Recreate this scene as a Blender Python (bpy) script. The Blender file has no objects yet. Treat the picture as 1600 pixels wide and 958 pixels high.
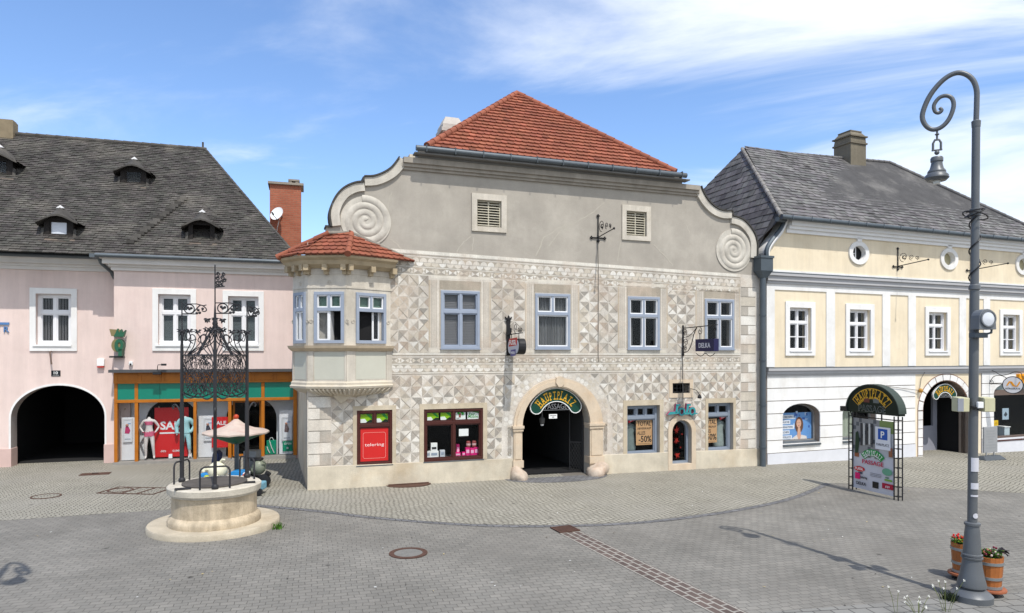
import bpy, bmesh, math, random
from math import sin, cos, pi, radians, sqrt, atan2, tan
from mathutils import Vector, Matrix
from mathutils.geometry import tessellate_polygon
random.seed(7)
SC = bpy.context.scene
COL = SC.collection
CX, HZ, F, H = 800.0, 555.0, 1067.0, 3.8      # survey station: principal column, horizon row, focal length, eye height

# ------------------------------------------------------------------ colours
def lin(c):
    c = c / 255.0
    return c / 12.92 if c <= 0.04045 else ((c + 0.055) / 1.055) ** 2.4
def A(r, g, b, k=0.85):
    return (lin(r) * k, lin(g) * k, lin(b) * k)

# ------------------------------------------------------------------ materials
MATS = {}
def nd(nt, t, **kw):
    n = nt.nodes.new(t)
    for k, v in kw.items():
        setattr(n, k, v)
    return n
def mat(name, col=(0.5, 0.5, 0.5), rough=0.8, var=0.08, scale=2.0, bump=0.0, bscale=30.0, metal=0.0, attr=False,
        streak=0.0, tint=None, tintamt=0.4, tintscale=0.5, spec=0.3, coat=0.0, fine=0.0):
    if name in MATS:
        return MATS[name]
    m = bpy.data.materials.new(name); m.use_nodes = True
    nt = m.node_tree; b = nt.nodes['Principled BSDF']; L = nt.links.new
    tc = nd(nt, 'ShaderNodeTexCoord')
    if attr:
        src = nd(nt, 'ShaderNodeAttribute', attribute_name='Col').outputs['Color']
    else:
        rgb = nd(nt, 'ShaderNodeRGB'); rgb.outputs[0].default_value = (*col, 1); src = rgb.outputs[0]
    if tint is not None:
        nz = nd(nt, 'ShaderNodeTexNoise'); nz.inputs['Scale'].default_value = tintscale; nz.inputs['Detail'].default_value = 5
        nz.inputs['Roughness'].default_value = 0.65
        L(tc.outputs['Object'], nz.inputs['Vector'])
        mr = nd(nt, 'ShaderNodeMapRange'); mr.inputs[1].default_value = 0.5; mr.inputs[2].default_value = 0.72; mr.inputs[4].default_value = tintamt
        L(nz.outputs['Fac'], mr.inputs[0])
        mx = nd(nt, 'ShaderNodeMix', data_type='RGBA'); L(mr.outputs[0], mx.inputs[0]); L(src, mx.inputs[6]); mx.inputs[7].default_value = (*tint, 1)
        src = mx.outputs[2]
    fac = None
    def mul(f, lo, hi, lo_in=0.3, hi_in=0.7):
        nonlocal fac
        mr = nd(nt, 'ShaderNodeMapRange'); mr.inputs[1].default_value = lo_in; mr.inputs[2].default_value = hi_in
        mr.inputs[3].default_value = lo; mr.inputs[4].default_value = hi
        L(f, mr.inputs[0])
        if fac is None:
            fac = mr.outputs[0]
        else:
            mm = nd(nt, 'ShaderNodeMath', operation='MULTIPLY'); L(fac, mm.inputs[0]); L(mr.outputs[0], mm.inputs[1]); fac = mm.outputs[0]
    if var > 0:
        nz = nd(nt, 'ShaderNodeTexNoise'); nz.inputs['Scale'].default_value = scale; nz.inputs['Detail'].default_value = 8
        nz.inputs['Roughness'].default_value = 0.65
        L(tc.outputs['Object'], nz.inputs['Vector']); mul(nz.outputs['Fac'], 1 - var, 1 + var)
    if fine > 0:
        nz = nd(nt, 'ShaderNodeTexNoise'); nz.inputs['Scale'].default_value = 45; nz.inputs['Detail'].default_value = 3
        L(tc.outputs['Object'], nz.inputs['Vector']); mul(nz.outputs['Fac'], 1 - fine, 1 + fine)
    if streak > 0:
        mp = nd(nt, 'ShaderNodeMapping'); mp.inputs['Scale'].default_value = (3.0, 3.0, 0.25)
        nz = nd(nt, 'ShaderNodeTexNoise'); nz.inputs['Scale'].default_value = 1.3; nz.inputs['Detail'].default_value = 6
        nz.inputs['Roughness'].default_value = 0.7
        L(tc.outputs['Object'], mp.inputs['Vector']); L(mp.outputs[0], nz.inputs['Vector']); mul(nz.outputs['Fac'], 1 - streak, 1 + streak * 0.3)
    if fac is not None:
        vm = nd(nt, 'ShaderNodeVectorMath', operation='SCALE'); L(src, vm.inputs[0]); L(fac, vm.inputs['Scale']); src = vm.outputs[0]
    L(src, b.inputs['Base Color'])
    b.inputs['Roughness'].default_value = rough; b.inputs['Metallic'].default_value = metal
    b.inputs['Specular IOR Level'].default_value = spec
    if coat: b.inputs['Coat Weight'].default_value = coat
    if bump > 0:
        nz = nd(nt, 'ShaderNodeTexNoise'); nz.inputs['Scale'].default_value = bscale; nz.inputs['Detail'].default_value = 6
        L(tc.outputs['Object'], nz.inputs['Vector'])
        bp = nd(nt, 'ShaderNodeBump'); bp.inputs['Strength'].default_value = bump; bp.inputs['Distance'].default_value = 0.02
        L(nz.outputs['Fac'], bp.inputs['Height']); L(bp.outputs[0], b.inputs['Normal'])
    MATS[name] = m
    return m
def glass(name, tint=(0.75, 0.8, 0.8), refl=0.1):
    m = bpy.data.materials.new(name); m.use_nodes = True; nt = m.node_tree; L = nt.links.new
    nt.nodes.remove(nt.nodes['Principled BSDF']); out = nt.nodes['Material Output']
    t = nd(nt, 'ShaderNodeBsdfTransparent'); t.inputs[0].default_value = (*tint, 1)
    g = nd(nt, 'ShaderNodeBsdfGlossy'); g.inputs['Roughness'].default_value = 0.02; g.inputs[0].default_value = (0.9, 0.95, 1, 1)
    fr = nd(nt, 'ShaderNodeLayerWeight'); fr.inputs[0].default_value = 0.5
    pw = nd(nt, 'ShaderNodeMath', operation='POWER'); pw.inputs[1].default_value = 5; L(fr.outputs['Facing'], pw.inputs[0])
    ad = nd(nt, 'ShaderNodeMath', operation='MULTIPLY_ADD'); ad.inputs[1].default_value = 0.6; ad.inputs[2].default_value = refl; L(pw.outputs[0], ad.inputs[0])
    mx = nd(nt, 'ShaderNodeMixShader'); L(ad.outputs[0], mx.inputs[0]); L(t.outputs[0], mx.inputs[1]); L(g.outputs[0], mx.inputs[2])
    L(mx.outputs[0], out.inputs['Surface'])
    MATS[name] = m
    return m
def brickmat(name, c1, c2, mortar, bw, bh, ms=0.012, rough=0.85, rot=(0, 0, 0), bump=0.5, var=0.2, vscale=0.6, distort=0.0, offset=0.5, stain=None, freq=2, vlo=None):
    m = bpy.data.materials.new(name); m.use_nodes = True; nt = m.node_tree; b = nt.nodes['Principled BSDF']; L = nt.links.new
    tc = nd(nt, 'ShaderNodeTexCoord'); mp = nd(nt, 'ShaderNodeMapping'); mp.inputs['Rotation'].default_value = rot
    L(tc.outputs['Object'], mp.inputs['Vector'])
    vec = mp.outputs[0]
    if distort > 0:
        nz = nd(nt, 'ShaderNodeTexNoise'); nz.inputs['Scale'].default_value = 1.4; nz.inputs['Detail'].default_value = 2
        L(vec, nz.inputs['Vector'])
        vm = nd(nt, 'ShaderNodeVectorMath', operation='SCALE'); vm.inputs['Scale'].default_value = distort; L(nz.outputs['Color'], vm.inputs[0])
        va = nd(nt, 'ShaderNodeVectorMath', operation='ADD'); L(vec, va.inputs[0]); L(vm.outputs[0], va.inputs[1]); vec = va.outputs[0]
    br = nd(nt, 'ShaderNodeTexBrick'); br.offset = offset; br.offset_frequency = freq
    br.inputs['Color1'].default_value = (*c1, 1); br.inputs['Color2'].default_value = (*c2, 1); br.inputs['Mortar'].default_value = (*mortar, 1)
    br.inputs['Scale'].default_value = 1.0; br.inputs['Mortar Size'].default_value = ms; br.inputs['Mortar Smooth'].default_value = 0.3
    br.inputs['Brick Width'].default_value = bw; br.inputs['Row Height'].default_value = bh
    L(vec, br.inputs['Vector'])
    src = br.outputs['Color']
    nz = nd(nt, 'ShaderNodeTexNoise'); nz.inputs['Scale'].default_value = vscale; nz.inputs['Detail'].default_value = 9; nz.inputs['Roughness'].default_value = 0.7
    L(tc.outputs['Object'], nz.inputs['Vector'])
    mr = nd(nt, 'ShaderNodeMapRange'); mr.inputs[1].default_value = 0.3; mr.inputs[2].default_value = 0.7; mr.inputs[3].default_value = 1 - var; mr.inputs[4].default_value = 1 + var
    L(nz.outputs['Fac'], mr.inputs[0])
    vm = nd(nt, 'ShaderNodeVectorMath', operation='SCALE'); L(src, vm.inputs[0]); L(mr.outputs[0], vm.inputs['Scale']); src = vm.outputs[0]
    if stain:
        n2 = nd(nt, 'ShaderNodeTexNoise'); n2.inputs['Scale'].default_value = 0.35; n2.inputs['Detail'].default_value = 7; L(tc.outputs['Object'], n2.inputs['Vector'])
        m2 = nd(nt, 'ShaderNodeMapRange'); m2.inputs[1].default_value = 0.5; m2.inputs[2].default_value = 0.7; m2.inputs[4].default_value = 0.5; L(n2.outputs['Fac'], m2.inputs[0])
        mx = nd(nt, 'ShaderNodeMix', data_type='RGBA'); L(m2.outputs[0], mx.inputs[0]); L(src, mx.inputs[6]); mx.inputs[7].default_value = (*stain, 1); src = mx.outputs[2]
        # sparse dark specks: gum, oil drops
        vo = nd(nt, 'ShaderNodeTexVoronoi'); vo.inputs['Scale'].default_value = 0.9; L(tc.outputs['Object'], vo.inputs['Vector'])
        m3 = nd(nt, 'ShaderNodeMapRange'); m3.inputs[1].default_value = 0.03; m3.inputs[2].default_value = 0.06; m3.inputs[3].default_value = 0.4; m3.inputs[4].default_value = 1.0
        L(vo.outputs['Distance'], m3.inputs[0])
        v2 = nd(nt, 'ShaderNodeVectorMath', operation='SCALE'); L(src, v2.inputs[0]); L(m3.outputs[0], v2.inputs['Scale']); src = v2.outputs[0]
    L(src, b.inputs['Base Color']); b.inputs['Roughness'].default_value = rough; b.inputs['Specular IOR Level'].default_value = 0.25
    bp = nd(nt, 'ShaderNodeBump'); bp.inputs['Strength'].default_value = bump; bp.inputs['Distance'].default_value = 0.015; bp.invert = True
    n4 = nd(nt, 'ShaderNodeTexNoise'); n4.inputs['Scale'].default_value = 25; n4.inputs['Detail'].default_value = 4; L(tc.outputs['Object'], n4.inputs['Vector'])
    ad = nd(nt, 'ShaderNodeMath', operation='MULTIPLY_ADD'); L(n4.outputs['Fac'], ad.inputs[0]); ad.inputs[1].default_value = 0.5; L(br.outputs['Fac'], ad.inputs[2])
    L(ad.outputs[0], bp.inputs['Height']); L(bp.outputs[0], b.inputs['Normal'])
    MATS[name] = m
    return m

# ------------------------------------------------------------------ survey frames
class Fr:
    """A vertical facade plane: starts at column u0, distance Y0, horizontal lines vanish vp columns right of centre.
    Local axes: s along the facade, y into the building, z up."""
    def __init__(self, u0, Y0, vp):
        n = sqrt(vp * vp + F * F)
        self.e = Vector((vp / n, F / n, 0)); self.n = Vector((-F / n, vp / n, 0)); self.ang = atan2(F, vp)
        self.P = Vector(((u0 - CX) / F * Y0, Y0, 0))
    def uv(self, u, v, d=0.0):
        """local (s, z) of the facade point (at y = -d) that was measured at column u, row v"""
        r = Vector(((u - CX) / F, 1, (HZ - v) / F))
        P = self.P - self.n * d
        k = P.dot(self.n) / r.dot(self.n)
        w = r * k
        return ((w - P).dot(self.e), H + w.z)
    def s(self, u, d=0.0): return self.uv(u, HZ, d)[0]
    def z(self, u, v, d=0.0): return self.uv(u, v, d)[1]
    def W(self, s, y, z): return self.P + self.e * s + self.n * y + Vector((0, 0, z))
    def rect(self, u0, u1, vt, vb, d=0.0):
        um = (u0 + u1) / 2
        return (self.s(u0, d), self.s(u1, d), self.z(um, vb, d), self.z(um, vt, d))

# ------------------------------------------------------------------ objects and tags
def tag(o, label=None, cat=None, group=None, kind=None):
    if label: o['label'] = label
    if cat: o['category'] = cat
    if group: o['group'] = group
    if kind: o['kind'] = kind
    return o
def thing(name, label, cat, loc=(0, 0, 0), rz=0.0, group=None):
    o = bpy.data.objects.new(name, None); COL.objects.link(o); o.empty_display_size = 0.2
    o.location = loc; o.rotation_euler = (0, 0, rz)
    return tag(o, label, cat, group)
def copy_tree(o, parent=None):
    c = o.copy(); COL.objects.link(c); c.parent = parent
    for ch in list(o.children):
        copy_tree(ch, c)
    return c

# ------------------------------------------------------------------ mesh builder
def area2(p):
    return sum(p[i][0] * p[(i + 1) % len(p)][1] - p[(i + 1) % len(p)][0] * p[i][1] for i in range(len(p))) / 2
def ccw(p): return p if area2(p) > 0 else p[::-1]
_TXT = {}
def text2d(s, bold=0.0):
    """outline of a string of the built-in font at size 1, as (verts, faces), from (0,0)"""
    key = (s, bold)
    if key in _TXT: return _TXT[key]
    c = bpy.data.curves.new('t', 'FONT'); c.body = s; c.size = 1.0; c.offset = bold; c.resolution_u = 3
    o = bpy.data.objects.new('t', c); COL.objects.link(o)
    dg = bpy.context.evaluated_depsgraph_get()
    me = bpy.data.meshes.new_from_object(o.evaluated_get(dg))
    v = [(p.co.x, p.co.y) for p in me.vertices]; f = [tuple(p.vertices) for p in me.polygons]
    bpy.data.objects.remove(o); bpy.data.curves.remove(c); bpy.data.meshes.remove(me)
    _TXT[key] = (v, f)
    return _TXT[key]
class MB:
    def __init__(self): self.v = []; self.f = []; self.c = []; self.m = []
    def add(self, vs, fs, col=(1, 1, 1), mi=0):
        o = len(self.v); self.v += [tuple(p) for p in vs]
        for f in fs:
            self.f.append(tuple(i + o for i in f)); self.c.append(col); self.m.append(mi)
        return self
    def box(self, x0, x1, y0, y1, z0, z1, col=(1, 1, 1), mi=0):
        vs = [(x0, y0, z0), (x1, y0, z0), (x1, y1, z0), (x0, y1, z0), (x0, y0, z1), (x1, y0, z1), (x1, y1, z1), (x0, y1, z1)]
        return self.add(vs, [(0, 3, 2, 1), (4, 5, 6, 7), (0, 1, 5, 4), (1, 2, 6, 5), (2, 3, 7, 6), (3, 0, 4, 7)], col, mi)
    def hexa(self, b, t, col=(1, 1, 1), mi=0):
        """frustum from 4 bottom points to 4 top points"""
        return self.add(list(b) + list(t), [(0, 3, 2, 1), (4, 5, 6, 7), (0, 1, 5, 4), (1, 2, 6, 5), (2, 3, 7, 6), (3, 0, 4, 7)], col, mi)
    def prism(self, outer, y0, y1, holes=(), col=(1, 1, 1), mi=0, back=True):
        """polygon in (x,z) with holes, from y0 (towards the square) to y1"""
        loops = [ccw(list(outer))] + [ccw(list(h))[::-1] for h in holes]
        flat = [p for l in loops for p in l]; n = len(flat)
        tri = tessellate_polygon([[Vector((p[0], p[1], 0)) for p in l] for l in loops])
        vs = [(p[0], y0, p[1]) for p in flat] + [(p[0], y1, p[1]) for p in flat]
        fs = []
        for t in tri:
            a = area2([flat[i] for i in t])
            if abs(a) < 1e-9: continue
            t = t if a > 0 else t[::-1]
            fs.append(tuple(t))
            if back: fs.append(tuple(i + n for i in t[::-1]))
        k = 0
        for l in loops:
            m = len(l)
            for i in range(m):
                a, b = k + i, k + (i + 1) % m
                fs.append((a, a + n, b + n, b))
            k += m
        return self.add(vs, fs, col, mi)
    def poly(self, pts, y, col=(1, 1, 1), mi=0):
        pts = ccw(list(pts))
        return self.add([(p[0], y, p[1]) for p in pts], [tuple(range(len(pts)))], col, mi)
    def ring(self, x0, x1, y0, y1, z0, z1, w, col=(1, 1, 1), mi=0, wb=None):
        wb = w if wb is None else wb
        self.box(x0, x1, y0, y1, z1 - w, z1, col, mi); self.box(x0, x1, y0, y1, z0, z0 + wb, col, mi)
        self.box(x0, x0 + w, y0, y1, z0 + wb, z1 - w, col, mi); self.box(x1 - w, x1, y0, y1, z0 + wb, z1 - w, col, mi)
        return self
    def tube(self, pts, r, n=8, caps=True, col=(1, 1, 1), mi=0):
        pts = [Vector(p) for p in pts]; m = len(pts)
        rs = r if isinstance(r, (list, tuple)) else [r] * m
        tg = []
        for i in range(m):
            d = (pts[min(i + 1, m - 1)] - pts[max(i - 1, 0)])
            tg.append(d.normalized() if d.length > 1e-9 else Vector((0, 0, 1)))
        up = Vector((0, 0, 1)) if abs(tg[0].z) < 0.9 else Vector((1, 0, 0))
        nrm = (up - tg[0] * up.dot(tg[0])).normalized()
        vs = []; fs = []
        for i in range(m):
            nrm = (nrm - tg[i] * nrm.dot(tg[i]))
            nrm = nrm.normalized() if nrm.length > 1e-6 else tg[i].orthogonal().normalized()
            bn = tg[i].cross(nrm)
            for k in range(n):
                a = 2 * pi * k / n
                vs.append(pts[i] + (nrm * cos(a) + bn * sin(a)) * rs[i])
        for i in range(m - 1):
            for k in range(n):
                a = i * n + k; b = i * n + (k + 1) % n
                fs.append((a, b, b + n, a + n))
        if caps:
            fs.append(tuple(range(n))[::-1]); fs.append(tuple((m - 1) * n + k for k in range(n)))
        return self.add(vs, fs, col, mi)
    def lathe(self, prof, n=24, cx=0, cy=0, col=(1, 1, 1), mi=0, ax=None, caps=True):
        """profile [(r,z)] bottom to top round the z axis"""
        vs = []; fs = []
        for r, z in prof:
            for k in range(n):
                a = 2 * pi * k / n
                vs.append((cx + r * cos(a), cy + r * sin(a), z))
        for i in range(len(prof) - 1):
            for k in range(n):
                a = i * n + k; b = i * n + (k + 1) % n
                fs.append((a, b, b + n, a + n))
        if caps and prof[0][0] > 1e-6: fs.append(tuple(range(n))[::-1])
        if caps and prof[-1][0] > 1e-6: fs.append(tuple((len(prof) - 1) * n + k for k in range(n)))
        if ax is not None:
            q = Vector((0, 0, 1)).rotation_difference(Vector(ax)); vs = [q @ Vector(p) for p in vs]
        return self.add(vs, fs, col, mi)
    def ball(self, c, r, n=10, sz=1.0, col=(1, 1, 1), mi=0):
        prof = [(max(r * sin(pi * i / n), 1e-7), -r * sz * cos(pi * i / n) + c[2]) for i in range(n + 1)]
        return self.lathe(prof, n + 2, c[0], c[1], col, mi)
    def text(self, s, x, z, size, y, th=0.006, align='C', bold=0.0, col=(1, 1, 1), mi=0, rot=0.0, wide=1.0, fit=None, serif=False):
        """raised lettering on a face at y, towards the square"""
        v, f = text2d(s, bold)
        if not v: return self
        xs = [p[0] for p in v]; w = max(xs) - min(xs)
        kx = size * wide if fit is None else fit / w
        ox = {'C': -(max(xs) + min(xs)) / 2, 'L': -min(xs), 'R': -max(xs)}[align]
        P = []
        for p in v:
            a = (p[0] + ox) * kx; b = p[1] * size
            P.append((x + a * cos(rot) - b * sin(rot), z + a * sin(rot) + b * cos(rot)))
        n = len(P)
        edges = {}
        for t in f:
            for i in range(len(t)):
                e = (t[i], t[(i + 1) % len(t)])
                edges[e] = 1
        fs = [tuple(t) for t in f]
        for (a, b) in edges:
            if (b, a) not in edges: fs.append((a, a + n, b + n, b))
        return self.add([(p[0], y - th, p[1]) for p in P] + [(p[0], y, p[1]) for p in P], fs, col, mi)
    def arctext(self, s, cx, cz, r, size, y, a0, a1, th=0.006, bold=0.0, col=(1, 1, 1), mi=0, wide=1.0, serif=True):
        """letters on an arc about (cx,cz), from angle a0 to a1 (radians, measured from the vertical)"""
        ws = []
        for ch in s:
            v, f = text2d(ch, bold); xs = [p[0] for p in v]; ws.append((max(xs) - min(xs)))
        gap = 0.16; tot = sum(ws) + gap * (len(s) - 1); k = (a1 - a0) / tot; pos = 0
        for ch, w in zip(s, ws):
            a = a0 + (pos + w / 2) * k; pos += w + gap
            x = cx + r * sin(a); z = cz + r * cos(a)
            self.text(ch, x, z, size, y, th, 'C', bold, col, mi, rot=-a, fit=w * k * (r + size * 0.35) * wide)
            if serif:
                hw = w * k * r * 0.5
                stems = {'H': [(-.8, 0), (.8, 0), (-.8, 1), (.8, 1)], 'A': [(-.85, 0), (.85, 0)], 'U': [(-.75, 1), (.75, 1)], 'P': [(-.7, 0)],
                         'T': [(0, 0)], 'L': [(-.7, 0), (-.7, 1)], 'I': [(0, 0), (0, 1)]}.get(ch, [])
                for sx, top in stems:
                    bx = sx * hw; bz = top * size * 0.72; t = size * 0.05; hl = hw * 0.42 + size * 0.05
                    q = [(bx - hl, bz - t), (bx + hl, bz - t), (bx + hl, bz + t), (bx - hl, bz + t)]
                    q = [(x + p[0] * cos(-a) - p[1] * sin(-a), z + p[0] * sin(-a) + p[1] * cos(-a)) for p in q]
                    self.prism(q, y - th * 0.9, y, col=col, mi=mi, back=False)
        return self
    def build(self, name, mats, parent=None, smooth=None, loc=None, rz=None, bevel=0.0, recalc=True):
        me = bpy.data.meshes.new(name); me.from_pydata(self.v, [], self.f)
        if not isinstance(mats, (list, tuple)): mats = [mats]
        for m in mats: me.materials.append(m)
        me.polygons.foreach_set('material_index', self.m)
        ca = me.color_attributes.new('Col', 'FLOAT_COLOR', 'CORNER')
        buf = []
        for p in me.polygons:
            c = self.c[p.index]; buf += [c[0], c[1], c[2], 1.0] * p.loop_total
        ca.data.foreach_set('color', buf)
        if recalc:
            bm = bmesh.new(); bm.from_mesh(me); bmesh.ops.recalc_face_normals(bm, faces=bm.faces); bm.to_mesh(me); bm.free()
        if smooth is not None:
            me.polygons.foreach_set('use_smooth', [True] * len(me.polygons)); me.set_sharp_from_angle(angle=radians(smooth))
        me.update()
        o = bpy.data.objects.new(name, me); COL.objects.link(o)
        if parent is not None: o.parent = parent
        if loc is not None: o.location = loc
        if rz is not None: o.rotation_euler = (0, 0, rz)
        if bevel > 0:
            b = o.modifiers.new('bevel', 'BEVEL'); b.width = bevel; b.segments = 2; b.limit_method = 'ANGLE'; b.angle_limit = radians(50)
        return o

def arc(cx, cz, rx, rz, a0, a1, n):
    return [(cx + rx * cos(a0 + (a1 - a0) * i / n), cz + rz * sin(a0 + (a1 - a0) * i / n)) for i in range(n + 1)]
def spiral(cx, cz, r0, r1, a0, turns, n):
    return [(cx + (r0 + (r1 - r0) * i / n) * cos(a0 + 2 * pi * turns * i / n), cz + (r0 + (r1 - r0) * i / n) * sin(a0 + 2 * pi * turns * i / n)) for i in range(n + 1)]
def smooth_pts(pts, k=6, closed=False):
    """Catmull-Rom through the points"""
    out = []; n = len(pts); P = [Vector(p) for p in pts]
    rng = range(n if closed else n - 1)
    for i in rng:
        g = lambda j: P[j % n] if closed else P[min(max(j, 0), n - 1)]
        a, b, c, d = g(i - 1), g(i), g(i + 1), g(i + 2)
        for t in range(k):
            t /= k
            out.append(0.5 * ((2 * b) + (c - a) * t + (2 * a - 5 * b + 4 * c - d) * t * t + (3 * b - a - 3 * c + d) * t ** 3))
    if not closed: out.append(P[-1])
    return [tuple(p) for p in out]

# ------------------------------------------------------------------ 2D clipping of convex polygons
def clip_half(p, a, b, c, keep=True):
    """keep a*x+b*z <= c (or the other side)"""
    sg = 1 if keep else -1
    out = []; n = len(p)
    for i in range(n):
        P, Q = p[i], p[(i + 1) % n]
        dp = sg * (a * P[0] + b * P[1] - c); dq = sg * (a * Q[0] + b * Q[1] - c)
        if dp <= 0: out.append(P)
        if (dp < 0 < dq) or (dq < 0 < dp):
            t = dp / (dp - dq); out.append((P[0] + (Q[0] - P[0]) * t, P[1] + (Q[1] - P[1]) * t))
    return out if len(out) >= 3 and abs(area2(out)) > 1e-7 else []
def halves(poly):
    poly = ccw(poly); r = []
    for i in range(len(poly)):
        (x0, y0), (x1, y1) = poly[i], poly[(i + 1) % len(poly)]
        a, b = (y1 - y0), -(x1 - x0)
        r.append((a, b, a * x0 + b * y0))
    return r
def intersect(p, poly):
    for h in halves(poly):
        p = clip_half(p, *h)
        if not p: return []
    return p
def subtract(p, poly):
    xs = [q[0] for q in p]; zs = [q[1] for q in p]; X = [q[0] for q in poly]; Z = [q[1] for q in poly]
    if max(xs) <= min(X) or min(xs) >= max(X) or max(zs) <= min(Z) or min(zs) >= max(Z): return [p]
    out = []; rest = p
    for h in halves(poly):
        o = clip_half(rest, *h, keep=False)
        if o: out.append(o)
        rest = clip_half(rest, *h)
        if not rest: break
    return out

# ------------------------------------------------------------------ tiled roofs
def tiles(mb, poly, tw, th, thick, col, jit=0.15, rnd=True, seed=1, wob=0.004):
    """courses of overlapping tiles over a convex roof plane; poly[0]->poly[1] is the eave"""
    rg = random.Random(seed)
    P = [Vector(p) for p in poly]; ex = (P[1] - P[0]).normalized()
    nn = Vector((0, 0, 0))
    for i in range(1, len(P) - 1): nn += (P[i] - P[0]).cross(P[i + 1] - P[0])
    nn.normalize()
    if nn.z < 0: nn = -nn
    ey = nn.cross(ex)
    if ey.z < 0: ey = -ey
    q = [((p - P[0]).dot(ex), (p - P[0]).dot(ey)) for p in P]
    mb.add([p - nn * 0.02 for p in P], [tuple(range(len(P)))], tuple(c * 0.5 for c in col))
    xm, xM = min(p[0] for p in q), max(p[0] for p in q); vM = max(p[1] for p in q)
    j = 0; v = 0.0
    while v < vM:
        x = xm - tw * (0.5 if j % 2 else 1.0)
        while x < xM:
            w = tw * 0.97
            if rnd:
                rect = [(x, v + th * 0.22), (x + w * 0.18, v + th * 0.05), (x + w * 0.5, v), (x + w * 0.82, v + th * 0.05), (x + w, v + th * 0.22), (x + w, v + th * 1.25), (x, v + th * 1.25)]
                bd = th * 0.23
            else:
                rect = [(x, v), (x + w, v), (x + w, v + th * 1.2), (x, v + th * 1.2)]; bd = 0.001
            c = intersect(rect, q)
            if c:
                f = (1 + rg.uniform(-jit, jit)) * (rg.choice((.62, .7, 1.3)) if rg.random() < .06 else 1); cc = (col[0] * f, col[1] * f * (1 + rg.uniform(-.05, .05)), col[2] * f)
                dz = rg.uniform(-wob, wob)
                hh = lambda p: thick * (1 - (p[1] - v) / th) + dz
                vs = [P[0] + ex * p[0] + ey * p[1] + nn * hh(p) for p in c]; n = len(vs)
                fs = [tuple(range(n))]
                vs2 = list(vs)
                for i in range(n):
                    a, b = c[i], c[(i + 1) % n]
                    if a[1] - v <= bd + 1e-4 and b[1] - v <= bd + 1e-4:
                        k = len(vs2); vs2 += [vs[i] - nn * thick * 1.3, vs[(i + 1) % n] - nn * thick * 1.3]
                        fs.append((i, k, k + 1, (i + 1) % n))
                mb.add(vs2, fs, cc)
            x += tw
        v += th; j += 1
def ridge_tiles(mb, a, b, r, step, col, seed=3):
    rg = random.Random(seed); a = Vector(a); b = Vector(b); d = (b - a); L = d.length; d.normalize()
    n = max(1, int(L / step))
    for i in range(n):
        p = a + d * (L * i / n); q = a + d * (L * (i + 1.12) / n); f = 1 + rg.uniform(-.15, .15)
        mb.tube([p, q], [r * 1.12, r * 0.92], 10, True, tuple(c * f for c in col))

# ================================================================== materials used in several places
m_attic = mat('attic_plaster', A(178, 171, 160), 0.92, 0.13, 0.9, 0.35, 60, streak=0.05, tint=A(206, 199, 186), tintamt=0.5, tintscale=0.7, fine=0.06)
m_sgraf = mat('sgraffito', rough=0.92, var=0.16, scale=1.1, bump=0.4, bscale=50, attr=True, tint=A(200, 182, 164), tintamt=0.75, tintscale=0.9, streak=0.14, fine=0.11)
m_stone = mat('lime_stone', A(216, 208, 194), 0.88, 0.14, 1.6, 0.3, 45, streak=0.2, tint=A(190, 180, 162), tintamt=0.7, tintscale=1.1, fine=0.06)
m_tan = mat('tan_stone', A(216, 198, 174), 0.85, 0.1, 2.2, 0.25, 50, streak=0.08, tint=A(206, 176, 140), tintamt=0.5, tintscale=1.5, fine=0.05)
m_plinth = mat('plinth_render', A(212, 202, 182), 0.92, 0.22, 0.9, 0.35, 40, streak=0.08, tint=A(188, 166, 134), tintamt=0.6, tintscale=0.6, fine=0.05)
m_surr = mat('tan_surround', A(196, 182, 158), 0.92, 0.14, 2.5, 0.3, 60, tint=A(214, 206, 190), tintamt=0.5, tintscale=1.2, fine=0.05)
m_volute = mat('volute_stucco', A(208, 202, 190), 0.9, 0.18, 1.8, 0.3, 50, streak=0.15, tint=A(166, 158, 146), tintamt=0.6, tintscale=1.3)
m_blue = mat('blue_frame', A(156, 166, 182), 0.55, 0.06, 3, 0.05, 60)
m_bluegrey = mat('bluegrey_frame', A(140, 150, 164), 0.5, 0.06, 3, 0.05, 60)
m_white = mat('white_paint', A(244, 244, 244), 0.6, 0.04, 3)
m_whitewall = mat('white_render', A(243, 242, 240), 0.9, 0.05, 1.2, 0.15, 60, tint=A(216, 211, 202), tintamt=.6, tintscale=.8, streak=.07)
m_brown = mat('brown_frame', A(82, 40, 34, .7), 0.45, 0.12, 4)
m_zinc = mat('zinc', A(108, 116, 122, .7), 0.45, 0.12, 3, metal=0.35)
m_zincdark = mat('dark_zinc', A(98, 108, 116, .7), 0.5, 0.1, 3, metal=0.3)
m_iron = mat('wrought_iron', (0.012, 0.012, 0.014), 0.5, 0.1, 6)
m_dark = mat('dark_interior', (0.012, 0.012, 0.013), 0.9, 0.1, 2)  # near-black colour stands in for the shade inside rooms and passages
m_black = mat('black_metal', (0.018, 0.018, 0.02), 0.45, 0.05, 5)
m_slats = mat('blind_slats', A(140, 138, 138, .6), 0.7, 0.05, 4)
m_curtain = mat('curtain_cloth', A(170, 170, 168, .4), 0.9, 0.12, 5)
m_redtile = mat('red_tile', rough=0.8, var=0.14, scale=2.2, bump=0.15, bscale=60, attr=True, tint=A(120, 70, 60, .5), tintamt=0.35, tintscale=0.8)
m_glass = glass('window_glass', (0.93, 0.94, 0.95), 0.012)
m_glassd = glass('dark_glass', (0.96, 0.97, 0.97), 0.01)
m_paint = mat('sign_paint', rough=0.5, var=0.03, attr=True, spec=0.3)
m_cream = mat('cream_stucco', A(212, 202, 184), 0.9, 0.1, 1.3, 0.2, 50, streak=0.12, tint=A(204, 184, 150), tintamt=0.5, tintscale=1.0)
m_panelgrey = mat('oriel_panel', A(202, 201, 187), 0.9, 0.06, 1.2, 0.2, 60)
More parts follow.
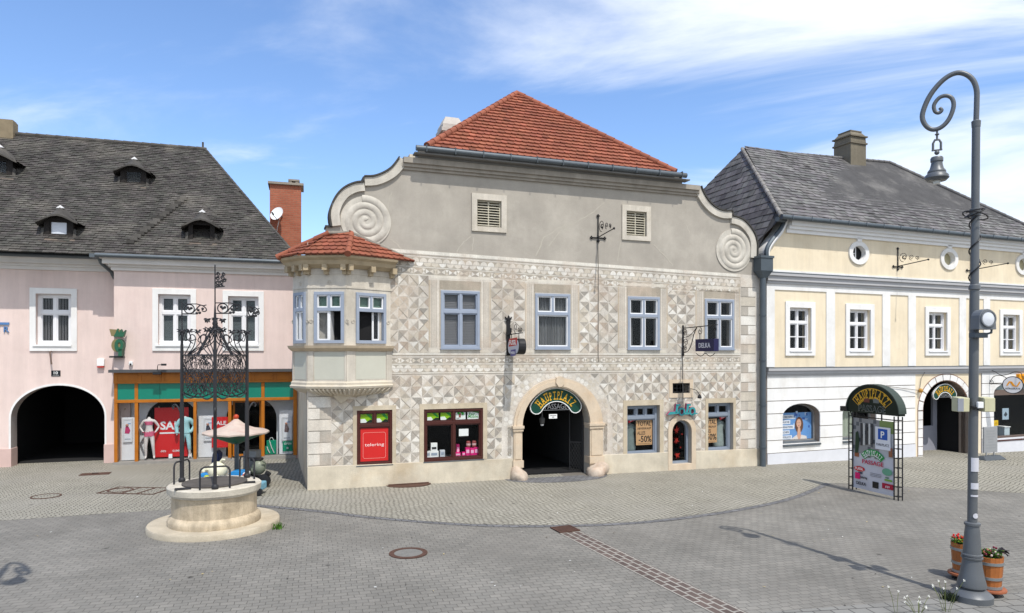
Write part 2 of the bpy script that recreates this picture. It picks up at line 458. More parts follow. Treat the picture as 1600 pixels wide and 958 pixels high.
TILE_RED = (0.268, 0.088, 0.05)

# ================================================================== HOUSE WITH SGRAFFITO FACADE
M = Fr(480, 19.31, 3000)
house = thing('gabled_house', 'big house with scratched diamond pattern facade, scroll gable and steep red tile roof', 'house', M.P, M.ang)
sE = M.s(1188.5)
def zpl(s): return 0.64 - 0.19 * s / sE
def zln(s):                                     # the white line under the attic sinks towards the right
    return 6.93 - 0.26 * (s - 2.6) / 12.2
def arch_poly(sl, sr, zs, za, z0, n=20):
    return [(sl, z0), (sl, zs)] + arc((sl + sr) / 2, zs, (sr - sl) / 2, za - zs, pi, 0, n)[1:-1] + [(sr, zs), (sr, z0)]
W_UP = [M.rect(688.5, 749.3, 454.5, 543.2), M.rect(835.8, 890.6, 459.5, 544), M.rect(980.4, 1030.4, 464.5, 544.3), M.rect(1100.6, 1146.5, 467.4, 544.3)]
for i, r in enumerate(W_UP): W_UP[i] = (r[0], r[1], 4.0, 5.76)
SHOPA = M.rect(557.4, 612.8, 640.9, 726.5); SHOPB = M.rect(662, 754.5, 638.5, 719.5)
JOA = M.rect(979.5, 1030.3, 633.5, 711); JOB = M.rect(1105.9, 1145, 629.5, 705)
aL, aR = M.s(814.9), M.s(920.5); aZs = M.z(868, 664.5); aZa = M.z(868, 605.5)
oL, oR = M.s(801.5), M.s(940.7); oZa = M.z(868, 591)
dL, dR = M.s(1049.6), M.s(1079.7); dZ0 = M.z(1064, 724.5); dZa = M.z(1064, 656.5); dZs = dZa - (dR - dL) / 2
doL, doR = M.s(1043), M.s(1086.3); doZa = M.z(1064, 647)
GR = M.rect(1050, 1077, 598.6, 614.4)
VA = M.rect(745, 783, 313.5, 355); VB = M.rect(978, 1009.6, 330.6, 369)
def rpoly(r, g=0.0): return [(r[0] - g, r[2] - g), (r[1] + g, r[2] - g), (r[1] + g, r[3] + g), (r[0] - g, r[3] + g)]
gl = [(518.6, 354.2), (516, 336.4), (518.6, 322.2), (524.8, 309), (533.7, 298.3), (544.3, 291.2), (556.8, 286.8), (568.3, 285.9), (568.8, 277.5), (583.4, 277), (597.6, 272.2), (610, 264.6), (618, 255.7), (624.2, 246.9)]
gr = [(1092.3, 291.6), (1095.1, 299.1), (1100.8, 309.5), (1108.3, 318.9), (1117.7, 326.4), (1129, 330.5), (1141.5, 330.5), (1141.5, 338.6), (1151.5, 341), (1160.9, 346.1), (1170.3, 356.5), (1176.9, 367.7), (1180, 380.9), (1180, 392.2), (1179.5, 404)]
GL = [M.uv(*p) for p in gl]; GRr = [M.uv(*p) for p in gr]
z510 = M.z(510, 355)
arcpts = [(p[0], p[1]) for p in arch_poly(aL, aR, aZs, aZa, -0.6)]
outline = [(0, -0.6)] + arcpts + [(sE, -0.6), (sE, M.z(1188, 404)), ] + GRr[::-1] + GL[::-1] + [(M.s(510), z510), (M.s(510), 6.9), (0, 6.9)]
holes = [rpoly(r) for r in W_UP + [SHOPA, SHOPB, JOA, JOB, GR, VA, VB]] + [arch_poly(dL, dR, dZs, dZa, dZ0)]
MB().prism(outline, 0, 0.4, holes).build('wall', m_attic, house)
# flanks, rear and the dark rooms behind the openings
b = MB(); b.box(0.0, 0.35, 0.4, 15, -0.6, 6.8); b.box(sE - 0.35, sE, 0.4, 15, -0.6, 6.8); b.box(0.35, sE - 0.35, 14.6, 15, -0.6, 6.8)
b.box(0.2, sE - .2, .41, 14.8, 6.8, 6.9); b.box(3.0, 3.3, .41, 14, 6.9, 9.9); b.box(sE - 5.2, sE - 4.9, .41, 14, 6.9, 9.9)
b.build('flank_wall', m_plinth, house)
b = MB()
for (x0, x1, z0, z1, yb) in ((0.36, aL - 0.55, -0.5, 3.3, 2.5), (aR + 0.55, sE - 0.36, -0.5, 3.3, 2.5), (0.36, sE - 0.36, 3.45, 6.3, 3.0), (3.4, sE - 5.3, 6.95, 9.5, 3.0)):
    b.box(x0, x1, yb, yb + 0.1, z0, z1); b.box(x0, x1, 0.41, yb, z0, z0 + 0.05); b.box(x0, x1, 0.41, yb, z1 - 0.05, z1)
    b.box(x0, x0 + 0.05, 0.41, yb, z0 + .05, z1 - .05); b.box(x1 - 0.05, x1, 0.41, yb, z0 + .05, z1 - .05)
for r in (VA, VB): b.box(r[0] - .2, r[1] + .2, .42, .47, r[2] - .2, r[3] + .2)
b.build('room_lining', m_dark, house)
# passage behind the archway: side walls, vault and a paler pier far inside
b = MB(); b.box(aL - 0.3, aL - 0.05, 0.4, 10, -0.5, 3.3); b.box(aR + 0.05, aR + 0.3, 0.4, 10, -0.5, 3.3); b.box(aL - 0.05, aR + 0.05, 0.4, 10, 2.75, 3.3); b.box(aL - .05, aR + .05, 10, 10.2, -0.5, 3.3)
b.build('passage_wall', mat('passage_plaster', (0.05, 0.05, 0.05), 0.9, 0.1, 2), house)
b = MB(); b.box((aL + aR) / 2 - 0.22, (aL + aR) / 2 + 0.08, 4.0, 4.3, -0.2, 2.6)
b.build('passage_pier', mat('pier_paint', (0.25, 0.25, 0.26), 0.8, 0.1, 3), house)

# ---- sgraffito sheet
from mathutils import noise as mnoise
light = A(217, 210, 199, .82); lights = [A(227, 221, 210, .84), A(221, 213, 200, .83), A(213, 204, 188, .82), A(233, 229, 220, .85)]
darks = [A(174, 167, 156), A(168, 161, 151), A(182, 173, 159), A(188, 173, 157), A(162, 157, 148)]
mids = [A(200, 190, 174), A(206, 192, 172)]
darkline = A(150, 142, 130)
rs = random.Random(11)
def Ld(): return rs.choice(lights)
def Dk(): return rs.choice(darks) if rs.random() > 0.12 else rs.choice(mids)
sg = MB()
sheet = [(0, zpl(0))] + [(oL + .02, zpl(oL))] + [(p[0], p[1]) for p in arch_poly(oL + .02, oR - .02, aZs, oZa - .02, zpl(oL))[1:-1]] + [(oR - .02, zpl(oR)), (doL + .02, zpl(doL))] + \
        arch_poly(doL + .02, doR - .02, doZa - (doR - doL) / 2, doZa - .02, 0)[1:-1] + [(doR - .02, zpl(doR)), (sE - 0.08, zpl(sE)), (sE - 0.08, zln(sE)), (0, zln(0))]
sg.prism(sheet, -0.012, 0.0, [rpoly(r, 0.0) for r in W_UP + [SHOPA, SHOPB, JOA, JOB, GR]], light)
zones = [(M.s(669.5), M.s(767)), (M.s(820), M.s(905)), (M.s(965), M.s(1043)), (M.s(1086), M.s(1156))]
qR0 = M.s(1156.5); qL1 = M.s(518)
low_excl = [rpoly((M.s(552), M.s(618.5), -1, M.z(585, 634))), rpoly((M.s(655), M.s(761), -1, M.z(708, 630.5))), rpoly((M.s(973.3), M.s(1037.6), -1, M.z(1005, 625))),
            rpoly((M.s(1102), M.s(1148.5), -1, M.z(1125, 622))), rpoly((M.s(1044), M.s(1083.6), M.z(1064, 622), M.z(1064, 593))),
            arch_poly(oL - .38, oR + .38, aZs, oZa + .36, -1), arch_poly(doL, doR, doZa - (doR - doL) / 2, doZa, -1, 12)]
plz = [(-1, -2), (sE + 1, -2), (sE + 1, zpl(sE + 1) + 0.02), (-1, zpl(-1) + 0.02)]
def put(poly, col, y=-0.0155, excl=()):
    ps = [poly]
    for e in excl:
        ps = [q for p in ps for q in subtract(p, e)]
    for p in ps: sg.poly(p, y, col)
def cell(x0, x1, z0, z1, i, j, excl=(), g=0.012):
    cx, cz = (x0 + x1) / 2, (z0 + z1) / 2
    ri = (j % 2 == 0); bo = (i % 2 == 0)
    a, b_, c, d = (x0, z0), (x1, z0), (x1, z1), (x0, z1); m = (cx, cz)
    for k, (p, q) in enumerate(((a, b_), (b_, c), (c, d), (d, a))):          # bottom, right, top, left
        dk = (bo, ri, not bo, not ri)[k]
        col = Dk() if dk else Ld()
        fade = min(1, max(0, (mnoise.noise(Vector((cx * .55, cz * .55, 3.3))) + .5 * mnoise.noise(Vector((cx * 1.7, cz * 1.7, 9.1)))) * 1.5 + rs.uniform(-.1, .1)))
        warm = min(1, max(0, mnoise.noise(Vector((cx * .4 + 20, cz * .4, 1.3))) * 1.6))
        tgt = tuple(a_ * (1 - warm) + b2_ * warm for a_, b2_ in zip(light, A(206, 188, 168, .82)))
        col = tuple(a_ * (1 - .7 * fade) + b2_ * .7 * fade for a_, b2_ in zip(col, tgt))
        gl = 0.05
        t = [(p[0] + (q[0] - p[0]) * gl, p[1] + (q[1] - p[1]) * gl), (q[0] - (q[0] - p[0]) * gl, q[1] - (q[1] - p[1]) * gl), (m[0] + ((p[0] + q[0]) / 2 - m[0]) * gl * 2, m[1] + ((p[1] + q[1]) / 2 - m[1]) * gl * 2)]
        t = [(v[0] + rs.uniform(-.006, .006), v[1] + rs.uniform(-.006, .006)) for v in t]
        if rs.random() < .04: continue
        put(t, col, excl=excl)
    # one incised diagonal per cell reads dark
    p, q = ((a, c) if (i + j) % 2 else (d, b_))
    if rs.random() < 0.75:
        dx, dz = q[0] - p[0], q[1] - p[1]; L = sqrt(dx * dx + dz * dz); nx, nz = -dz / L * 0.009, dx / L * 0.009
        s_, e_ = (p[0] + dx * .08, p[1] + dz * .08), (q[0] - dx * .08, q[1] - dz * .08)
        put([(s_[0] - nx, s_[1] - nz), (e_[0] - nx, e_[1] - nz), (e_[0] + nx, e_[1] + nz), (s_[0] + nx, s_[1] + nz)], darkline if rs.random() < .6 else A(196, 186, 170), -0.0158, excl)
# upper field
zU0, zU1 = 3.87, 6.2
secs = [(M.s(606), zones[0][0])] + [(zones[k][1], zones[k + 1][0]) for k in range(3)]
ci = 0
for (x0, x1) in secs:
    n = max(1, round((x1 - x0) / 0.335))
    for i in range(n):
        for j in range(7):
            cell(x0 + (x1 - x0) * i / n, x0 + (x1 - x0) * (i + 1) / n, zU0 + (zU1 - zU0) * j / 7, zU0 + (zU1 - zU0) * (j + 1) / 7, ci + i, j)
    ci += n
# lower field
zL1 = 3.19; n = round((qR0 - qL1) / 0.33)
for i in range(n):
    for j in range(9):
        cell(qL1 + (qR0 - qL1) * i / n, qL1 + (qR0 - qL1) * (i + 1) / n, zL1 - 0.327 * (j + 1), zL1 - 0.327 * j, i, j, low_excl + [plz])
# window zones: striped painted frames and grey lintel panels
beige = A(200, 186, 166); grey2 = A(170, 160, 146)
for k, (x0, x1) in enumerate(zones):
    w = W_UP[k]
    sub = [rpoly(w, 0.0)]
    put([(x0, zU0), (x1, zU0), (x1, zU1), (x0, zU1)], A(220, 212, 199, .83), -0.0150, sub)
    for (e0, e1) in ((x0, w[0]), (w[1], x1)):
        L = e1 - e0; inner_right = e0 == x0
        for t0, t1, c in ((0.0, 0.16, beige), (0.22, 0.26, grey2), (0.33, 0.36, A(172, 162, 149)), (0.43, 0.47, grey2), (0.54, 0.57, A(172, 162, 149)), (0.64, 0.68, grey2), (0.86, 0.98, A(190, 180, 164))):
            if not inner_right: t0, t1 = 1 - t1, 1 - t0
            put([(e0 + L * t0, zU0 + 0.16), (e0 + L * t1, zU0 + 0.16), (e0 + L * t1, zU1 - 0.14), (e0 + L * t0, zU1 - 0.14)], c, -0.0165)
    put([(w[0] - .02, w[3] + .02), (w[1] + .02, w[3] + .02), (w[1] + .02, zU1 - .14), (w[0] - .02, zU1 - .14)], A(176, 166, 150), -0.0165)
    put([(w[0] - .05, zU0 + 0.0), (w[1] + .05, zU0), (w[1] + .05, w[2] - .0), (w[0] - .05, w[2] - .0)], A(182, 172, 155), -0.0160)
    put([(x0 + .02, zU0), (x1 - .02, zU0), (x1 - .1, zU0 + .1), (x0 + .1, zU0 + .1)], A(228, 221, 206), -0.0170)
    put([(x0 + .02, zU1), (x1 - .02, zU1), (x1 - .1, zU1 - .09), (x0 + .1, zU1 - .09)], A(226, 219, 205), -0.0170)
# friezes
def frieze(s0, s1, zt, lay):
    """zt(s) is the top; lay = list of (kind, top offset, bottom offset, pitch)"""
    for kind, a, b_, p in lay:
        n = max(1, round((s1 - s0) / (p or 1))); dx = (s1 - s0) / n
        if kind == 'line':
            for i in range(20):
                x, x2 = s0 + (s1 - s0) * i / 20, s0 + (s1 - s0) * (i + 1) / 20
                put([(x, zt(x) - b_), (x2, zt(x2) - b_), (x2, zt(x2) - a), (x, zt(x) - a)], p and grey2 if isinstance(p, int) else A(232, 227, 215), -0.0160)
            continue
        for i in range(n):
            x = s0 + dx * i; x2 = x + dx; za, zb = zt(x + dx / 2) - a, zt(x + dx / 2) - b_; h = za - zb
            bg = rs.choice([A(180, 172, 158), A(174, 166, 154), A(188, 178, 162)])
            put([(x, zb), (x2, zb), (x2, za), (x, za)], bg, -0.0152)
            if kind == 'up':
                put([(x + dx / 2 + dx * .47 * cos(t), zb + h * .93 * sin(t)) for t in [pi * q / 9 for q in range(10)]], Ld(), -0.0165)
            elif kind == 'down':
                put([(x + dx * .47 * cos(t), za - h * .93 * sin(t)) for t in [pi * q / 9 for q in range(10)]], Ld(), -0.0165)
            elif kind == 'cross':
                cz = (za + zb) / 2; cxx = x + dx / 2; k = dx * 0.16; lo = zb + h * .1; hi = za - h * .1
                put([(x, cz - .008), (x + k, hi), (x - k, hi)], Ld(), -0.0165); put([(x, cz + .008), (x - k, lo), (x + k, lo)], Ld(), -0.0165)
                for (p0, p1, c) in (((x + k, lo), (x2 - k, lo), Dk()), ((x2 - k, lo), (x2 - k, hi), Ld()), ((x2 - k, hi), (x + k, hi), Dk()), ((x + k, hi), (x + k, lo), Ld())):
                    t = [p0, p1, (cxx, cz)]; gx = sum(v[0] for v in t) / 3; gz = sum(v[1] for v in t) / 3
                    put([(gx + (v[0] - gx) * .86, gz + (v[1] - gz) * .86) for v in t], c, -0.0165)
frieze(M.s(606), qR0, zln, [('line', 0.0, 0.1, None), ('line', .115, .14, 1), ('up', .19, .335, .235), ('down', .345, .47, .235), ('line', .475, .495, None), ('cross', .5, .7, .36), ('line', .705, .73, None)])
frieze(M.s(606), qR0, lambda s: 3.86, [('line', 0.0, .05, None), ('line', .06, .085, 1), ('cross', .13, .31, .34), ('line', .315, .34, None), ('up', .35, .455, .235), ('down', .462, .57, .235), ('line', .58, .61, None), ('line', .615, .635, 1)])
# scallops round the archway
for k in range(34):
    for rr, r0 in ((.1, .075), (.25, .075)):
        t = pi * (k + (.5 if rr > .2 else 0)) / 33
        x = (oL + oR) / 2 + ((oR - oL) / 2 + rr) * cos(t); z = aZs + (oZa - aZs + rr) * sin(t)
        if z < zL1 + 0.02 and 0 < t < pi: put([(x + r0 * cos(q * pi / 5), z + r0 * sin(q * pi / 5)) for q in range(10)], Ld(), -0.0160)
    zz = zpl(9) + .1 + (aZs - zpl(9) - .1) * k / 34
    if k % 2:
        for sx, sg_ in ((oL, -1), (oR, 1)):
            put([(sx + sg_ * .12 + .08 * cos(q * pi / 5), zz + .08 * sin(q * pi / 5)) for q in range(10)], Ld(), -0.0160)
# corner quoins
for (x0, x1, zb, zt, flip) in ((0.03, qL1 - .02, zpl(0) + .02, 2.95, False), (qR0 + .02, M.s(1180), zpl(sE) + .02, 6.55, True)):
    n = round((zt - zb) / 0.345); h = (zt - zb) / n
    for i in range(n):
        a, b_ = zb + h * i + .014, zb + h * (i + 1) - .014; xm = (x0 + x1) / 2
        if i % 2 == 0:
            p, q = ((x0, xm), (xm, x1)) if not flip else ((xm, x1), (x0, xm))
            put([(p[0], a), (p[1], a), (p[1], b_), (p[0], b_)], Ld()); put([(q[0], a), (q[1], a), (q[1], b_), (q[0], b_)], rs.choice([A(190, 182, 170), A(182, 175, 164), A(198, 186, 172)]))
        else:
            put([(x0, a), (x1, a), (x1, b_), (x0, b_)], Ld())
        put([(x0, a - .022), (x1, a - .022), (x1, a - .006), (x0, a - .006)], darkline, -0.0158)
sg.build('sgraffito_render', m_sgraf, house)

# ---- plinth, door and window surrounds
b = MB()
for (x0, x1) in ((0, oL), (oR, doL), (doR, sE - .04)):
    b = MB(); b.prism([(x0, -0.6), (x1, -0.6), (x1, zpl(x1)), (x0, zpl(x0))], -0.045, 0.0); b.build('plinth', m_plinth, house, bevel=0.015)
def surround(name, r, g, gt, y0, m, gb=0.0, y1=0.0):
    bb = MB(); bb.prism([(r[0] - g, r[2] - gb), (r[1] + g, r[2] - gb), (r[1] + g, r[3] + gt), (r[0] - g, r[3] + gt)], y0, y1, [] if gb == 0 else [rpoly(r)]) if gb else \
        bb.prism([(r[0] - g, r[2]), (r[0], r[2]), (r[0], r[3]), (r[1], r[3]), (r[1], r[2]), (r[1] + g, r[2]), (r[1] + g, r[3] + gt), (r[0] - g, r[3] + gt)], y0, y1)
    return bb.build(name, m, house)
surround('window_surround', SHOPA, .11, .13, -0.03, m_surr); surround('window_surround', SHOPB, .13, .16, -0.03, m_surr)
surround('window_surround', JOA, .15, .18, -0.03, m_surr); surround('window_surround', JOB, .11, .16, -0.03, m_surr)
surround('vent_surround', VA, .17, .19, -0.05, m_stone, .15); surround('vent_surround', VB, .16, .19, -0.05, m_stone, .15)
surround('grille_surround', GR, .13, .12, -0.04, m_tan, .15)
# archway in tan stone with imposts, keystone and guard stones
b = MB()
P = arch_poly(oL, oR, aZs, oZa, -0.5); Q = arch_poly(aL, aR, aZs, aZa, -0.5)
b.prism(P + Q[::-1], -0.07, 0.0)
b.prism(arch_poly(oL + .09, oR - .09, aZs, oZa - .09, aZs) + arch_poly(aL + 0, aR - 0, aZs, aZa + .05, aZs)[::-1], -0.10, -0.068)
for (x0, x1) in ((oL, aL), (aR, oR)):
    b.box(x0 - .05, x1 + .04, -0.15, 0.3, aZs - .05, aZs + .03); b.box(x0 - .025, x1 + .02, -0.12, 0.3, aZs - .14, aZs - .052)
    b.box(x0 - .03, x1 + .03, -0.12, 0.3, 0.28, 0.5); b.box(x0 + .04, x1 - .04, -0.095, -0.07, .55, aZs - .2)
ks = (oL + oR) / 2
b.prism([(ks - .13, oZa + .02), (ks - .15, oZa - .14), (ks - .06, oZa - .27), (ks + .06, oZa - .27), (ks + .15, oZa - .14), (ks + .13, oZa + .02), (ks, oZa + .06)], -0.15, -0.05)
b.build('arch_surround', m_tan, house, bevel=0.012)
gz0 = -.1
for sx, rx in ((M.s(808), .27), (M.s(931), .38)):
    b = MB(); b.ball((0, 0, 0), 1.0, 12)
    rr = random.Random(int(sx * 10)); vv = []
    for (x, y, z) in b.v:
        f = 1 + 0.2 * sin(3 * x + sx) * cos(2.3 * z + 1) + 0.1 * sin(5 * y + 2 * z + 3 * x); vv.append((sx + x * rx * f, -0.12 + y * .3 * f, gz0 + .1 + z * .3 * f))
    b.v = vv; b.build('guard_stone', mat('guard_stone', A(206, 190, 172, .75), 0.9, 0.25, 3, 0.6, 18, tint=A(170, 130, 106), tintamt=0.5, tintscale=2), house, smooth=60)
b = MB(); P = arch_poly(doL, doR, doZa - (doR - doL) / 2, doZa, -0.5, 14); Q = arch_poly(dL, dR, dZs, dZa, dZ0, 14)
b.prism(P, -0.05, 0.0, [Q]); b.build('door_surround', m_tan, house, bevel=0.01)

# ---- windows
def casement(root, r, m_frame, m_sash, kind='curtain', y=-0.04, fw=.1, depth=.12, tf=.36, split=(1, 1), name='window', sill=True, pane=None, cols=2):
    """frame > pane, curtain or blind, sill; in facade coordinates"""
    x0, x1, z0, z1 = r; b = MB(); zt = z1 - (z1 - z0) * tf; xm = (x0 + x1) / 2
    b.ring(x0, x1, y, y + depth, z0, z1, fw)
    hw = fw * .42
    if tf > 0: b.box(x0 + fw, x1 - fw, y + .006, y + depth, zt - fw * .6, zt + fw * .6)
    segs = []
    if tf > 0: segs.append((zt + fw * .6, z1 - fw, split[0]))
    segs.append((z0 + fw, (zt - fw * .6) if tf > 0 else z1 - fw, split[1]))
    b2 = MB(); panes = MB()
    for (a, c, sp) in segs:
        xs = [x0 + fw, x1 - fw]
        if sp:
            k = cols
            xs = [x0 + fw + (x1 - x0 - 2 * fw) * i / k for i in range(k + 1)]
            for q in xs[1:-1]: b.box(q - hw, q + hw, y + .01, y + depth, a, c)
        for i in range(len(xs) - 1):
            l = xs[i] + (hw if i > 0 else 0); rr = xs[i + 1] - (hw if i < len(xs) - 2 else 0)
            b2.ring(l, rr, y + .035, y + depth - .01, a, c, .035)
            panes.box(l + .034, rr - .034, y + .06, y + .066, a + .034, c - .034)
    f = b.build(name, m_frame, root, bevel=0.006)
    b2.build('sash', m_sash, f); panes.build('pane', pane or m_glass, f)
    if sill:
        s_ = MB(); s_.box(x0 - .02, x1 + .02, y - .04, y + depth, z0 - .03, z0 - .001); s_.build('sill', m_sash if sill == 1 else sill, f)
    if kind == 'blind':
        c = MB(); k = int((z1 - z0 - 2 * fw) / .05)
        for i in range(k):
            zz = z0 + fw + .05 * i; c.hexa([(x0 + fw, y + .14, zz), (x1 - fw, y + .14, zz), (x1 - fw, y + .145, zz), (x0 + fw, y + .145, zz)], [(x0 + fw, y + .155, zz + .048), (x1 - fw, y + .155, zz + .048), (x1 - fw, y + .16, zz + .048), (x0 + fw, y + .16, zz + .048)])
        c.build('blind', m_slats, f)
    elif kind == 'vertical':
        c = MB(); k = int((x1 - x0 - 2 * fw) / .085)
        for i in range(k): xx = x0 + fw + .085 * i; c.hexa([(xx, y + .14, z0 + fw), (xx + .045, y + .19, z0 + fw), (xx + .047, y + .188, z0 + fw), (xx + .002, y + .138, z0 + fw)], [(xx, y + .14, z1 - fw), (xx + .045, y + .19, z1 - fw), (xx + .047, y + .188, z1 - fw), (xx + .002, y + .138, z1 - fw)])
        c.build('blind', m_slats, f)
    elif kind in ('curtain', 'drape'):
        c = MB(); spans = [(x0 + fw, x1 - fw)] if kind != 'drape' else [(x0 + fw, x0 + fw + (x1 - x0) * .16), (xm + .02, xm + (x1 - x0) * .12)]
        for (a, e) in spans:
            n = max(8, int((e - a) / .02)); per = .09 if kind != 'vertical' else .075
            pts = [(a + (e - a) * i / n, y + .2 + .03 * sin(2 * pi * (e - a) * i / n / per + sin(i * .23) * 1.5)) for i in range(n + 1)]
            c.add([(p[0], p[1], z0 + fw) for p in pts] + [(p[0], p[1], z1 - fw) for p in pts], [(i, i + 1, i + n + 2, i + n + 1) for i in range(n)])
        c.build('curtain', m_curtain, f, smooth=60)
    return f
for r, kind, sp in zip(W_UP, ('blind', 'curtain', 'drape', 'drape'), ((1, 1), (1, 0), (1, 1), (1, 1))):
    casement(house, r, m_blue, m_white if kind != 'blind' else m_blue, kind, -0.045, .085, .15, .36, sp, sill=m_blue)
casement(house, SHOPA, m_brown, m_brown, 'none', -0.01, .075, .12, .28, (1, 0), 'shop_window', sill=m_zinc, pane=m_glassd)
f = casement(house, SHOPB, m_brown, m_brown, 'none', -0.01, .08, .12, .27, (1, 1), 'shop_window', sill=m_zinc, pane=m_glassd)
for r in (JOA, JOB):
    casement(house, r, m_bluegrey, m_bluegrey, 'none', .14, .09, .12, .25, (1, 0), 'shop_window', sill=m_bluegrey, pane=m_glassd, cols=3 if r is JOA else 2)
b = MB(); b.prism(arch_poly(dL, dR, dZs, dZa, dZ0, 14), .16, .26, [arch_poly(dL + .05, dR - .08, dZs, dZa - .05, dZ0 + .07, 14)])
f = b.build('glass_door', m_bluegrey, house); b = MB(); b.prism(arch_poly(dL + .05, dR - .08, dZs, dZa - .05, dZ0 + .07, 14), .2, .207); b.build('pane', m_glassd, f)
b = MB(); rd = random.Random(5)
for fz, fx in ((.76, .42), (.52, .4), (.18, .44), (.35, .62), (.66, .7)):
    cx_, cz_ = dL + (dR - dL) * fx, dZ0 + (dZa - dZ0) * fz; big = fx < .5
    R0 = .13 if big else .035
    for k in range(9):
        a = 2 * pi * k / 9 + rd.random(); b.prism([(cx_ + R0 * .3 * cos(a - .5), cz_ + R0 * .3 * sin(a - .5)), (cx_ + R0 * rd.uniform(.8, 1.2) * cos(a), cz_ + R0 * rd.uniform(.8, 1.2) * sin(a)), (cx_ + R0 * .3 * cos(a + .5), cz_ + R0 * .3 * sin(a + .5))], .192, .1985)
    b.prism([(cx_ + R0 * .45 * cos(k * pi / 5), cz_ + R0 * .45 * sin(k * pi / 5)) for k in range(10)], .1915, .1985)
b.build('flower_decal', mat('red_decal', A(176, 40, 26, .7), 0.5, 0.03), f)
for r in (VA, VB):
    x0, x1, z0, z1 = r; b = MB(); b.ring(x0, x1, .06, .16, z0, z1, .04); n = 9
    for i in range(n):
        z = z0 + .05 + (z1 - z0 - .1) * i / n; h = (z1 - z0 - .1) / n
        for (p, q) in ((x0 + .04, (x0 + x1) / 2 - .01), ((x0 + x1) / 2 + .01, x1 - .04)):
            b.hexa([(p, .02, z), (q, .02, z), (q, .035, z), (p, .035, z)], [(p, .12, z + h * .8), (q, .12, z + h * .8), (q, .135, z + h * .8), (p, .135, z + h * .8)])
    b.box((x0 + x1) / 2 - .02, (x0 + x1) / 2 + .02, .05, .15, z0 + .04, z1 - .04)
    b.build('louvre_vent', mat('louvre_wood', A(206, 200, 182), 0.8, 0.12, 6), house)
b = MB()
for i in range(5): x = GR[0] + (GR[1] - GR[0]) * (i + .5) / 5; b.tube([(x, .02, GR[2]), (x, .02, GR[3])], .012, 6)
for i in range(3): z = GR[2] + (GR[3] - GR[2]) * (i + .5) / 3; b.tube([(GR[0], .01, z), (GR[1], .01, z)], .012, 6)
b.build('window_grille', m_iron, house)

# ---- gable mouldings, volutes, cornice
def band(pts, w, y0, y1, side=1, off=0.0, mbx=None):
    mbx = mbx or MB(); n = len(pts); out = []
    for i in range(n):
        a = pts[max(i - 1, 0)]; c = pts[min(i + 1, n - 1)]; dx, dz = c[0] - a[0], c[1] - a[1]; L = sqrt(dx * dx + dz * dz) or 1
        nx, nz = dz / L * side, -dx / L * side; p = pts[i]
        out.append(((p[0] + nx * off, p[1] + nz * off), (p[0] + nx * (off + w), p[1] + nz * (off + w))))
    for i in range(n - 1):
        (a, b_), (c, d) = out[i], out[i + 1]
        mbx.hexa([(a[0], y0, a[1]), (c[0], y0, c[1]), (d[0], y0, d[1]), (b_[0], y0, b_[1])], [(a[0], y1, a[1]), (c[0], y1, c[1]), (d[0], y1, d[1]), (b_[0], y1, b_[1])])
    return mbx
g1, g2 = smooth_pts(GL[:8], 3), smooth_pts(GL[8:], 3); h1, h2 = smooth_pts(GRr[:7], 3), smooth_pts(GRr[7:], 3)
for gg in ((g1, g2), (h1, h2)):
    b = MB()
    for g in gg: band(g, .24, -0.09, 0.0, 1, 0.01, b)
    b.build('gable_moulding', m_volute, house)

for gg in ((g1, [GL[7], GL[8]], g2), (h1, [GRr[6], GRr[7]], h2)):
    b = MB()
    for g in gg: band(g, .045, -0.13, 0.43, 1, -0.045, b)
    if gg[0] is g1: b.box(M.s(508), M.s(519.5), -.06, .45, z510, z510 + .05)
    b.build('gable_flashing', mat('flashing', A(80, 78, 74, .6), 0.6, 0.1, 3), house)
for (c, R0, fl) in ((M.uv(571.8, 346), .71, 1), (M.uv(1146, 391.5), .73, 1)):
    b = MB(); b.prism([(c[0] + R0 * 1.02 * cos(pi * k / 24), c[1] + R0 * 1.02 * sin(pi * k / 24)) for k in range(48)], -.03, 0)
    sp = spiral(c[0], c[1], R0 * .93, .05, radians(100), 3.1 * fl * -1, 110)
    t = MB(); rr = [0.104 - 0.036 * i / 110 for i in range(111)]; t.tube([(p[0], 0, p[1]) for p in sp], rr, 8)
    b.add([(v[0], -0.03 + v[1] * .3, v[2]) for v in t.v], t.f)
    b.build('volute_scroll', m_volute, house, smooth=40)
tl, tr = GL[-1], GRr[0]
# pale filled cracks in the attic render
b = MB(); rk = random.Random(8)
for path in (((945, 318), (915, 340), (880, 358), (858, 385)), ((886, 350), (850, 372), (838, 400)), ((735, 370), (720, 385), (712, 398)), ((975, 365), (968, 390), (966, 408)), ((1022, 382), (1040, 400), (1052, 415)), ((612, 300), (608, 318), (606, 330)), ((610, 372), (622, 382), (630, 392)), ((1073, 352), (1078, 365)), ((740, 372), (738, 392))):
    P = [M.uv(*p) for p in path]; Q = []
    for a, c in zip(P, P[1:]):
        for k in range(5): t = k / 5; Q.append((a[0] + (c[0] - a[0]) * t + rk.uniform(-.02, .02), a[1] + (c[1] - a[1]) * t + rk.uniform(-.02, .02)))
    Q.append(P[-1]); o = band(Q, rk.uniform(.02, .035), -.003, .0005, 1); b.add(o.v, o.f)
b.build('crack_filler', mat('crack_filler', A(188, 181, 168), .95, .1, 6), house)
b = MB()
for z0, z1, y in ((-.16, 0.0, -.2), (-.26, -.16, -.13), (-.34, -.26, -.07)): b.box(tl[0] + (-.02 - y) * .5, tr[0] - (-.02 - y) * .5, y, 0.4, 9.63 + z0, 9.63 + z1)
b.build('cornice', mat('grey_cornice', A(168, 160, 148), 0.9, 0.15, 2, 0.2, 40, streak=0.2), house)
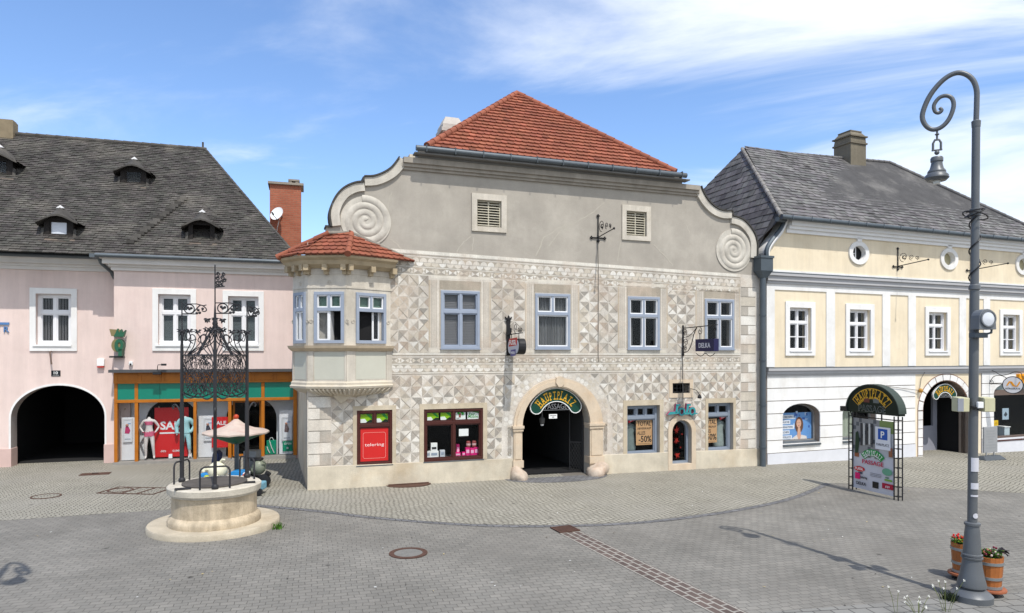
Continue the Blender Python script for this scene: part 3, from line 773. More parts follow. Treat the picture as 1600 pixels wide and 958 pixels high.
# ---- roof
eL, eR = M.s(667, .3), M.s(1056, .3); zE = 9.95; yE = -0.3; mid = (eL + eR) / 2; half = (eR - eL) / 2; zA = 13.55
apx = (mid + .03, yE + half * .95, zA); bk = (mid + .03, 12, zA)
b = MB()
tiles(b, [(eL, yE, zE), (eR, yE, zE), apx], .22, .262, .05, TILE_RED, .13, True, 1)
b.add([(eL, yE, zE), apx, bk, (eL, 14, zE)], [(0, 1, 2, 3)], TILE_RED); b.add([(eR, yE, zE), apx, bk, (eR, 14, zE)], [(0, 1, 2, 3)], TILE_RED)
b.add([(eL, 14, zE), (eR, 14, zE), bk], [(0, 1, 2)], TILE_RED)
b.add([(eL, yE, zE - .03), (eR, yE, zE - .03), (eR, 14, zE - .03), (eL, 14, zE - .03)], [(0, 1, 2, 3)], TILE_RED)
roof = b.build('roof', m_redtile, house)
b = MB(); ridge_tiles(b, (eL, yE, zE + .03), apx, .1, .36, TILE_RED, 1); ridge_tiles(b, (eR, yE, zE + .03), apx, .1, .36, TILE_RED, 2); b.build('ridge_tile', m_redtile, roof, smooth=40)
b = MB(); b.box(M.s(655, .3), M.s(1068, .3), -.22, .3, 9.632, 9.86); b.box(M.s(648, .4), M.s(1078, .4), -.42, -.1, 9.70, 9.74); b.build('eaves_board', mat('eaves_board', A(120, 118, 114), 0.8, 0.1, 3), house)
g0, g1_ = M.s(650, .42), M.s(1072, .42)
b = MB(); b.tube([(g0, -.43, 9.85), (g1_, -.43, 9.85)], .085, 12)
for i in range(11): x = g0 + .3 + (g1_ - g0 - .5) * i / 10; b.ring(x - .012, x + .012, -.53, -.33, 9.75, 9.95, .01); b.box(x - .012, x + .012, -.525, -.51, 9.76, 9.95)
b.build('gutter', m_zinc, house, smooth=40)
c = M.uv(704.5, 222, -3.5); sx = c[0]; zt = M.z(704.5, 186, -3.5)
b = MB(); b.box(sx - .36, sx + .36, 3.2, 4.0, 9, zt - .55); b.box(sx - .42, sx + .42, 3.14, 4.06, zt - .55, zt - .42)
b.box(sx - .37, sx + .37, 3.19, 4.01, zt - .42, zt - .28); b.hexa([(sx - .37, 3.19, zt - .28), (sx + .37, 3.19, zt - .28), (sx + .37, 4.01, zt - .28), (sx - .37, 4.01, zt - .28)], [(sx - .24, 3.32, zt), (sx + .24, 3.32, zt), (sx + .24, 3.88, zt), (sx - .24, 3.88, zt)])
b.build('chimney', mat('lime_wash', A(196, 190, 182), .9, .1, 3, .2, 40), roof)

# ---- oriel on the corner
sA = M.s(612); pB = (M.s(541, .56), -.56); pC = (M.s(481, .12), -.12); pD = (pC[0] - .38, pC[1] + .65); pA = (sA, 0.0); pE = (pD[0] + .12, 1.5)
plan = [pA, pB, pC, pD, pE]
def offs(pl, o):
    r = []
    for i, p in enumerate(pl):
        ns = []
        for (a, c) in ((pl[i - 1], p) if i > 0 else (None, None), (p, pl[i + 1]) if i < len(pl) - 1 else (None, None)):
            if a is None: continue
            dx, dy = c[0] - a[0], c[1] - a[1]; L = sqrt(dx * dx + dy * dy); ns.append((dy / L, -dx / L))
        ns = [(-n[0], -n[1]) for n in ns]
        if len(ns) == 1: r.append((p[0] + ns[0][0] * o, p[1] + ns[0][1] * o)); continue
        bx, by = ns[0][0] + ns[1][0], ns[0][1] + ns[1][1]; L2 = (bx * bx + by * by) / 2
        r.append((p[0] + bx * o / L2, p[1] + by * o / L2))
    r[0] = (r[0][0], min(r[0][1], 0.05)); return r
def loft(mb, rings, col=(1, 1, 1), caps=True):
    """rings: list of (plan polyline, z); closed against the house"""
    n = len(rings[0][0]); vs = []; fs = []
    for pl, z in rings: vs += [(p[0], p[1], z) for p in pl]
    for i in range(len(rings) - 1):
        for k in range(n):
            a, b_ = i * n + k, i * n + (k + 1) % n; fs.append((a, b_, b_ + n, a + n))
    if caps: fs.append(tuple(range(n))); fs.append(tuple((len(rings) - 1) * n + k for k in range(n))[::-1])
    return mb.add(vs, fs, col)
closed = lambda o: offs(plan, o) + [(sA - .3, 1.5)]
zo = dict(corb=2.62, base=2.86, band=3.06, sill=3.93, sill2=4.07, win0=4.13, win1=5.58, arch=6.08, corn=6.3, eave=6.56)
b = MB(); loft(b, [(closed(0.07), zo['base']), (closed(0.09), zo['base'] + .06), (closed(0.05), zo['base'] + .1), (closed(0.05), zo['band'] - .04), (closed(.02), zo['band'])])
b.build('oriel_cornice', m_cream, house)
b = MB(); loft(b, [(closed(.03), zo['sill'] - .02), (closed(.13), zo['sill'] + .07), (closed(.15), zo['sill2'])]); b.build('oriel_sill', mat('sill_stone', A(206, 188, 162, .8), .85, .16, 3, .15, 40, streak=.1), house)
def shrink(f, dz=0):
    c0 = (sA * .5, .35); return [(c0[0] + (p[0] - c0[0]) * f, c0[1] + (p[1] - c0[1]) * f) for p in closed(.05)]
b = MB(); loft(b, [(shrink(.52), zo['corb'] - .02), (shrink(.74), zo['corb'] + .06), (shrink(.9), zo['corb'] + .15), (shrink(.98), zo['base'])])
b.hexa([(pB[0] - .1, -.12, 2.42)] * 2 + [(pB[0] - .1, .0, 2.42)] * 2, [(pB[0] - .35, -.2, 2.66), (pB[0] + .25, -.2, 2.66), (pB[0] + .25, 0, 2.66), (pB[0] - .35, 0, 2.66)])
for (p, q) in ((pC, pB), (pB, pA)):                       # carved gadroons on the corbel
    for i in range(9):
        t = (i + .5) / 9; x, y = p[0] + (q[0] - p[0]) * t, p[1] + (q[1] - p[1]) * t; c0 = (sA * .5, .35)
        pt = lambda f, z: (c0[0] + (x - c0[0]) * f, c0[1] + (y - c0[1]) * f - .05 * f, z)
        b.tube([pt(.8, zo['corb'] + .07), pt(.93, zo['corb'] + .16), pt(1.0, zo['base'] - .02)], [.03, .045, .03], 6)
b.build('oriel_corbel', m_cream, house, smooth=35)
def face_xf(mbx, p, q):
    d = Vector((q[0] - p[0], q[1] - p[1], 0)).normalized(); nn = Vector((-d.y, d.x, 0))
    mbx.v = [tuple(Vector((p[0], p[1], 0)) + d * v[0] + nn * v[1] + Vector((0, 0, v[2]))) for v in mbx.v]
    return mbx
def flen(p, q): return sqrt((q[0] - p[0]) ** 2 + (q[1] - p[1]) ** 2)
ob, op, orings = MB(), MB(), MB()
for (p, q, t0, t1) in ((pC, pB, .17, .95), (pB, pA, .2, .86), (pD, pC, .12, .88), (pE, pD, None, None)):
    L = flen(p, q); w = MB()
    if t0 is None:
        w.box(0, L, 0, .12, zo['base'], zo['corn'])
    else:
        x0, x1 = L * t0, L * t1
        w.prism([(0, zo['base']), (L, zo['base']), (L, zo['corn']), (0, zo['corn'])], 0, .12, [[(x0, zo['win0']), (x1, zo['win0']), (x1, zo['win1']), (x0, zo['win1'])]])
        pn = MB(); pn.prism([(x0, zo['band'] + .05), (x1, zo['band'] + .05), (x1, zo['sill'] - .05), (x0, zo['sill'] - .05)], -.006, 0); face_xf(pn, p, q); op.add(pn.v, pn.f)
        w.box(0.0, x0 - .02, -.02, -.001, zo['band'], zo['sill'] - .02); w.box(x1 + .02, L, -.02, -.001, zo['band'], zo['sill'] - .02)
        w.box(0.0, L, -.018, -.001, zo['win1'] + .1, zo['win1'] + .16); w.box(0.0, L, -.02, -.001, zo['arch'], zo['arch'] + .04)
        for cx_, cz_ in (((x0 + x1) / 2, zo['win1'] + .25), (x0 - .09, 4.75), (x1 + .08, 4.75)):
            tt = MB(); tt.tube([(k[0], 0, k[1]) for k in spiral(cx_, cz_, .06, .015, 0, 1.8, 26)], .012, 5); w.add([(v[0], v[1] - .004, v[2]) for v in tt.v], tt.f)
    face_xf(w, p, q); ob.add(w.v, w.f)
ob.build('oriel_wall', m_stone, house); op.build('oriel_panel', m_panelgrey, house)
def oriel_window(p, q, t0, t1, opened):
    L = flen(p, q); x0, x1, z0, z1 = L * t0, L * t1, zo['win0'], zo['win1']; fw = .09; zt = z1 - (z1 - z0) * .34; xm = (x0 + x1) / 2
    b = MB(); b.ring(x0, x1, -.05, .08, z0, z1, fw); b.box(x0 + fw, x1 - fw, -.044, .08, zt - .05, zt + .05); b.box(xm - .035, xm + .035, -.04, .08, zt + .05, z1 - fw)
    f = face_xf(b, p, q).build('oriel_window', m_blue, house, bevel=.006)
    s_ = MB(); g = MB(); s_.ring(x0 + fw, xm - .035, -.01, .05, zt + .05, z1 - fw, .035); s_.ring(xm + .035, x1 - fw, -.01, .05, zt + .05, z1 - fw, .035)
    g.box(x0 + fw + .03, xm - .06, .01, .016, zt + .08, z1 - fw - .03); g.box(xm + .06, x1 - fw - .03, .01, .016, zt + .08, z1 - fw - .03)
    if opened == 1:                                     # lower casement: one leaf shut, one swung inwards
        s_.ring(x0 + fw, xm - .01, -.01, .05, z0 + fw, zt - .05, .04); g.box(x0 + fw + .04, xm - .05, .01, .016, z0 + fw + .04, zt - .09); s_.box(xm - .01, xm + .03, .0, .4, z0 + fw, zt - .05)
    elif opened == 2:
        s_.box(xm + .1, xm + .15, .1, .14, z0 + fw, zt - .05); s_.box(x1 - fw - .1, x1 - fw - .06, .1, .14, z0 + fw, zt - .05); s_.box(xm + .15, x1 - fw - .1, .1, .14, z0 + fw, z0 + fw + .05)
        g.box(xm + .15, x1 - fw - .1, .118, .124, z0 + fw + .05, zt - .06)
    else:
        s_.ring(x0 + fw, xm - .01, -.01, .05, z0 + fw, zt - .05, .04); s_.ring(xm + .01, x1 - fw, -.01, .05, z0 + fw, zt - .05, .04); g.box(x0 + fw + .03, x1 - fw - .03, .01, .016, z0 + fw + .03, zt - .09)
    s_.box(x0 + fw, x1 - fw, -.03, .08, z0 + fw - .03, z0 + fw)
    face_xf(s_, p, q).build('sash', m_white, f); face_xf(g, p, q).build('pane', m_glass, f)
    bl = MB(); bl.box(x0 + fw, x1 - fw, .1, .11, zt + .02, z1 - .05); face_xf(bl, p, q).build('blind', mat('green_blind', A(110, 138, 120, .8), .8, .1, 4), f)
oriel_window(pC, pB, .17, .95, 1); oriel_window(pB, pA, .2, .86, 2); oriel_window(pD, pC, .12, .88, 0)
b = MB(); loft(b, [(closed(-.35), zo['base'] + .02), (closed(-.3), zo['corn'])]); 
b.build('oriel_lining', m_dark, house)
b = MB(); loft(b, [(closed(.06), zo['corn'] - .06), (closed(.2), zo['corn'] + .03), (closed(.24), zo['corn'] + .14), (closed(.34), zo['corn'] + .2), (closed(.36), zo['eave'])])
for (p, q) in ((pC, pB), (pB, pA), (pD, pC)):
    L = flen(p, q)
    for t in (.02, .5, .98):
        k = MB(); k.box(L * t - .07, L * t + .07, -.24, 0, zo['corn'] - .14, zo['corn'] + .03); k.box(L * t - .06, L * t + .06, -.12, 0, zo['corn'] - .24, zo['corn'] - .14); face_xf(k, p, q); b.add(k.v, k.f)
b.build('oriel_eaves', mat('eaves_timber', A(190, 172, 142, .8), .85, .16, 3, .15, 40, streak=.1), house)
ev = offs(plan, .42); zE2 = zo['eave'] + .02
eA = (M.s(650, .1), -.06, zE2 + .0); eB = (ev[1][0], ev[1][1], zE2); eC = (ev[2][0], ev[2][1], zE2); eD = (ev[3][0], ev[3][1], zE2); eE = (ev[4][0], ev[4][1], zE2)
t1 = M.uv(549, 364.5); t0 = M.uv(512, 365); T1 = (t1[0], -.005, t1[1]); T0 = (t0[0], -.005, t0[1])
b = MB()
for pl in ([eB, eA, T1], [eC, eB, T1, T0], [eD, eC, T0], [eE, eD, T0]): tiles(b, pl, .19, .2, .036, TILE_RED, .15, True, 9)
roof2 = b.build('oriel_roof', m_redtile, house)
b = MB(); ridge_tiles(b, eB, T1, .085, .26, TILE_RED, 5); ridge_tiles(b, eD, T0, .085, .33, TILE_RED, 6); b.build('ridge_tile', m_redtile, roof2, smooth=40)
b = MB()
b.tube([(p[0], p[1] - .02, p[2] + .02) for p in (T0, T1, (eA[0] - .05, 0, eA[2]))], .05, 6); b.build('lead_flashing', mat('mortar', A(150, 144, 134), .9, .15, 5), roof2)

# ---- rainwater hopper and pipe at the right corner
hx = M.s(1192, .2)
b = MB(); zt = M.z(1192, 403, .2); zb = M.z(1192, 424, .2)
b.box(hx - .26, hx + .26, -.42, -.02, zb, zt); b.box(hx - .29, hx + .29, -.45, .0, zt - .03, zt + .05)
b.hexa([(hx - .1, -.3, zb - .24), (hx + .1, -.3, zb - .24), (hx + .1, -.1, zb - .24), (hx - .1, -.1, zb - .24)], [(hx - .26, -.42, zb), (hx + .26, -.42, zb), (hx + .26, -.02, zb), (hx - .26, -.02, zb)])
b.tube([(hx, -.2, zb - .2), (hx, -.2, -.25)], .105, 12)
for z in (5.2, 3.6, 2.0, .5): b.tube([(hx, -.2, z), (hx, -.2, z + .06)], .125, 12)
b.build('downpipe', m_zincdark, house, smooth=40)

# ================================================================== PINK HOUSE
K = Fr(178, 23.61, 3530)
m_pink = mat('pink_render', A(236, 215, 207), 0.92, 0.06, 0.8, 0.2, 60, streak=0.1, fine=0.03, tint=A(216, 190, 184), tintamt=.45, tintscale=.6)
m_pinkplinth = mat('pink_plinth', A(214, 186, 178), 0.92, 0.08, 1.5, 0.2, 40)
m_orange = mat('varnished_wood', A(196, 118, 30, .75), 0.4, 0.16, 3, 0.08, 30, streak=0.12)
m_greenp = mat('green_glass_panel', A(16, 150, 126, .62), 0.12, 0.05, 1.2, spec=0.6)
m_greyblind = mat('grey_blind', A(120, 130, 130, .5), .8, .08, 4)
m_greytile = mat('grey_tile', rough=0.92, var=0.3, scale=1.6, bump=0.25, bscale=40, attr=True, tint=A(140, 134, 124, .8), tintamt=0.45, tintscale=0.7)
TG = A(90, 87, 83, .66)
pink = thing('pink_house', 'pale pink house with dark grey tiled roof, wide black archway and wooden shop front', 'house', K.P, K.ang)
DL = -0.6
R1 = K.rect(247.4, 298, 460.3, 541); R2 = K.rect(356.6, 404, 463.4, 541); L1 = K.rect(56.4, 111.4, 459.5, 541, DL)
for r in (R1, R2, L1): pass
zC = K.z(320, 427); zS0, zS1 = 0.1, K.z(320, 598)
sh0, sh1 = K.s(182), K.s(460); sEnd = K.s(505)
b = MB(); b.prism([(0, -.4), (sh0 + .02, -.4), (sh0 + .02, zS1), (sh1 - .02, zS1), (sh1 - .02, -.4), (sEnd, -.4), (sEnd, 7.1), (0, 7.1)], 0, .45, [rpoly(R1), rpoly(R2)])
sLn = K.s(-90, DL)
al, ar = K.s(17.2, DL), K.s(163.7, DL); az = K.z(90, 652, DL); aa = K.z(90, 602.3, DL)
AP = arch_poly(al, ar, az, aa, -.4, 28)
b.prism([(sLn, -.4)] + AP + [(0.0, -.4), (0.0, 7.1), (sLn, 7.1)], -DL, -DL + .5, [rpoly(L1)])
b.box(0, .4, .45, .62, -.4, 7.1)
b.build('wall', m_pink, pink)
b = MB(); P = arch_poly(al - .06, ar + .06, az, aa + .07, .5, 28); Q = arch_poly(al, ar, az, aa, .5, 28); b.prism(P + Q[::-1], -DL - .02, -DL + .5); b.build('arch_band', m_whitewall, pink)
for q in ((sLn, al + .02, -DL - .05, -DL + .5, -.4, .62), (ar - .02, -.02, -DL - .05, -DL + .5, -.4, .66), (.01, sh0 - .0, -.04, .2, -.4, .6), (sh1, sEnd, -.03, .2, -.4, .25)): b = MB(); b.box(*q); b.build('plinth', m_pinkplinth, pink, bevel=.01)
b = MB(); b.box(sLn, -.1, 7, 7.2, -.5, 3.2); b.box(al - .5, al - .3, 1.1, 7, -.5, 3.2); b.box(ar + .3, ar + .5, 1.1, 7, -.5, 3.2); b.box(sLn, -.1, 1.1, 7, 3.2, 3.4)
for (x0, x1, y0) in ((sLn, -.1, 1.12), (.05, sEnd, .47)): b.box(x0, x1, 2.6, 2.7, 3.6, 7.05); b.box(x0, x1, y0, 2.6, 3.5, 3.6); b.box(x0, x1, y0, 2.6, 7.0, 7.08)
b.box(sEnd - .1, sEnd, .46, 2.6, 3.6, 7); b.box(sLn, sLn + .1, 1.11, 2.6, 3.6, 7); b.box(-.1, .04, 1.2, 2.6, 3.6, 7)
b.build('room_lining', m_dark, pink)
b = MB(); b.box(sLn, sEnd, 11, 11.3, -.4, 7); b.box(sLn, sLn + .3, 1.1, 11, -.4, 7); b.box(sEnd - .3, sEnd, .45, 11, -.4, 7); b.build('rear_wall', m_pink, pink)
m_sashw = mat('white_sash', A(240, 240, 242), .5, .03, 4)
def pinkwin(r, y0, kind):
    g = .23
    bb = MB(); bb.prism([(r[0] - g * .8, r[2] - .17), (r[1] + g * .8, r[2] - .17), (r[1] + g * .8, r[3] + .2), (r[0] - g * .8, r[3] + .2)], y0 - .05, y0 + .0, [rpoly(r)])
    bb.build('window_surround', m_whitewall, pink, bevel=.008)
    f = casement(pink, (r[0], r[1], r[2] + .06, r[3]), m_sashw, m_sashw, kind, y0 + .14, .1, .14, .36, (1, 1), sill=0)
    for ch in f.children:
        if ch.name.startswith('blind') and kind == 'blind': ch.data.materials[0] = m_greyblind
    bb = MB(); bb.box(r[0] - .08, r[1] + .02, y0 - .09, y0 + .2, r[2] - .005, r[2] + .055); bb.build('sill', m_white, f)
for r, y0, k in ((R1, 0, 'blind'), (R2, 0, 'blind'), (L1, -DL, 'vertical')): pinkwin(r, y0, k)
# cornice with its return at the step in the facade
m_corn = mat('pale_cornice', A(226, 222, 218), .85, .06, 2, .1, 40)
b = MB()
for (z0, z1, y) in ((zC, zC + .12, -.08), (zC + .12, zC + .2, -.16), (zC + .2, zC + .36, -.32), (zC + .36, zC + .44, -.4)):
    b.box(y * .9, sEnd, y, .1, z0, z1); b.box(y * .9, .1, .1, .62, z0, z1); b.box(sLn, y * .9 - .001, y - DL, .7, z0, z1)
b.build('cornice', m_corn, pink)
zE = zC + .47; yE = -.46
rR = K.uv(321, 233.5, -5.2); zR = rR[1]; rRs = rR[0]; sRe = K.s(471, .46); sL0 = K.s(-220, 0); k_sl = (zR - zE) / (5.2 - yE)
b = MB()
tiles(b, [(sL0, yE, zE), (sRe, yE, zE), (rRs, 5.2, zR), (sL0, 5.2, zR)], .19, .135, .024, TG, .28, False, 4, .009)
b.add([(sRe, yE, zE), (sRe - .3, 11.5, zE), (rRs, 5.2, zR)], [(0, 1, 2)], TG); b.add([(sL0, 11.5, zE), (sRe - .3, 11.5, zE), (rRs, 5.2, zR), (sL0, 5.2, zR)], [(0, 1, 2, 3)], TG)
proof = b.build('roof', m_greytile, pink)
b = MB(); ridge_tiles(b, (sL0, 5.2, zR), (rRs, 5.2, zR), .09, .34, TG, 4); ridge_tiles(b, (sRe, yE, zE), (rRs, 5.2, zR), .05, .3, TG, 6); b.tube([(rRs - .1, 5.2, zR), (rRs - .1, 5.2, zR + .3)], .04, 6, col=TG); b.build('ridge_tile', m_greytile, proof, smooth=40)
b = MB(); b.tube([(-.45, -.5, zE - .02), (sRe, -.5, zE - .02)], .07, 10); b.tube([(sLn, -.48 - DL, zE - .02), (-.5, -.48 - DL, zE - .02)], .07, 10)
b.box(-.62, -.36, -.5, -.1, zE - .1, zE + .02); b.tube([(-.42, -.2, zE - .05), (-.36, -.1, zE - .25), (-.15, .3, zE - .5), (-.1, .5, zE - .7)], .06, 8); b.build('gutter', m_zinc, pink, smooth=40)
def on_roof(u, v):
    lo, hi = -.5, 5.2
    for _ in range(40):
        m = (lo + hi) / 2; z = K.uv(u, v, -m)[1]
        if z > zE + (m - yE) * k_sl: lo = m
        else: hi = m
    s_, z = K.uv(u, v, -m); return s_, m, z
# two rows of repair tiles set diagonally, and rust-stained snow hooks
p, q = on_roof(205, 380), on_roof(292, 309); b = MB(); n = 18
for i in range(n):
    t = i / n; c = Vector(p) * (1 - t) + Vector(q) * t; w = .13
    b.box(c.x - w, c.x + w * .8, c.y - .09, c.y + .09, c.z - .02, c.z + .11, tuple(x * (1.5 if i % 3 else .8) for x in TG))
b.build('seam_tile', m_greytile, proof)
m_dorm = mat('dormer_board', A(46, 42, 40, .7), .8, .2, 3)
def dormer(u, v, wpx, hpx, look):
    s_, y, z = on_roof(u, v); sc_ = (y + 24.3) / F; w = wpx * sc_ / 2; h = hpx * sc_
    b = MB(); hw = w * 1.95; xr = lambda zz: y + (zz) / k_sl + .1
    b.prism([(s_ - hw * .78, z - .1), (s_ + hw * .78, z - .1), (s_ + hw * .78, z + h * 1.12), (s_ + hw * .4, z + h * 1.35), (s_ - hw * .4, z + h * 1.35), (s_ - hw * .78, z + h * 1.12)], y - .02, y + .06, [[(s_ - w, z), (s_ + w, z), (s_ + w, z + h), (s_ - w, z + h)]])
    b.box(s_ - hw * .78, s_ - hw * .74, y + .06, y + 1.1, z - .1, z + h * 1.1); b.box(s_ + hw * .74, s_ + hw * .78, y + .06, y + 1.1, z - .1, z + h * 1.1)
    b.box(s_ - hw * .7, s_ + hw * .7, y + .5, y + .54, z, z + h * 1.3)
    d = b.build('dormer', m_dorm, pink)
    b = MB(); prof = [(-1.35, .86), (-1.05, .98), (-.7, 1.16), (-.35, 1.3), (0, 1.36), (.35, 1.3), (.7, 1.16), (1.05, .98), (1.35, .86)]
    full = [(-1.5, .8), (-1.1, 1.0), (-.68, 1.32), (-.3, 1.8), (0, 2.05), (.3, 1.8), (.68, 1.32), (1.1, 1.0), (1.5, .8)]
    rings = []
    for j in range(4): t = j / 3; rings.append((y - .26 + t * .42, [(p[0] * (1 - t) + q[0] * t, p[1] * (1 - t) + q[1] * t) for p, q in zip(prof, full)]))
    rings.append((y + 1.9, full)); n = 9; vs = []; fs = []
    for (yy, pr) in rings: vs += [(s_ + p[0] * hw * .83, yy, z + h * p[1]) for p in pr]
    for i in range(4):
        for k in range(n - 1): a = i * n + k; fs.append((a, a + 1, a + n + 1, a + n))
    m0 = len(vs); vs += [(v_[0], v_[1], v_[2] - .06) for v_ in vs[:]]
    fs += [tuple(i + m0 for i in f[::-1]) for f in fs] + [(k, k + m0, k + 1 + m0, k + 1) for k in range(n - 1)]
    b.add(vs, fs, TG)
    for k in range(7):                                       # course lines over the little roof
        zz = (k + .5) / 7
    b.build('dormer_roof', m_greytile, d, smooth=50)
    b = MB(); b.prism([(s_ - .12, z + h * 1.9), (s_ + .13, z + h * 1.9), (s_ + .01, z + h * 2.1)], y + .1, y + .2); b.build('ridge_cap', m_white, d)
    b = MB(); b.hexa([(s_ - hw * .95, y - .25, z - .24), (s_ + hw * .95, y - .25, z - .24), (s_ + hw * .95, y + .1, z - .1), (s_ - hw * .95, y + .1, z - .1)], [(s_ - hw * .95, y - .22, z - .19), (s_ + hw * .95, y - .22, z - .19), (s_ + hw * .8, y + .1, z + .0), (s_ - hw * .8, y + .1, z + .0)], A(120, 108, 98, .8))
    for sx in (-1, 1):
        for k in range(4):
            b.hexa([(s_ + sx * hw * (.8 + .1 * k), y + .1 * k - .12, z - .14 + .03 * k)] * 2 + [(s_ + sx * hw * (.95 + .1 * k), y + .1 * k - .08, z - .16 + .05 * k)] * 2,
                   [(s_ + sx * hw * (.78 + .08 * k), y + .22 * k, z + h * .5 + .05 * k), (s_ + sx * hw * (.78 + .08 * k), y + .22 * k + .02, z + h * .5 + .05 * k), (s_ + sx * hw * (.93 + .1 * k), y + .22 * k + .02, z + h * .42 + .05 * k), (s_ + sx * hw * (.93 + .1 * k), y + .22 * k, z + h * .42 + .05 * k)], TG)
    b.build('apron', m_greytile, d)
    if look != 'open':
        b = MB(); b.ring(s_ - w + .005, s_ + w - .005, y + .0, y + .05, z + .005, z + h - .005, .05); b.build('dormer_frame', m_dorm, d)
        b = MB(); b.box(s_ - w + .05, s_ + w - .05, y + .03, y + .036, z + .05, z + h - .05); b.build('pane', m_glassd if look == 'dark' else mat('white_board', A(222, 228, 238), .5, .05, 3), d)
dormer(92, 368, 25, 22, 'white'); dormer(208.5, 287, 23, 20, 'dark'); dormer(315, 374.5, 25, 23, 'open'); dormer(-3, 272, 24, 21, 'dark')
c = K.uv(16, 187, -5.2); b = MB(); b.box(c[0] - .33, c[0] + .2, 4.9, 5.4, zR - .6, c[1] - .12); b.box(c[0] - .3, c[0] + .17, 4.95, 5.35, c[1] - .12, c[1] - .07); b.build('chimney', mat('rendered_chimney', A(146, 132, 108, .8), .9, .15, 4), proof)
# brick stack
m_brick = brickmat('red_brick', A(176, 100, 76, .68), A(192, 116, 90, .68), A(170, 126, 104, .66), .25, .075, .01, .9, (radians(90), 0, 0), .4, .15, 1.5)
c0, c1 = K.s(421.5, -2.2), K.s(470.5, -2.2); zt = K.z(446, 289, -2.2)
b = MB(); b.box(c0, c1, 2.2, 3.2, 3, zt); st = b.build('brick_chimney', m_brick, pink)
b = MB(); b.box(c0 - .07, c1 + .1, 2.1, 3.3, zt, zt + .09); b.box(c1 - .5, c1 - .05, 2.5, 2.9, zt + .1, zt + .15); b.box(c1 - .48, c1 - .36, 2.5, 2.9, zt + .15, zt + .25); b.box(c1 - .22, c1 - .1, 2.5, 2.9, zt + .15, zt + .25); b.box(c1 - .5, c1 - .06, 2.48, 2.92, zt + .25, zt + .32)
b.build('chimney_cap', mat('concrete', A(150, 142, 130), .9, .12, 4, .2, 30), st)
d = K.uv(434, 336, -2.0); dish = thing('satellite_dish', 'white satellite dish fixed to the tall red brick chimney', 'satellite dish', K.W(d[0], 1.95, d[1]), K.ang)
b = MB(); ax = Vector((-.45, -.72, .42)).normalized(); prof = [(0.001, 0), (.12, .012), (.22, .045), (.3, .085), (.3, .092), (.21, .055), (.001, .012)]
b.lathe(prof, 24, ax=ax); b.v = [(x * .9, y * .9, z) for x, y, z in b.v]; b.build('reflector', m_white, dish, smooth=40)
b = MB(); b.tube([(.05, -.02, -.22), (-.05, -.25, -.2), (-.17, -.38, -.06)], .014, 6); b.tube([(-.14, -.35, -.08), (-.2, -.42, 0)], .035, 8); b.tube([(0, 0, 0), (.14, .2, -.02), (.16, .25, -.02)], .025, 6); b.build('feed_arm', m_zinc, dish)
b = MB(); b.tube([(.05, -.02, -.25), (-.02, .1, -.5), (-.05, .22, -.8), (-.04, .24, -1.0)], .012, 5); b.build('cable', m_white, dish)

# ---- shop front
zl0, zl1 = K.z(320, 622.5), K.z(320, 598)            # green band
b = MB(); yF = -.06
posts = [(179, 184.4), (211, 216.4), (302.6, 307.4), (356.7, 361.8), (408.4, 413.5), (458.3, 464)]
for i, (u0, u1) in enumerate(posts):
    b.box(K.s(u0), K.s(u1), yF - .02, .12, .1, zl1 if i in (0, 1, 4, 5) else zl0 + .01)
b.box(K.s(179), K.s(464), yF - .03, .1, zl0 - .11, zl0 - .001); zf = K.z(320, 580.5)
b.box(K.s(179), K.s(464), yF - .1, .0, zl1, zf)
for i in range(8):
    x0 = K.s(182) + (K.s(462) - K.s(182)) * i / 8
    b.ring(x0 + .04, x0 + (K.s(462) - K.s(182)) / 8 - .04, yF - .115, yF - .099, zl1 + .06, zf - .06, .03)
sf = b.build('shop_front', m_orange, pink, bevel=.008)
b = MB()
for (u0, u1) in ((184.6, 210.8), (216.6, 250), (250.4, 302), (302.4, 356), (356.4, 408.2), (413.7, 458)): b.box(K.s(u0), K.s(u1), yF, .05, zl0, zl1)
b.build('fascia_panel', m_greenp, sf)
for (u0, u1) in ((184.4, 211), (216.4, 302.6), (307.4, 356.7), (413.5, 458.3)): b = MB(); b.box(K.s(u0), K.s(u1), 0, .008, .12, zl0 - .11); b.build('pane', m_glass, sf)
b = MB(); b.ring(K.s(362.5), K.s(408), .26, .33, .1, zl0 - .12, .07); b.build('shop_door', m_orange, sf); b = MB(); b.box(K.s(363), K.s(407.5), .29, .297, .16, zl0 - .18); b.build('door_pane', m_glassd, sf)
zle = K.z(320, 579); b = MB(); b.box(K.s(174), K.s(466), -.36, .0, zle - .0, zle + .05); b.box(K.s(174), K.s(466), -.4, -.36, zle - .05, zle + .045); b.build('canopy_ledge', mat('slate_ledge', A(88, 88, 90, .75), .6, .1, 3), sf)
b = MB(); b.box(K.s(177.5), K.s(361), -.12, .5, -.3, .1); b.box(K.s(409), K.s(462), -.12, .5, -.3, .1); b.box(K.s(361), K.s(409), -.16, .5, -.3, .04); b.build('shop_step', mat('granite_step', A(150, 146, 140), .85, .12, 6, .2, 60), sf)
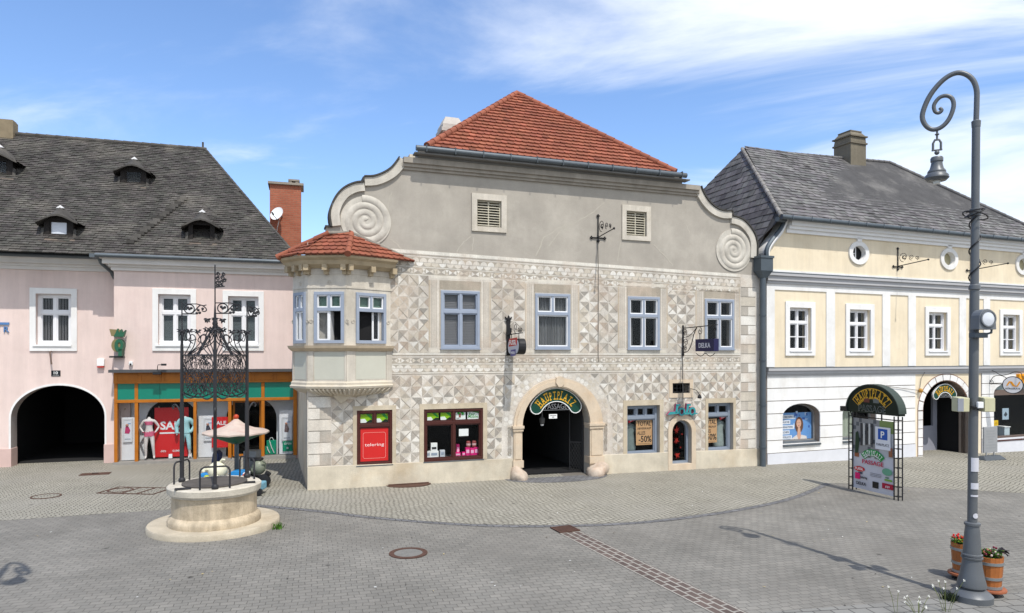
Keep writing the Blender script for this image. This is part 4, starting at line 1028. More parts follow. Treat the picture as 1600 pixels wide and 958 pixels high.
# inside: old white arched wall, dark shop behind
b = MB(); za = zl0 - .02
oA = arch_poly(K.s(222), K.s(305), 1.45, za, .0, 16); oB = arch_poly(K.s(350), K.s(431), 1.45, za, .0, 16)
b.prism([(sh0, .0), ] + oA + oB + [(sh1, .0), (sh1, zl1), (sh0, zl1)], .62, .8)
for (u0, u1, y) in ((187.5, 210.5, .22), (309, 337, .22), (436, 457, .22)):
    b.box(K.s(u0), K.s(u1), y, y + .04, .12, 1.62 if u0 < 400 else 1.75)
b.build('inner_wall', m_white, sf)
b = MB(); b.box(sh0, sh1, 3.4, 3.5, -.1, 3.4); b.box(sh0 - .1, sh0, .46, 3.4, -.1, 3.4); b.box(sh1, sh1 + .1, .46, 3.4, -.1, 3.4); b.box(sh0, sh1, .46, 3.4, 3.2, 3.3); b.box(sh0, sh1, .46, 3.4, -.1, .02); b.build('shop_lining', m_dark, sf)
b = MB(); b.box(K.s(225), K.s(240), 1.4, 1.6, 2.05, 2.1); b.box(K.s(228), K.s(238), 1.4, 1.6, 2.1, 2.25)
for u in (190, 244, 266, 268): b.tube([(K.s(u), .5, zl0 - .3), (K.s(u), .42, zl0 - .38)], .03, 8)
b.build('shop_shelf', m_tan, sf)

# ---- things in and on the pink house
def ktng(name, label, cat, u, v, d=0.0, group=None):
    s_, z = K.uv(u, v, d); return thing(name, label, cat, K.W(s_, -d, z), K.ang, group), s_, z
RED = A(226, 38, 40, .8); WH = A(246, 246, 244)
x0, x1, z0, z1 = K.rect(238, 292, 638, 716)
t = thing('sale_poster', 'tall red sale poster behind two mannequins in the shop window', 'poster', K.W((x0 + x1) / 2, .36, z0), K.ang)
b = MB(); w = (x1 - x0) / 2; h = z1 - z0; b.box(-w, w, 0, .02, 0, h, RED); b.build('board', m_paint, t)
b = MB(); b.text('SALE', 0.05, h * .56, .40, -.002, .006, 'C', .03, WH, fit=w * 1.5); b.box(-w * .7, w * .85, -.006, -.001, h * .47, h * .5, WH); b.text('-30%', -w * .5, h * .1, .1, -.002, .005, 'C', .01, WH); b.text('SUMMER', w * .4, h * .1, .1, -.002, .005, 'C', .01, WH); b.build('lettering', m_paint, t)
x0, x1, z0, z1 = K.rect(330, 356, 652, 700)
t = thing('sale_card', 'small red sale card in front of a white panel above the toadstool', 'poster', K.W((x0 + x1) / 2, .12, z0), K.ang)
b = MB(); w = (x1 - x0) / 2; h = z1 - z0; b.box(-w, w, 0, .015, 0, h, RED); b.build('board', m_paint, t)
b = MB(); b.text('SALE', 0, h * .74, .2, -.002, .005, 'C', .02, WH, fit=w * 1.5); b.text('50', 0, h * .4, .26, -.002, .005, 'C', .03, WH); b.build('lettering', m_paint, t)
def picture(u0, u1, v0, v1, label, wear, d=-.2):
    x0, x1, z0, z1 = K.rect(u0, u1, v0, v1); t = thing('fashion_picture', label, 'poster', K.W((x0 + x1) / 2, -d - .01, z0), K.ang, 'fashion pictures on white panels'); w = (x1 - x0) / 2; h = z1 - z0
    b = MB(); b.ring(-w, w, -.02, .01, 0, h, .05, A(226, 226, 226)); b.box(-w + .04, w - .04, -.008, 0, .04, h - .04, A(236, 238, 240)); b.build('board', m_paint, t)
    b = MB(); b.prism([(-.09, h * .38), (.05, h * .36), (.08, h * .5), (.03, h * .66), (-.07, h * .66)], -.016, -.008, col=wear); b.ball((-.02, -.012, h * .72), .05, 6, col=A(190, 140, 120)); b.box(.0, w * .7, -.014, -.008, h * .77, h * .8, A(90, 150, 200)); b.box(-w * .6, w * .6, -.014, -.008, h * .1, h * .16, A(190, 195, 200)); b.build('print', m_paint, t)
picture(190, 205, 655, 692, 'framed picture of pink lingerie on the narrow white panel beside the archway', A(200, 60, 110))
picture(317, 332, 654, 690, 'framed dark photo on the white panel half behind the red sale card', A(70, 70, 80))
picture(440, 456, 652, 690, 'framed photo on the white panel at the shop end near the oriel', A(120, 100, 100))
x0, x1, z0, z1 = K.rect(441.5, 457, 688, 706); t = thing('notice_board', 'green square notice under the photo at the shop end near the oriel', 'sign', K.W((x0 + x1) / 2, .17, z0), K.ang); w = (x1 - x0) / 2; h = z1 - z0
b = MB(); b.box(-w, w, 0, .02, 0, h, A(22, 160, 120, .7)); b.build('board', m_paint, t); b = MB(); b.text('OPEN', 0, h * .58, .1, -.001, .004, 'C', .01, WH); b.ball((0, 0, h * .28), .04, 6, col=WH); b.build('lettering', m_paint, t)
for u, v0, v1, w_, lab in ((424, 692, 713, .16, 'green gift bag with white ribbon on the shop floor'), (419, 702, 714, .1, 'smaller green gift bag beside the taller one with ribbon')):
    s_, z = K.uv(u, v1, -.3); h = (v1 - v0) * 25.6 / F; t = thing('gift_bag', lab, 'bag', K.W(s_, .3, .12), K.ang, 'green gift bags'); b = MB()
    b.hexa([(-w_, 0, 0), (w_, 0, 0), (w_, .16, 0), (-w_, .16, 0)], [(-w_ * 1.05, -.02, h), (w_ * 1.05, -.02, h), (w_ * 1.05, .18, h), (-w_ * 1.05, .18, h)], A(20, 170, 130, .7)); b.build('bag_body', m_paint, t)
    b = MB(); b.tube([(-w_ * .4, -.02, h), (0, -.04, h * .55), (w_ * .6, -.03, .05)], .015, 5, col=WH); b.tube([(-w_ * .5, .08, h), (-w_ * .2, .08, h + .1), (w_ * .2, .08, h + .1), (w_ * .5, .08, h)], .012, 5, col=WH); b.build('ribbon', m_paint, t)
for u, lab in ((264, 'white price stand at the feet of the mannequin in pink'), (295, 'white price stand at the feet of the mannequin in pale blue')):
    s_ = K.s(u); t = thing('price_stand', lab, 'price stand', K.W(s_, .25, .12), K.ang, 'price stands'); b = MB(); b.hexa([(-.06, 0, 0), (.06, 0, 0), (.06, .1, 0), (-.06, .1, 0)], [(-.055, .04, .15), (.055, .04, .15), (.055, .06, .15), (-.055, .06, .15)]); b.build('card', m_white, t)

# mannequins: one skinned body each, clothing lifted off the body surface
def skin_body(pts, edges, radii, sub=2):
    me = bpy.data.meshes.new('body'); me.from_pydata(pts, edges, []); o = bpy.data.objects.new('body', me); COL.objects.link(o)
    sk = o.modifiers.new('s', 'SKIN'); sk.use_smooth_shade = True
    for i, r in enumerate(radii): me.skin_vertices[0].data[i].radius = (r[0], r[1]) if isinstance(r, tuple) else (r, r)
    me.skin_vertices[0].data[0].use_root = True
    sb = o.modifiers.new('d', 'SUBSURF'); sb.levels = sub; sb.render_levels = sub
    dg = bpy.context.evaluated_depsgraph_get(); m2 = bpy.data.meshes.new_from_object(o.evaluated_get(dg)); bpy.data.objects.remove(o); return m2
def mannequin(label, u, variant):
    t = thing('mannequin', label, 'mannequin', K.W(K.s(u), .22, .12), K.ang, 'headless mannequins in the shop window')
    s = 1.0; L = 1 if variant == 0 else -1
    pts = [(0, 0, .92), (0, 0, 1.08), (0, -.01, 1.24), (0, 0, 1.36), (0, 0, 1.44), (0, 0, 1.5),
           (-.09, 0, .84), (-.105, -.02, .48), (-.11, .02, .1), (-.12, -.07, .03), (.09, 0, .84), (.13, -.04, .48), (.15, .03, .1), (.17, -.06, .03),
           (-.17, 0, 1.36), (-.3, .02, 1.14), (-.2, -.06, 1.0) if L > 0 else (-.27, -.02, .92), (-.15, -.1, .96) if L > 0 else (-.27, -.04, .82),
           (.17, 0, 1.36), (.31, .04, 1.14), (.22, -.04, .98), (.17, -.08, .93)]
    ed = [(0, 1), (1, 2), (2, 3), (3, 4), (4, 5), (0, 6), (6, 7), (7, 8), (8, 9), (0, 10), (10, 11), (11, 12), (12, 13), (3, 14), (14, 15), (15, 16), (16, 17), (3, 18), (18, 19), (19, 20), (20, 21)]
    rad = [(.15, .1), (.115, .085), (.135, .1), (.13, .08), (.055, .055), (.045, .045), (.09, .09), (.058, .058), (.04, .04), (.035, .03), (.09, .09), (.058, .058), (.04, .04), (.035, .03),
           (.055, .055), (.04, .04), (.03, .03), (.03, .022), (.055, .055), (.04, .04), (.03, .03), (.03, .022)]
    me = skin_body(pts, ed, rad); o = bpy.data.objects.new('body', me); COL.objects.link(o); o.parent = t
    me.materials.clear(); me.materials.append(mat('mannequin_white', A(236, 228, 222), .45, .02, 3))
    me.polygons.foreach_set('use_smooth', [True] * len(me.polygons))
    def garment(name, test, m, off):
        vs, fs, idx = [], [], {}
        for p in me.polygons:
            if test(p.center):
                f = []
                for i in p.vertices:
                    if i not in idx: idx[i] = len(vs); v = me.vertices[i]; vs.append(v.co + v.normal * off)
                    f.append(idx[i])
                fs.append(f)
        bb = MB(); bb.add(vs, fs); bb.build(name, m, t, smooth=60, recalc=False)
    if variant == 0:
        mp = mat('pink_fabric', A(226, 110, 140, .8), .8, .08, 8)
        garment('bra', lambda c: 1.2 < c.z < 1.335 and abs(c.x) < .16, mp, .012); garment('briefs', lambda c: .82 < c.z < .98 and abs(c.x) < .2, mp, .01)
    else:
        mp = mat('pale_blue_fabric', A(176, 224, 226), .85, .06, 6)
        garment('top', lambda c: c.z > .9 and c.z < 1.45, mp, .03); garment('leggings', lambda c: .3 < c.z < .9 and abs(c.x) < .22, mp, .012)
mannequin('headless white mannequin in pink bra and briefs beside the red poster', 231, 0)
mannequin('headless mannequin in pale blue top and leggings behind an iron well post', 288, 1)

# sign of stacked metal shapes at the step in the facade
t, s_, z = ktng('shop_sign', 'green and gold crown sign standing out from the pink wall above the shop', 'sign', 186, 559, .1)
b = MB(); gold = A(160, 146, 100, .6); grn = A(52, 118, 88, .6)
b.box(-.28, .16, -.1, .3, 0, .06, A(60, 60, 60)); b.box(-.02, .14, .25, .3, .1, .8, A(70, 60, 48)); b.build('bracket', m_paint, t)
b = MB(); b.prism([(.05 + .22 * cos(k * pi / 12) * .6, .42 + .22 * sin(k * pi / 12)) for k in range(24)], -.25, .1, [[(.06 + .07 * cos(k * pi / 6) * .6, .44 + .09 * sin(k * pi / 6)) for k in range(12)]], grn); b.box(.03, .14, -.25, .1, .06, .3, grn)
b.prism([(-.03 + .22 * cos(k * pi / 12) * .7, .42 + .22 * sin(k * pi / 12)) for k in range(24)], -.22, .12, col=gold); b.build('letter_drum', m_paint, t)
b = MB(); b.prism([(-.12, .72), (.18, .72), (.24, .95), (.15, .84), (.11, .98), (.05, .84), (-.0, 1.0), (-.06, .84)], -.22, .0, col=grn); b.prism([(-.2, .74), (.05, .72), (.08, .96), (-.26, .98)], -.16, .12, col=gold); b.build('crown', m_paint, t)
t, s_, z = ktng('alarm_box', 'white alarm box with red base on pink wall beside crown sign', 'alarm box', 158, 573, DL + .02)
b = MB(); b.hexa([(-.11, -.1, .02), (.11, -.1, .02), (.11, .02, .02), (-.11, .02, .02)], [(-.12, -.08, .28), (.12, -.08, .28), (.12, .02, .28), (-.12, .02, .28)], WH); b.build('case', m_paint, t, bevel=.02); b = MB(); b.box(-.1, .1, -.1, .02, -.03, .02, A(190, 60, 50)); b.build('base', m_paint, t)
t, s_, z = ktng('house_number', 'black house number 10 plate above the pink archway', 'sign', 87.5, 588, DL)
b = MB(); b.box(-.14, .14, -.02, 0, 0, .2, A(34, 34, 40)); b.build('plate', m_paint, t, bevel=.005); b = MB(); b.text('10', 0, .075, .13, -.02, .004, 'C', .012, WH, wide=1.2); b.text('HAUPTPLATZ', 0, .025, .03, -.02, .003, 'C', 0, WH); b.build('lettering', m_paint, t)
t, s_, z = ktng('wall_hook', 'rusty bent iron pipe hook below the window over the archway', 'hook', 81, 549, DL)
b = MB(); b.tube([(0, 0, 0), (.0, -.2, -.02), (.03, -.22, -.2), (.06, -.22, -.45)], .025, 8); b.build('pipe', mat('rusty_iron', A(120, 100, 90), .8, .15, 6), t, smooth=50)
t, s_, z = ktng('wall_lettering', 'blue metal letters with a bar at the edge of the pink facade', 'sign', 3, 519, DL)
b = MB(); BL = A(92, 136, 190, .8); b.box(-1.6, .22, -.05, -.01, .25, .33, BL); b.text('R', .14, 0.0, .27, 0, .05, 'C', .01, BL); b.text('E', -.12, 0.0, .27, 0, .05, 'C', .01, BL); b.build('letter', m_paint, t)
t, s_, z = ktng('shop_spotlight', 'small black spotlight on a bent arm above the green panels', 'lamp', 246, 580, .42)
b = MB(); b.tube([(0, .02, .04), (0, 0, .14), (.04, -.12, .22), (.2, -.12, .22)], .012, 6); b.build('arm', m_black, t); b = MB(); b.box(-.14, .12, -.06, .06, -.12, -.02); b.box(.14, .3, -.16, -.07, .19, .26); b.build('lamp_head', m_black, t, bevel=.01)
t, s_, z = ktng('wall_sensor', 'small white sensor on pink wall above the shop ledge', 'sensor', 205, 571, .0)
b = MB(); b.box(-.06, .06, -.08, 0, 0, .14); b.build('case', m_white, t, bevel=.01); b = MB(); b.tube([(0, -.08, .05), (0, -.12, .03)], .03, 8); b.build('lens', m_black, t)

# ================================================================== YELLOW HOUSE
Q_ = Fr(1197, 24.75, 2666)
m_yel = mat('yellow_render', A(243, 228, 200), 0.92, 0.06, 0.9, 0.2, 60, streak=0.1, fine=0.03, tint=A(226, 208, 176), tintamt=.5, tintscale=.7)
m_joint = mat('joint_render', A(150, 136, 124), .95, .1, 4)
m_slate = mat('slate_tile', rough=0.85, var=0.2, scale=2.0, bump=0.2, bscale=40, attr=True, tint=A(170, 166, 160, .7), tintamt=0.35, tintscale=0.8)
TS = A(124, 122, 122, .62)
yel = thing('yellow_house', 'cream yellow house with white pilasters, oval attic windows and grey slate roof', 'house', Q_.P, Q_.ang)
zTop, zBand = Q_.z(1230, 345), Q_.z(1230, 364); zM0, zM1, zM2 = Q_.z(1205, 443), Q_.z(1205, 431), Q_.z(1205, 425.5); zG1, zG0 = Q_.z(1205, 574), Q_.z(1205, 588)
sR = Q_.s(1730)
S = [Q_.uv(*p) for p in ((1200, 431), (1197.8, 407), (1197.8, 392), (1205, 378.8), (1218.5, 362), (1226.8, 345))]
S = smooth_pts(S, 4)
def oval(u, v, a, b_, n=28):
    s_, z = Q_.uv(u, v); return [(s_ + a * cos(2 * pi * k / n), z + b_ * sin(2 * pi * k / n)) for k in range(n)]
OV = [(1341, 395.5), (1482, 404.8), (1598, 414)]
WY = [Q_.rect(1232.9, 1266.3, 488, 551.5), Q_.rect(1326.5, 1359, 490.5, 551.5), Q_.rect(1450, 1478.5, 483.5, 547), Q_.rect(1566, 1591.5, 485, 546)]
zw0 = sum(r[2] for r in WY) / 4; zw1 = sum(r[3] for r in WY) / 4
WY = [(r[0], r[1], zw0, zw1) for r in WY]
WY.append((WY[3][0] + 3.1, WY[3][1] + 3.1, zw0, zw1))
ga = Q_.rect(1221.8, 1280.3, 630.3, 692); gsp = Q_.z(1250, 650)
gb = Q_.rect(1315, 1368, 632, 688)
yl, yr = Q_.s(1441), Q_.s(1512.5); yz = Q_.z(1476, 640); ya = Q_.z(1476, 595)
hl, hr = Q_.s(1551.5), Q_.s(1672); hz0 = Q_.z(1600, 684.5); hzs = Q_.z(1552, 614); hza = hzs + .62
gaP = arch_poly(ga[0], ga[1], gsp, ga[3], ga[2], 14); gbP = arch_poly(gb[0], gb[1], gsp, ga[3], ga[2], 14)
yP = arch_poly(yl, yr, yz, ya, -.9, 22); hP = arch_poly(hl, hr, hzs, hza, hz0, 16)
b = MB()
out = [(0, zG0)] + [S[0]] + S + [(sR, zTop), (sR, zG0)]
out = [(0, zG0), (0, S[0][1] - .02)] + S + [(sR, zTop), (sR, zG0)]
b.prism(out, 0, .4, [rpoly(r) for r in WY] + [oval(u, v, .36, .30) for u, v in OV])
b.build('wall', m_yel, yel)
b = MB(); b.prism([(0, -1)] + yP + [(sR, -1), (sR, zG0), (0, zG0)], .0, .4, [gaP, gbP, hP]); b.build('ground_wall', m_joint, yel)
# rusticated courses
js = [Q_.z(1198.4, v) for v in (607, 627, 647, 669.4, 688.8, 708.9)]
edges = [zG0] + js
b = MB(); bp_ = MB()
sa, sb_, sc2 = Q_.s(1429), Q_.s(1531), Q_.s(1533)
def courses(x0, x1, excl):
    for i in range(len(edges) - 1):
        z1, z0 = edges[i], edges[i + 1]; ps = [[(x0, z0 + .014), (x1, z0 + .014), (x1, z1 - (.014 if i else 0)), (x0, z1 - (.014 if i else 0))]]
        for e in excl: ps = [q for p in ps for q in subtract(p, e)]
        for p in ps: b.prism(p, -.04, -.001)
courses(.02, sa, [gaP, gbP]); b.build('rusticated_render', m_whitewall, yel); b = MB(); courses(sc2, sR, [hP])
for (x0, x1) in ((.02, sa), (sc2, sR)): bp_.box(x0, x1, -.055, -.001, -1, edges[-1] - .012)
b.build('rusticated_render', m_whitewall, yel); bp_.build('plinth', mat('pale_plinth', A(222, 223, 228), .9, .05, 2, .15, 50), yel)
b = MB(); ac = (yl + yr) / 2
b.prism([(sa, -1)] + arch_poly(yl - .3, yr + .3, yz, ya + .25, -1, 22) + [(sb_ + .02, -1), (sb_ + .02, zG0), (sa, zG0)], -.03, -.001); b.build('archway_field', m_yel, yel)
b = MB(); N = 11
for i in range(N):
    t0, t1 = pi - pi * (i + .06) / N, pi - pi * (i + .94) / N
    pts = [(ac + ((yr - yl) / 2 + g) * cos(t), yz + (ya - yz + g * .9) * sin(t)) for g, ts in ((.03, [t0, (t0 + t1) / 2, t1]), (.29, [t1, (t0 + t1) / 2, t0])) for t in ts]
    b.prism(pts, -.05, .1)
for sx0, sx1 in ((yl - .29, yl - .03), (yr + .03, yr + .29)):
    for k in range(6): z1 = yz - .03 - k * .36; b.box(sx0, sx1, -.05, .1, z1 - .33, z1)
b.build('voussoir', m_whitewall, yel)
b = MB(); P = arch_poly(yl - .03, yr + .03, yz, ya + .03, -.9, 22); b.prism(P + yP[::-1], -.035, .3); P2 = arch_poly(yl - .32, yr + .32, yz, ya + .3, -.9, 22); P3 = arch_poly(yl - .29, yr + .29, yz, ya + .27, -.9, 22); b.prism(P2 + P3[::-1], -.042, .1)
b.build('arch_edge', mat('brown_edge', A(150, 116, 100), .85, .15, 5), yel)
# passage
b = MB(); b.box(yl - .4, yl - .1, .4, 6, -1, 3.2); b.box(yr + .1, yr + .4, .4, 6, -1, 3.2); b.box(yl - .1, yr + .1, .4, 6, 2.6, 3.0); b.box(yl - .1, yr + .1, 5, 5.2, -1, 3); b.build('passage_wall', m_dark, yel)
b = MB(); zq = Q_.z(1476, 664, -1.3); b.box(yl - .1, yr - .1, 1.3, 1.4, -1, zq); b.box(yr - .35, yr - .1, 1.3, 1.4, zq, 2.2); b.box(ac + .1, ac + .16, 1.3, 1.4, zq, 2.4); b.build('passage_screen', mat('grey_screen', A(150, 152, 164), .8, .08, 2), yel)
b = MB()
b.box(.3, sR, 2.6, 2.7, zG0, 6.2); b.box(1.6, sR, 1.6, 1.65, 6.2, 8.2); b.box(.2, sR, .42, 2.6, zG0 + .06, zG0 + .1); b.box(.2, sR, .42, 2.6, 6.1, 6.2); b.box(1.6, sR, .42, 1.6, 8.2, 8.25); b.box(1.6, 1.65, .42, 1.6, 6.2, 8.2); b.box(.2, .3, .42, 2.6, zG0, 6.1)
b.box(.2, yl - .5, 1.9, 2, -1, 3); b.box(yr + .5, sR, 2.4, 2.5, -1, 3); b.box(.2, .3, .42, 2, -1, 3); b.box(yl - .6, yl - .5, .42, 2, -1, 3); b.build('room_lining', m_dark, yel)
b = MB(); b.box(0, sR, 12, 12.3, -1, 8); b.box(0, .3, .4, 9, -1, 6.6); b.box(sR - .3, sR, .4, 12, -1, 8); b.build('rear_wall', m_yel, yel)
# pilasters, bands, cornices
b = MB()
for (u0, u1) in ((1197, 1209.5), (1290.3, 1303.7), (1377.9, 1389.9), (1418.3, 1430), (1498, 1508.5), (1536, 1546)): b.box(Q_.s(u0), Q_.s(u1), -.035, -.001, zG1 + .01, zM0 - .22)
for k in range(2): x = Q_.s(1546) + 2.9 + 1.5 * k; b.box(x, x + .35, -.035, -.001, zG1 + .01, zM0 - .22)
b.box(.0, sR, -.035, -.001, zM0 - .22, zM0); b.box(0, sR, -.03, -.001, zM2, zM2 + .1)
b.build('pilaster', m_whitewall, yel)
m_grey = mat('grey_moulding', A(184, 184, 186), .85, .05, 2, .1, 40)
b = MB(); b.box(-.02, sR, -.09, .1, zM0, zM0 + .1); b.box(-.04, sR, -.15, .1, zM0 + .1, zM1); b.box(-.06, sR, -.22, .1, zM1, zM2 - .04)
b.box(-.02, sR, -.07, .1, zG0, zG0 + .08); b.box(-.04, sR, -.13, .1, zG0 + .08, zG0 + .2); b.box(-.06, sR, -.2, .1, zG0 + .2, zG1 - .03)
b.build('string_course', m_grey, yel)
b = MB(); b.prism([(-.06, zM2 - .039), (sR, zM2 - .039), (sR, zM2), (-.06, zM2)], -.225, .0); b.prism([(-.06, zG1 - .029), (sR, zG1 - .029), (sR, zG1), (-.06, zG1)], -.205, .0); b.build('lead_flashing', m_zinc, yel)
sT = S[-1][0]; b = MB(); hT = zTop - zBand
for z0, z1, y in ((0, .3, -.08), (.3, .55, -.18), (.55, .85, -.28), (.85, 1.0, -.34)): b.box(sT + .0 - y * .2, sR, y, .1, zBand + hT * z0, zBand + hT * z1)
b.build('eaves_cornice', m_white, yel)
b = band(S, .1, -.06, 0.0, 1, 0.0); band(S, .07, -.18, .42, -1, 0.0, b); b.build('gable_edge', m_whitewall, yel)
# oval windows
for i, (u, v) in enumerate(OV):
    s_, z = Q_.uv(u, v); b = MB(); b.prism(oval(u, v, .52, .45), -.06, .0, [oval(u, v, .335, .28)]); b.prism(oval(u, v, .358, .298), .0, .2, [oval(u, v, .34, .282)]); b.prism([(s_ - .1, z + .42), (s_ + .1, z + .42), (s_ + .13, z + .58), (s_ - .13, z + .58)], -.08, 0)
    f = b.build('oval_window', m_whitewall, yel, smooth=30)
    b = MB(); b.prism(oval(u, v, .345, .288), .15, .17); b.build('shutter' if i else 'pane', mat('oval_board', A(180, 172, 140, .8), .8, .1, 4) if i else m_dark, f)
    if not i: b = MB(); b.box(s_ - .02, s_ + .02, .12, .14, z - .27, z + .27); b.box(s_ - .33, s_ - .05, .12, .14, z - .015, z + .015); b.build('glazing_bar', m_white, f)
for r in WY:
    x0, x1, z0, z1 = r
    b = MB(); b.prism([(x0 - .2, z0 - .18), (x1 + .2, z0 - .18), (x1 + .2, z1 + .22), (x0 - .2, z1 + .22)], -.055, 0, [rpoly(r)]); b.build('window_surround', m_whitewall, yel, bevel=.008)
    f = casement(yel, r, m_sashw, m_sashw, 'drape', .1, .07, .1, .34, (1, 1), sill=0)
    zt = z1 - (z1 - z0) * .34; zmid = (z0 + zt) / 2; b = MB(); b.box(x0 + .07, x1 - .07, .13, .18, zmid - .018, zmid + .018); b.box(x0 - .02, x1 + .02, -.09, .12, z0 - .03, z0 + .02); b.build('glazing_bar', m_sashw, f)
# ground-floor windows
for P, r in ((gaP, ga), (gbP, gb)):
    x0, x1 = r[0], r[1]; b = MB(); b.prism(arch_poly(x0 + .004, x1 - .004, gsp, ga[3] - .004, ga[2] + .004, 14), .22, .3, [arch_poly(x0 + .07, x1 - .07, gsp, ga[3] - .07, ga[2] + .09, 14)]); f = b.build('shop_window', mat('grey_frame', A(140, 138, 136), .6, .06, 4), yel)
    b = MB(); b.prism(arch_poly(x0 + .07, x1 - .07, gsp, ga[3] - .07, ga[2] + .09, 14), .25, .257); b.build('pane', m_glassd, f)
    b = MB(); b.hexa([(x0, -.09, ga[2] - .1), (x1, -.09, ga[2] - .1), (x1, .24, ga[2] - .1), (x0, .24, ga[2] - .1)], [(x0, -.09, ga[2] - .04), (x1, -.09, ga[2] - .04), (x1, .24, ga[2] + .06), (x0, .24, ga[2] + .06)]); b.build('sill', m_zinc, f)
b = MB(); b.prism(arch_poly(hl + .004, hr - .004, hzs, hza - .004, hz0 + .004, 16), .1, .2, [arch_poly(hl + .06, hr - .06, hzs + .25, hza - .06, hzs + .12, 16), [(hl + .06, hz0 + .14), (hr - .06, hz0 + .14), (hr - .06, hzs - .12), (hl + .06, hzs - .12)]]); f = b.build('shop_window', mat('umber_frame', A(112, 96, 88), .5, .08, 4), yel)
b = MB(); b.box(hl + .06, hr - .06, .15, .157, hz0 + .14, hzs - .12); b.build('pane', m_glassd, f)
b = MB(); b.prism(arch_poly(hl + .06, hr - .06, hzs + .25, hza - .06, hzs + .12, 16), .14, .15); b.build('frosted_pane', mat('frosted_film', A(156, 172, 172, .7), .3, .05, 2), f)
b = MB(); xq = hl + (hr - hl) * .5; kk = (hr - hl)
b.text('HÖRGERÄTE', hl + kk * .27, hzs + .17, .12, .138, .004, 'C', .01, A(60, 70, 72)); b.text('HÖRBERATUNG', hl + kk * .7, hzs + .17, .12, .138, .004, 'C', .01, A(60, 70, 72)); b.build('lettering', m_paint, f)
b = MB(); b.box(hl - .02, hr + .02, -.08, .1, hz0 - .06, hz0 + .0); b.build('sill', m_brown, f)
# ---- roof with a long ridge; the side slope runs lower, behind the S-shaped gable end
eS = Q_.s(1221, .42); eY = -.42; eZ = Q_.z(1222, 338.5, .42)
def proj(s_, y, z): w = Q_.W(s_, y, z); return CX + F * w.x / w.y, HZ - F * (w.z - H) / w.y
aY = 4.0; aS, aZ = Q_.uv(1160, 233.5, -aY); rS, rZ = Q_.uv(1389, 253.5, -aY); kz = (aZ - eZ) / (aS - eS); kf = (aZ - eZ) / (aY - eY)
fR = Q_.s(1667, .42)
b = MB()
tiles(b, [(eS, eY, eZ), (fR, eY, eZ), (rS, aY, rZ), (aS, aY, aZ)], .3, .23, .024, TS, .34, False, 21, .008)
lw = .85; lowz = eZ - lw * kz
lo, hi = 1.0, 18.0
for _ in range(40):
    yb = (lo + hi) / 2; pu, pv = proj(eS - lw, yb, lowz)
    if (1160 - pu) > (pv - 233.5) * .985: hi = yb
    else: lo = yb
tiles(b, [(eS - lw, yb, lowz), (eS - lw, .2, lowz), (eS - .3, .1, eZ - .3 * kz), (eS, eY, eZ), (aS, aY, aZ)], .34, .3, .02, tuple(q * .8 for q in TS), .3, False, 22, .008)  # side slope coloured darker to paint in its shade away from the sun
b.add([(fR, eY, eZ), (fR, 11, eZ), (rS, aY, rZ)], [(0, 1, 2)], TS); b.add([(eS - lw, yb, lowz), (aS, aY, aZ), (rS, aY, rZ), (fR, 11, eZ)], [(0, 1, 2, 3)], TS)
yroof = b.build('roof', m_slate, yel)
b = MB(); ridge_tiles(b, (eS, eY, eZ + .02), (aS, aY, aZ + .02), .08, .3, A(160, 156, 150, .65), 8); ridge_tiles(b, (aS, aY, aZ), (rS, aY, rZ), .07, .35, TS, 9); ridge_tiles(b, (fR, eY, eZ), (rS, aY, rZ), .08, .3, TS, 10); b.build('ridge_tile', m_slate, yroof, smooth=40)
b = MB(); b.tube([(eS - .05, eY - .06, eZ - .02), (fR, eY - .06, eZ - .02)], .085, 12)
for i in range(16): x = eS + .4 + i * .9; b.box(x - .012, x + .012, eY - .155, eY - .14, eZ - .1, eZ + .08)
gs = [(p[0] - .07, -.1, p[1] + .04) for p in S][::-1]; b.tube([(eS - .1, eY + .1, eZ - .08)] + gs[1:], .09, 8)
b.build('gutter', m_zincdark, yel, smooth=40)
c = Q_.uv(1328.5, 245, -aY); w = 33 / F * (aY + 26.5) / 2; zc1 = Q_.z(1328, 208, -aY)
b = MB(); x = c[0]; y0 = aY - .45; b.box(x - w, x + w, y0, y0 + .95, 9, zc1 - .5)
b.box(x - w - .05, x + w + .05, y0 - .05, y0 + 1, zc1 - .62, zc1 - .55); b.box(x - w - .06, x + w + .06, y0 - .06, y0 + 1.01, zc1 - .3, zc1 - .24); b.hexa([(x - w, y0, zc1 - .5)] + [(x + w, y0, zc1 - .5), (x + w, y0 + .95, zc1 - .5), (x - w, y0 + .95, zc1 - .5)], [(x - w * .98, y0 + .02, zc1 - .3), (x + w * .98, y0 + .02, zc1 - .3), (x + w * .98, y0 + .9, zc1 - .3), (x - w * .98, y0 + .9, zc1 - .3)])
b.hexa([(x - w, y0, zc1 - .24), (x + w, y0, zc1 - .24), (x + w, y0 + .95, zc1 - .24), (x - w, y0 + .95, zc1 - .24)], [(x - w * .7, y0 + .15, zc1 - .03), (x + w * .7, y0 + .15, zc1 - .03), (x + w * .7, y0 + .8, zc1 - .03), (x - w * .7, y0 + .8, zc1 - .03)]); b.box(x - w * .74, x + w * .74, y0 + .12, y0 + .84, zc1 - .03, zc1 + .02)
b.build('chimney', mat('olive_render', A(128, 120, 104, .8), .9, .14, 3, .2, 30, streak=.15), yroof)
cp = (c[0], aY - .4)
b = MB()
zr = lambda y: eZ + (y - eY) * kf
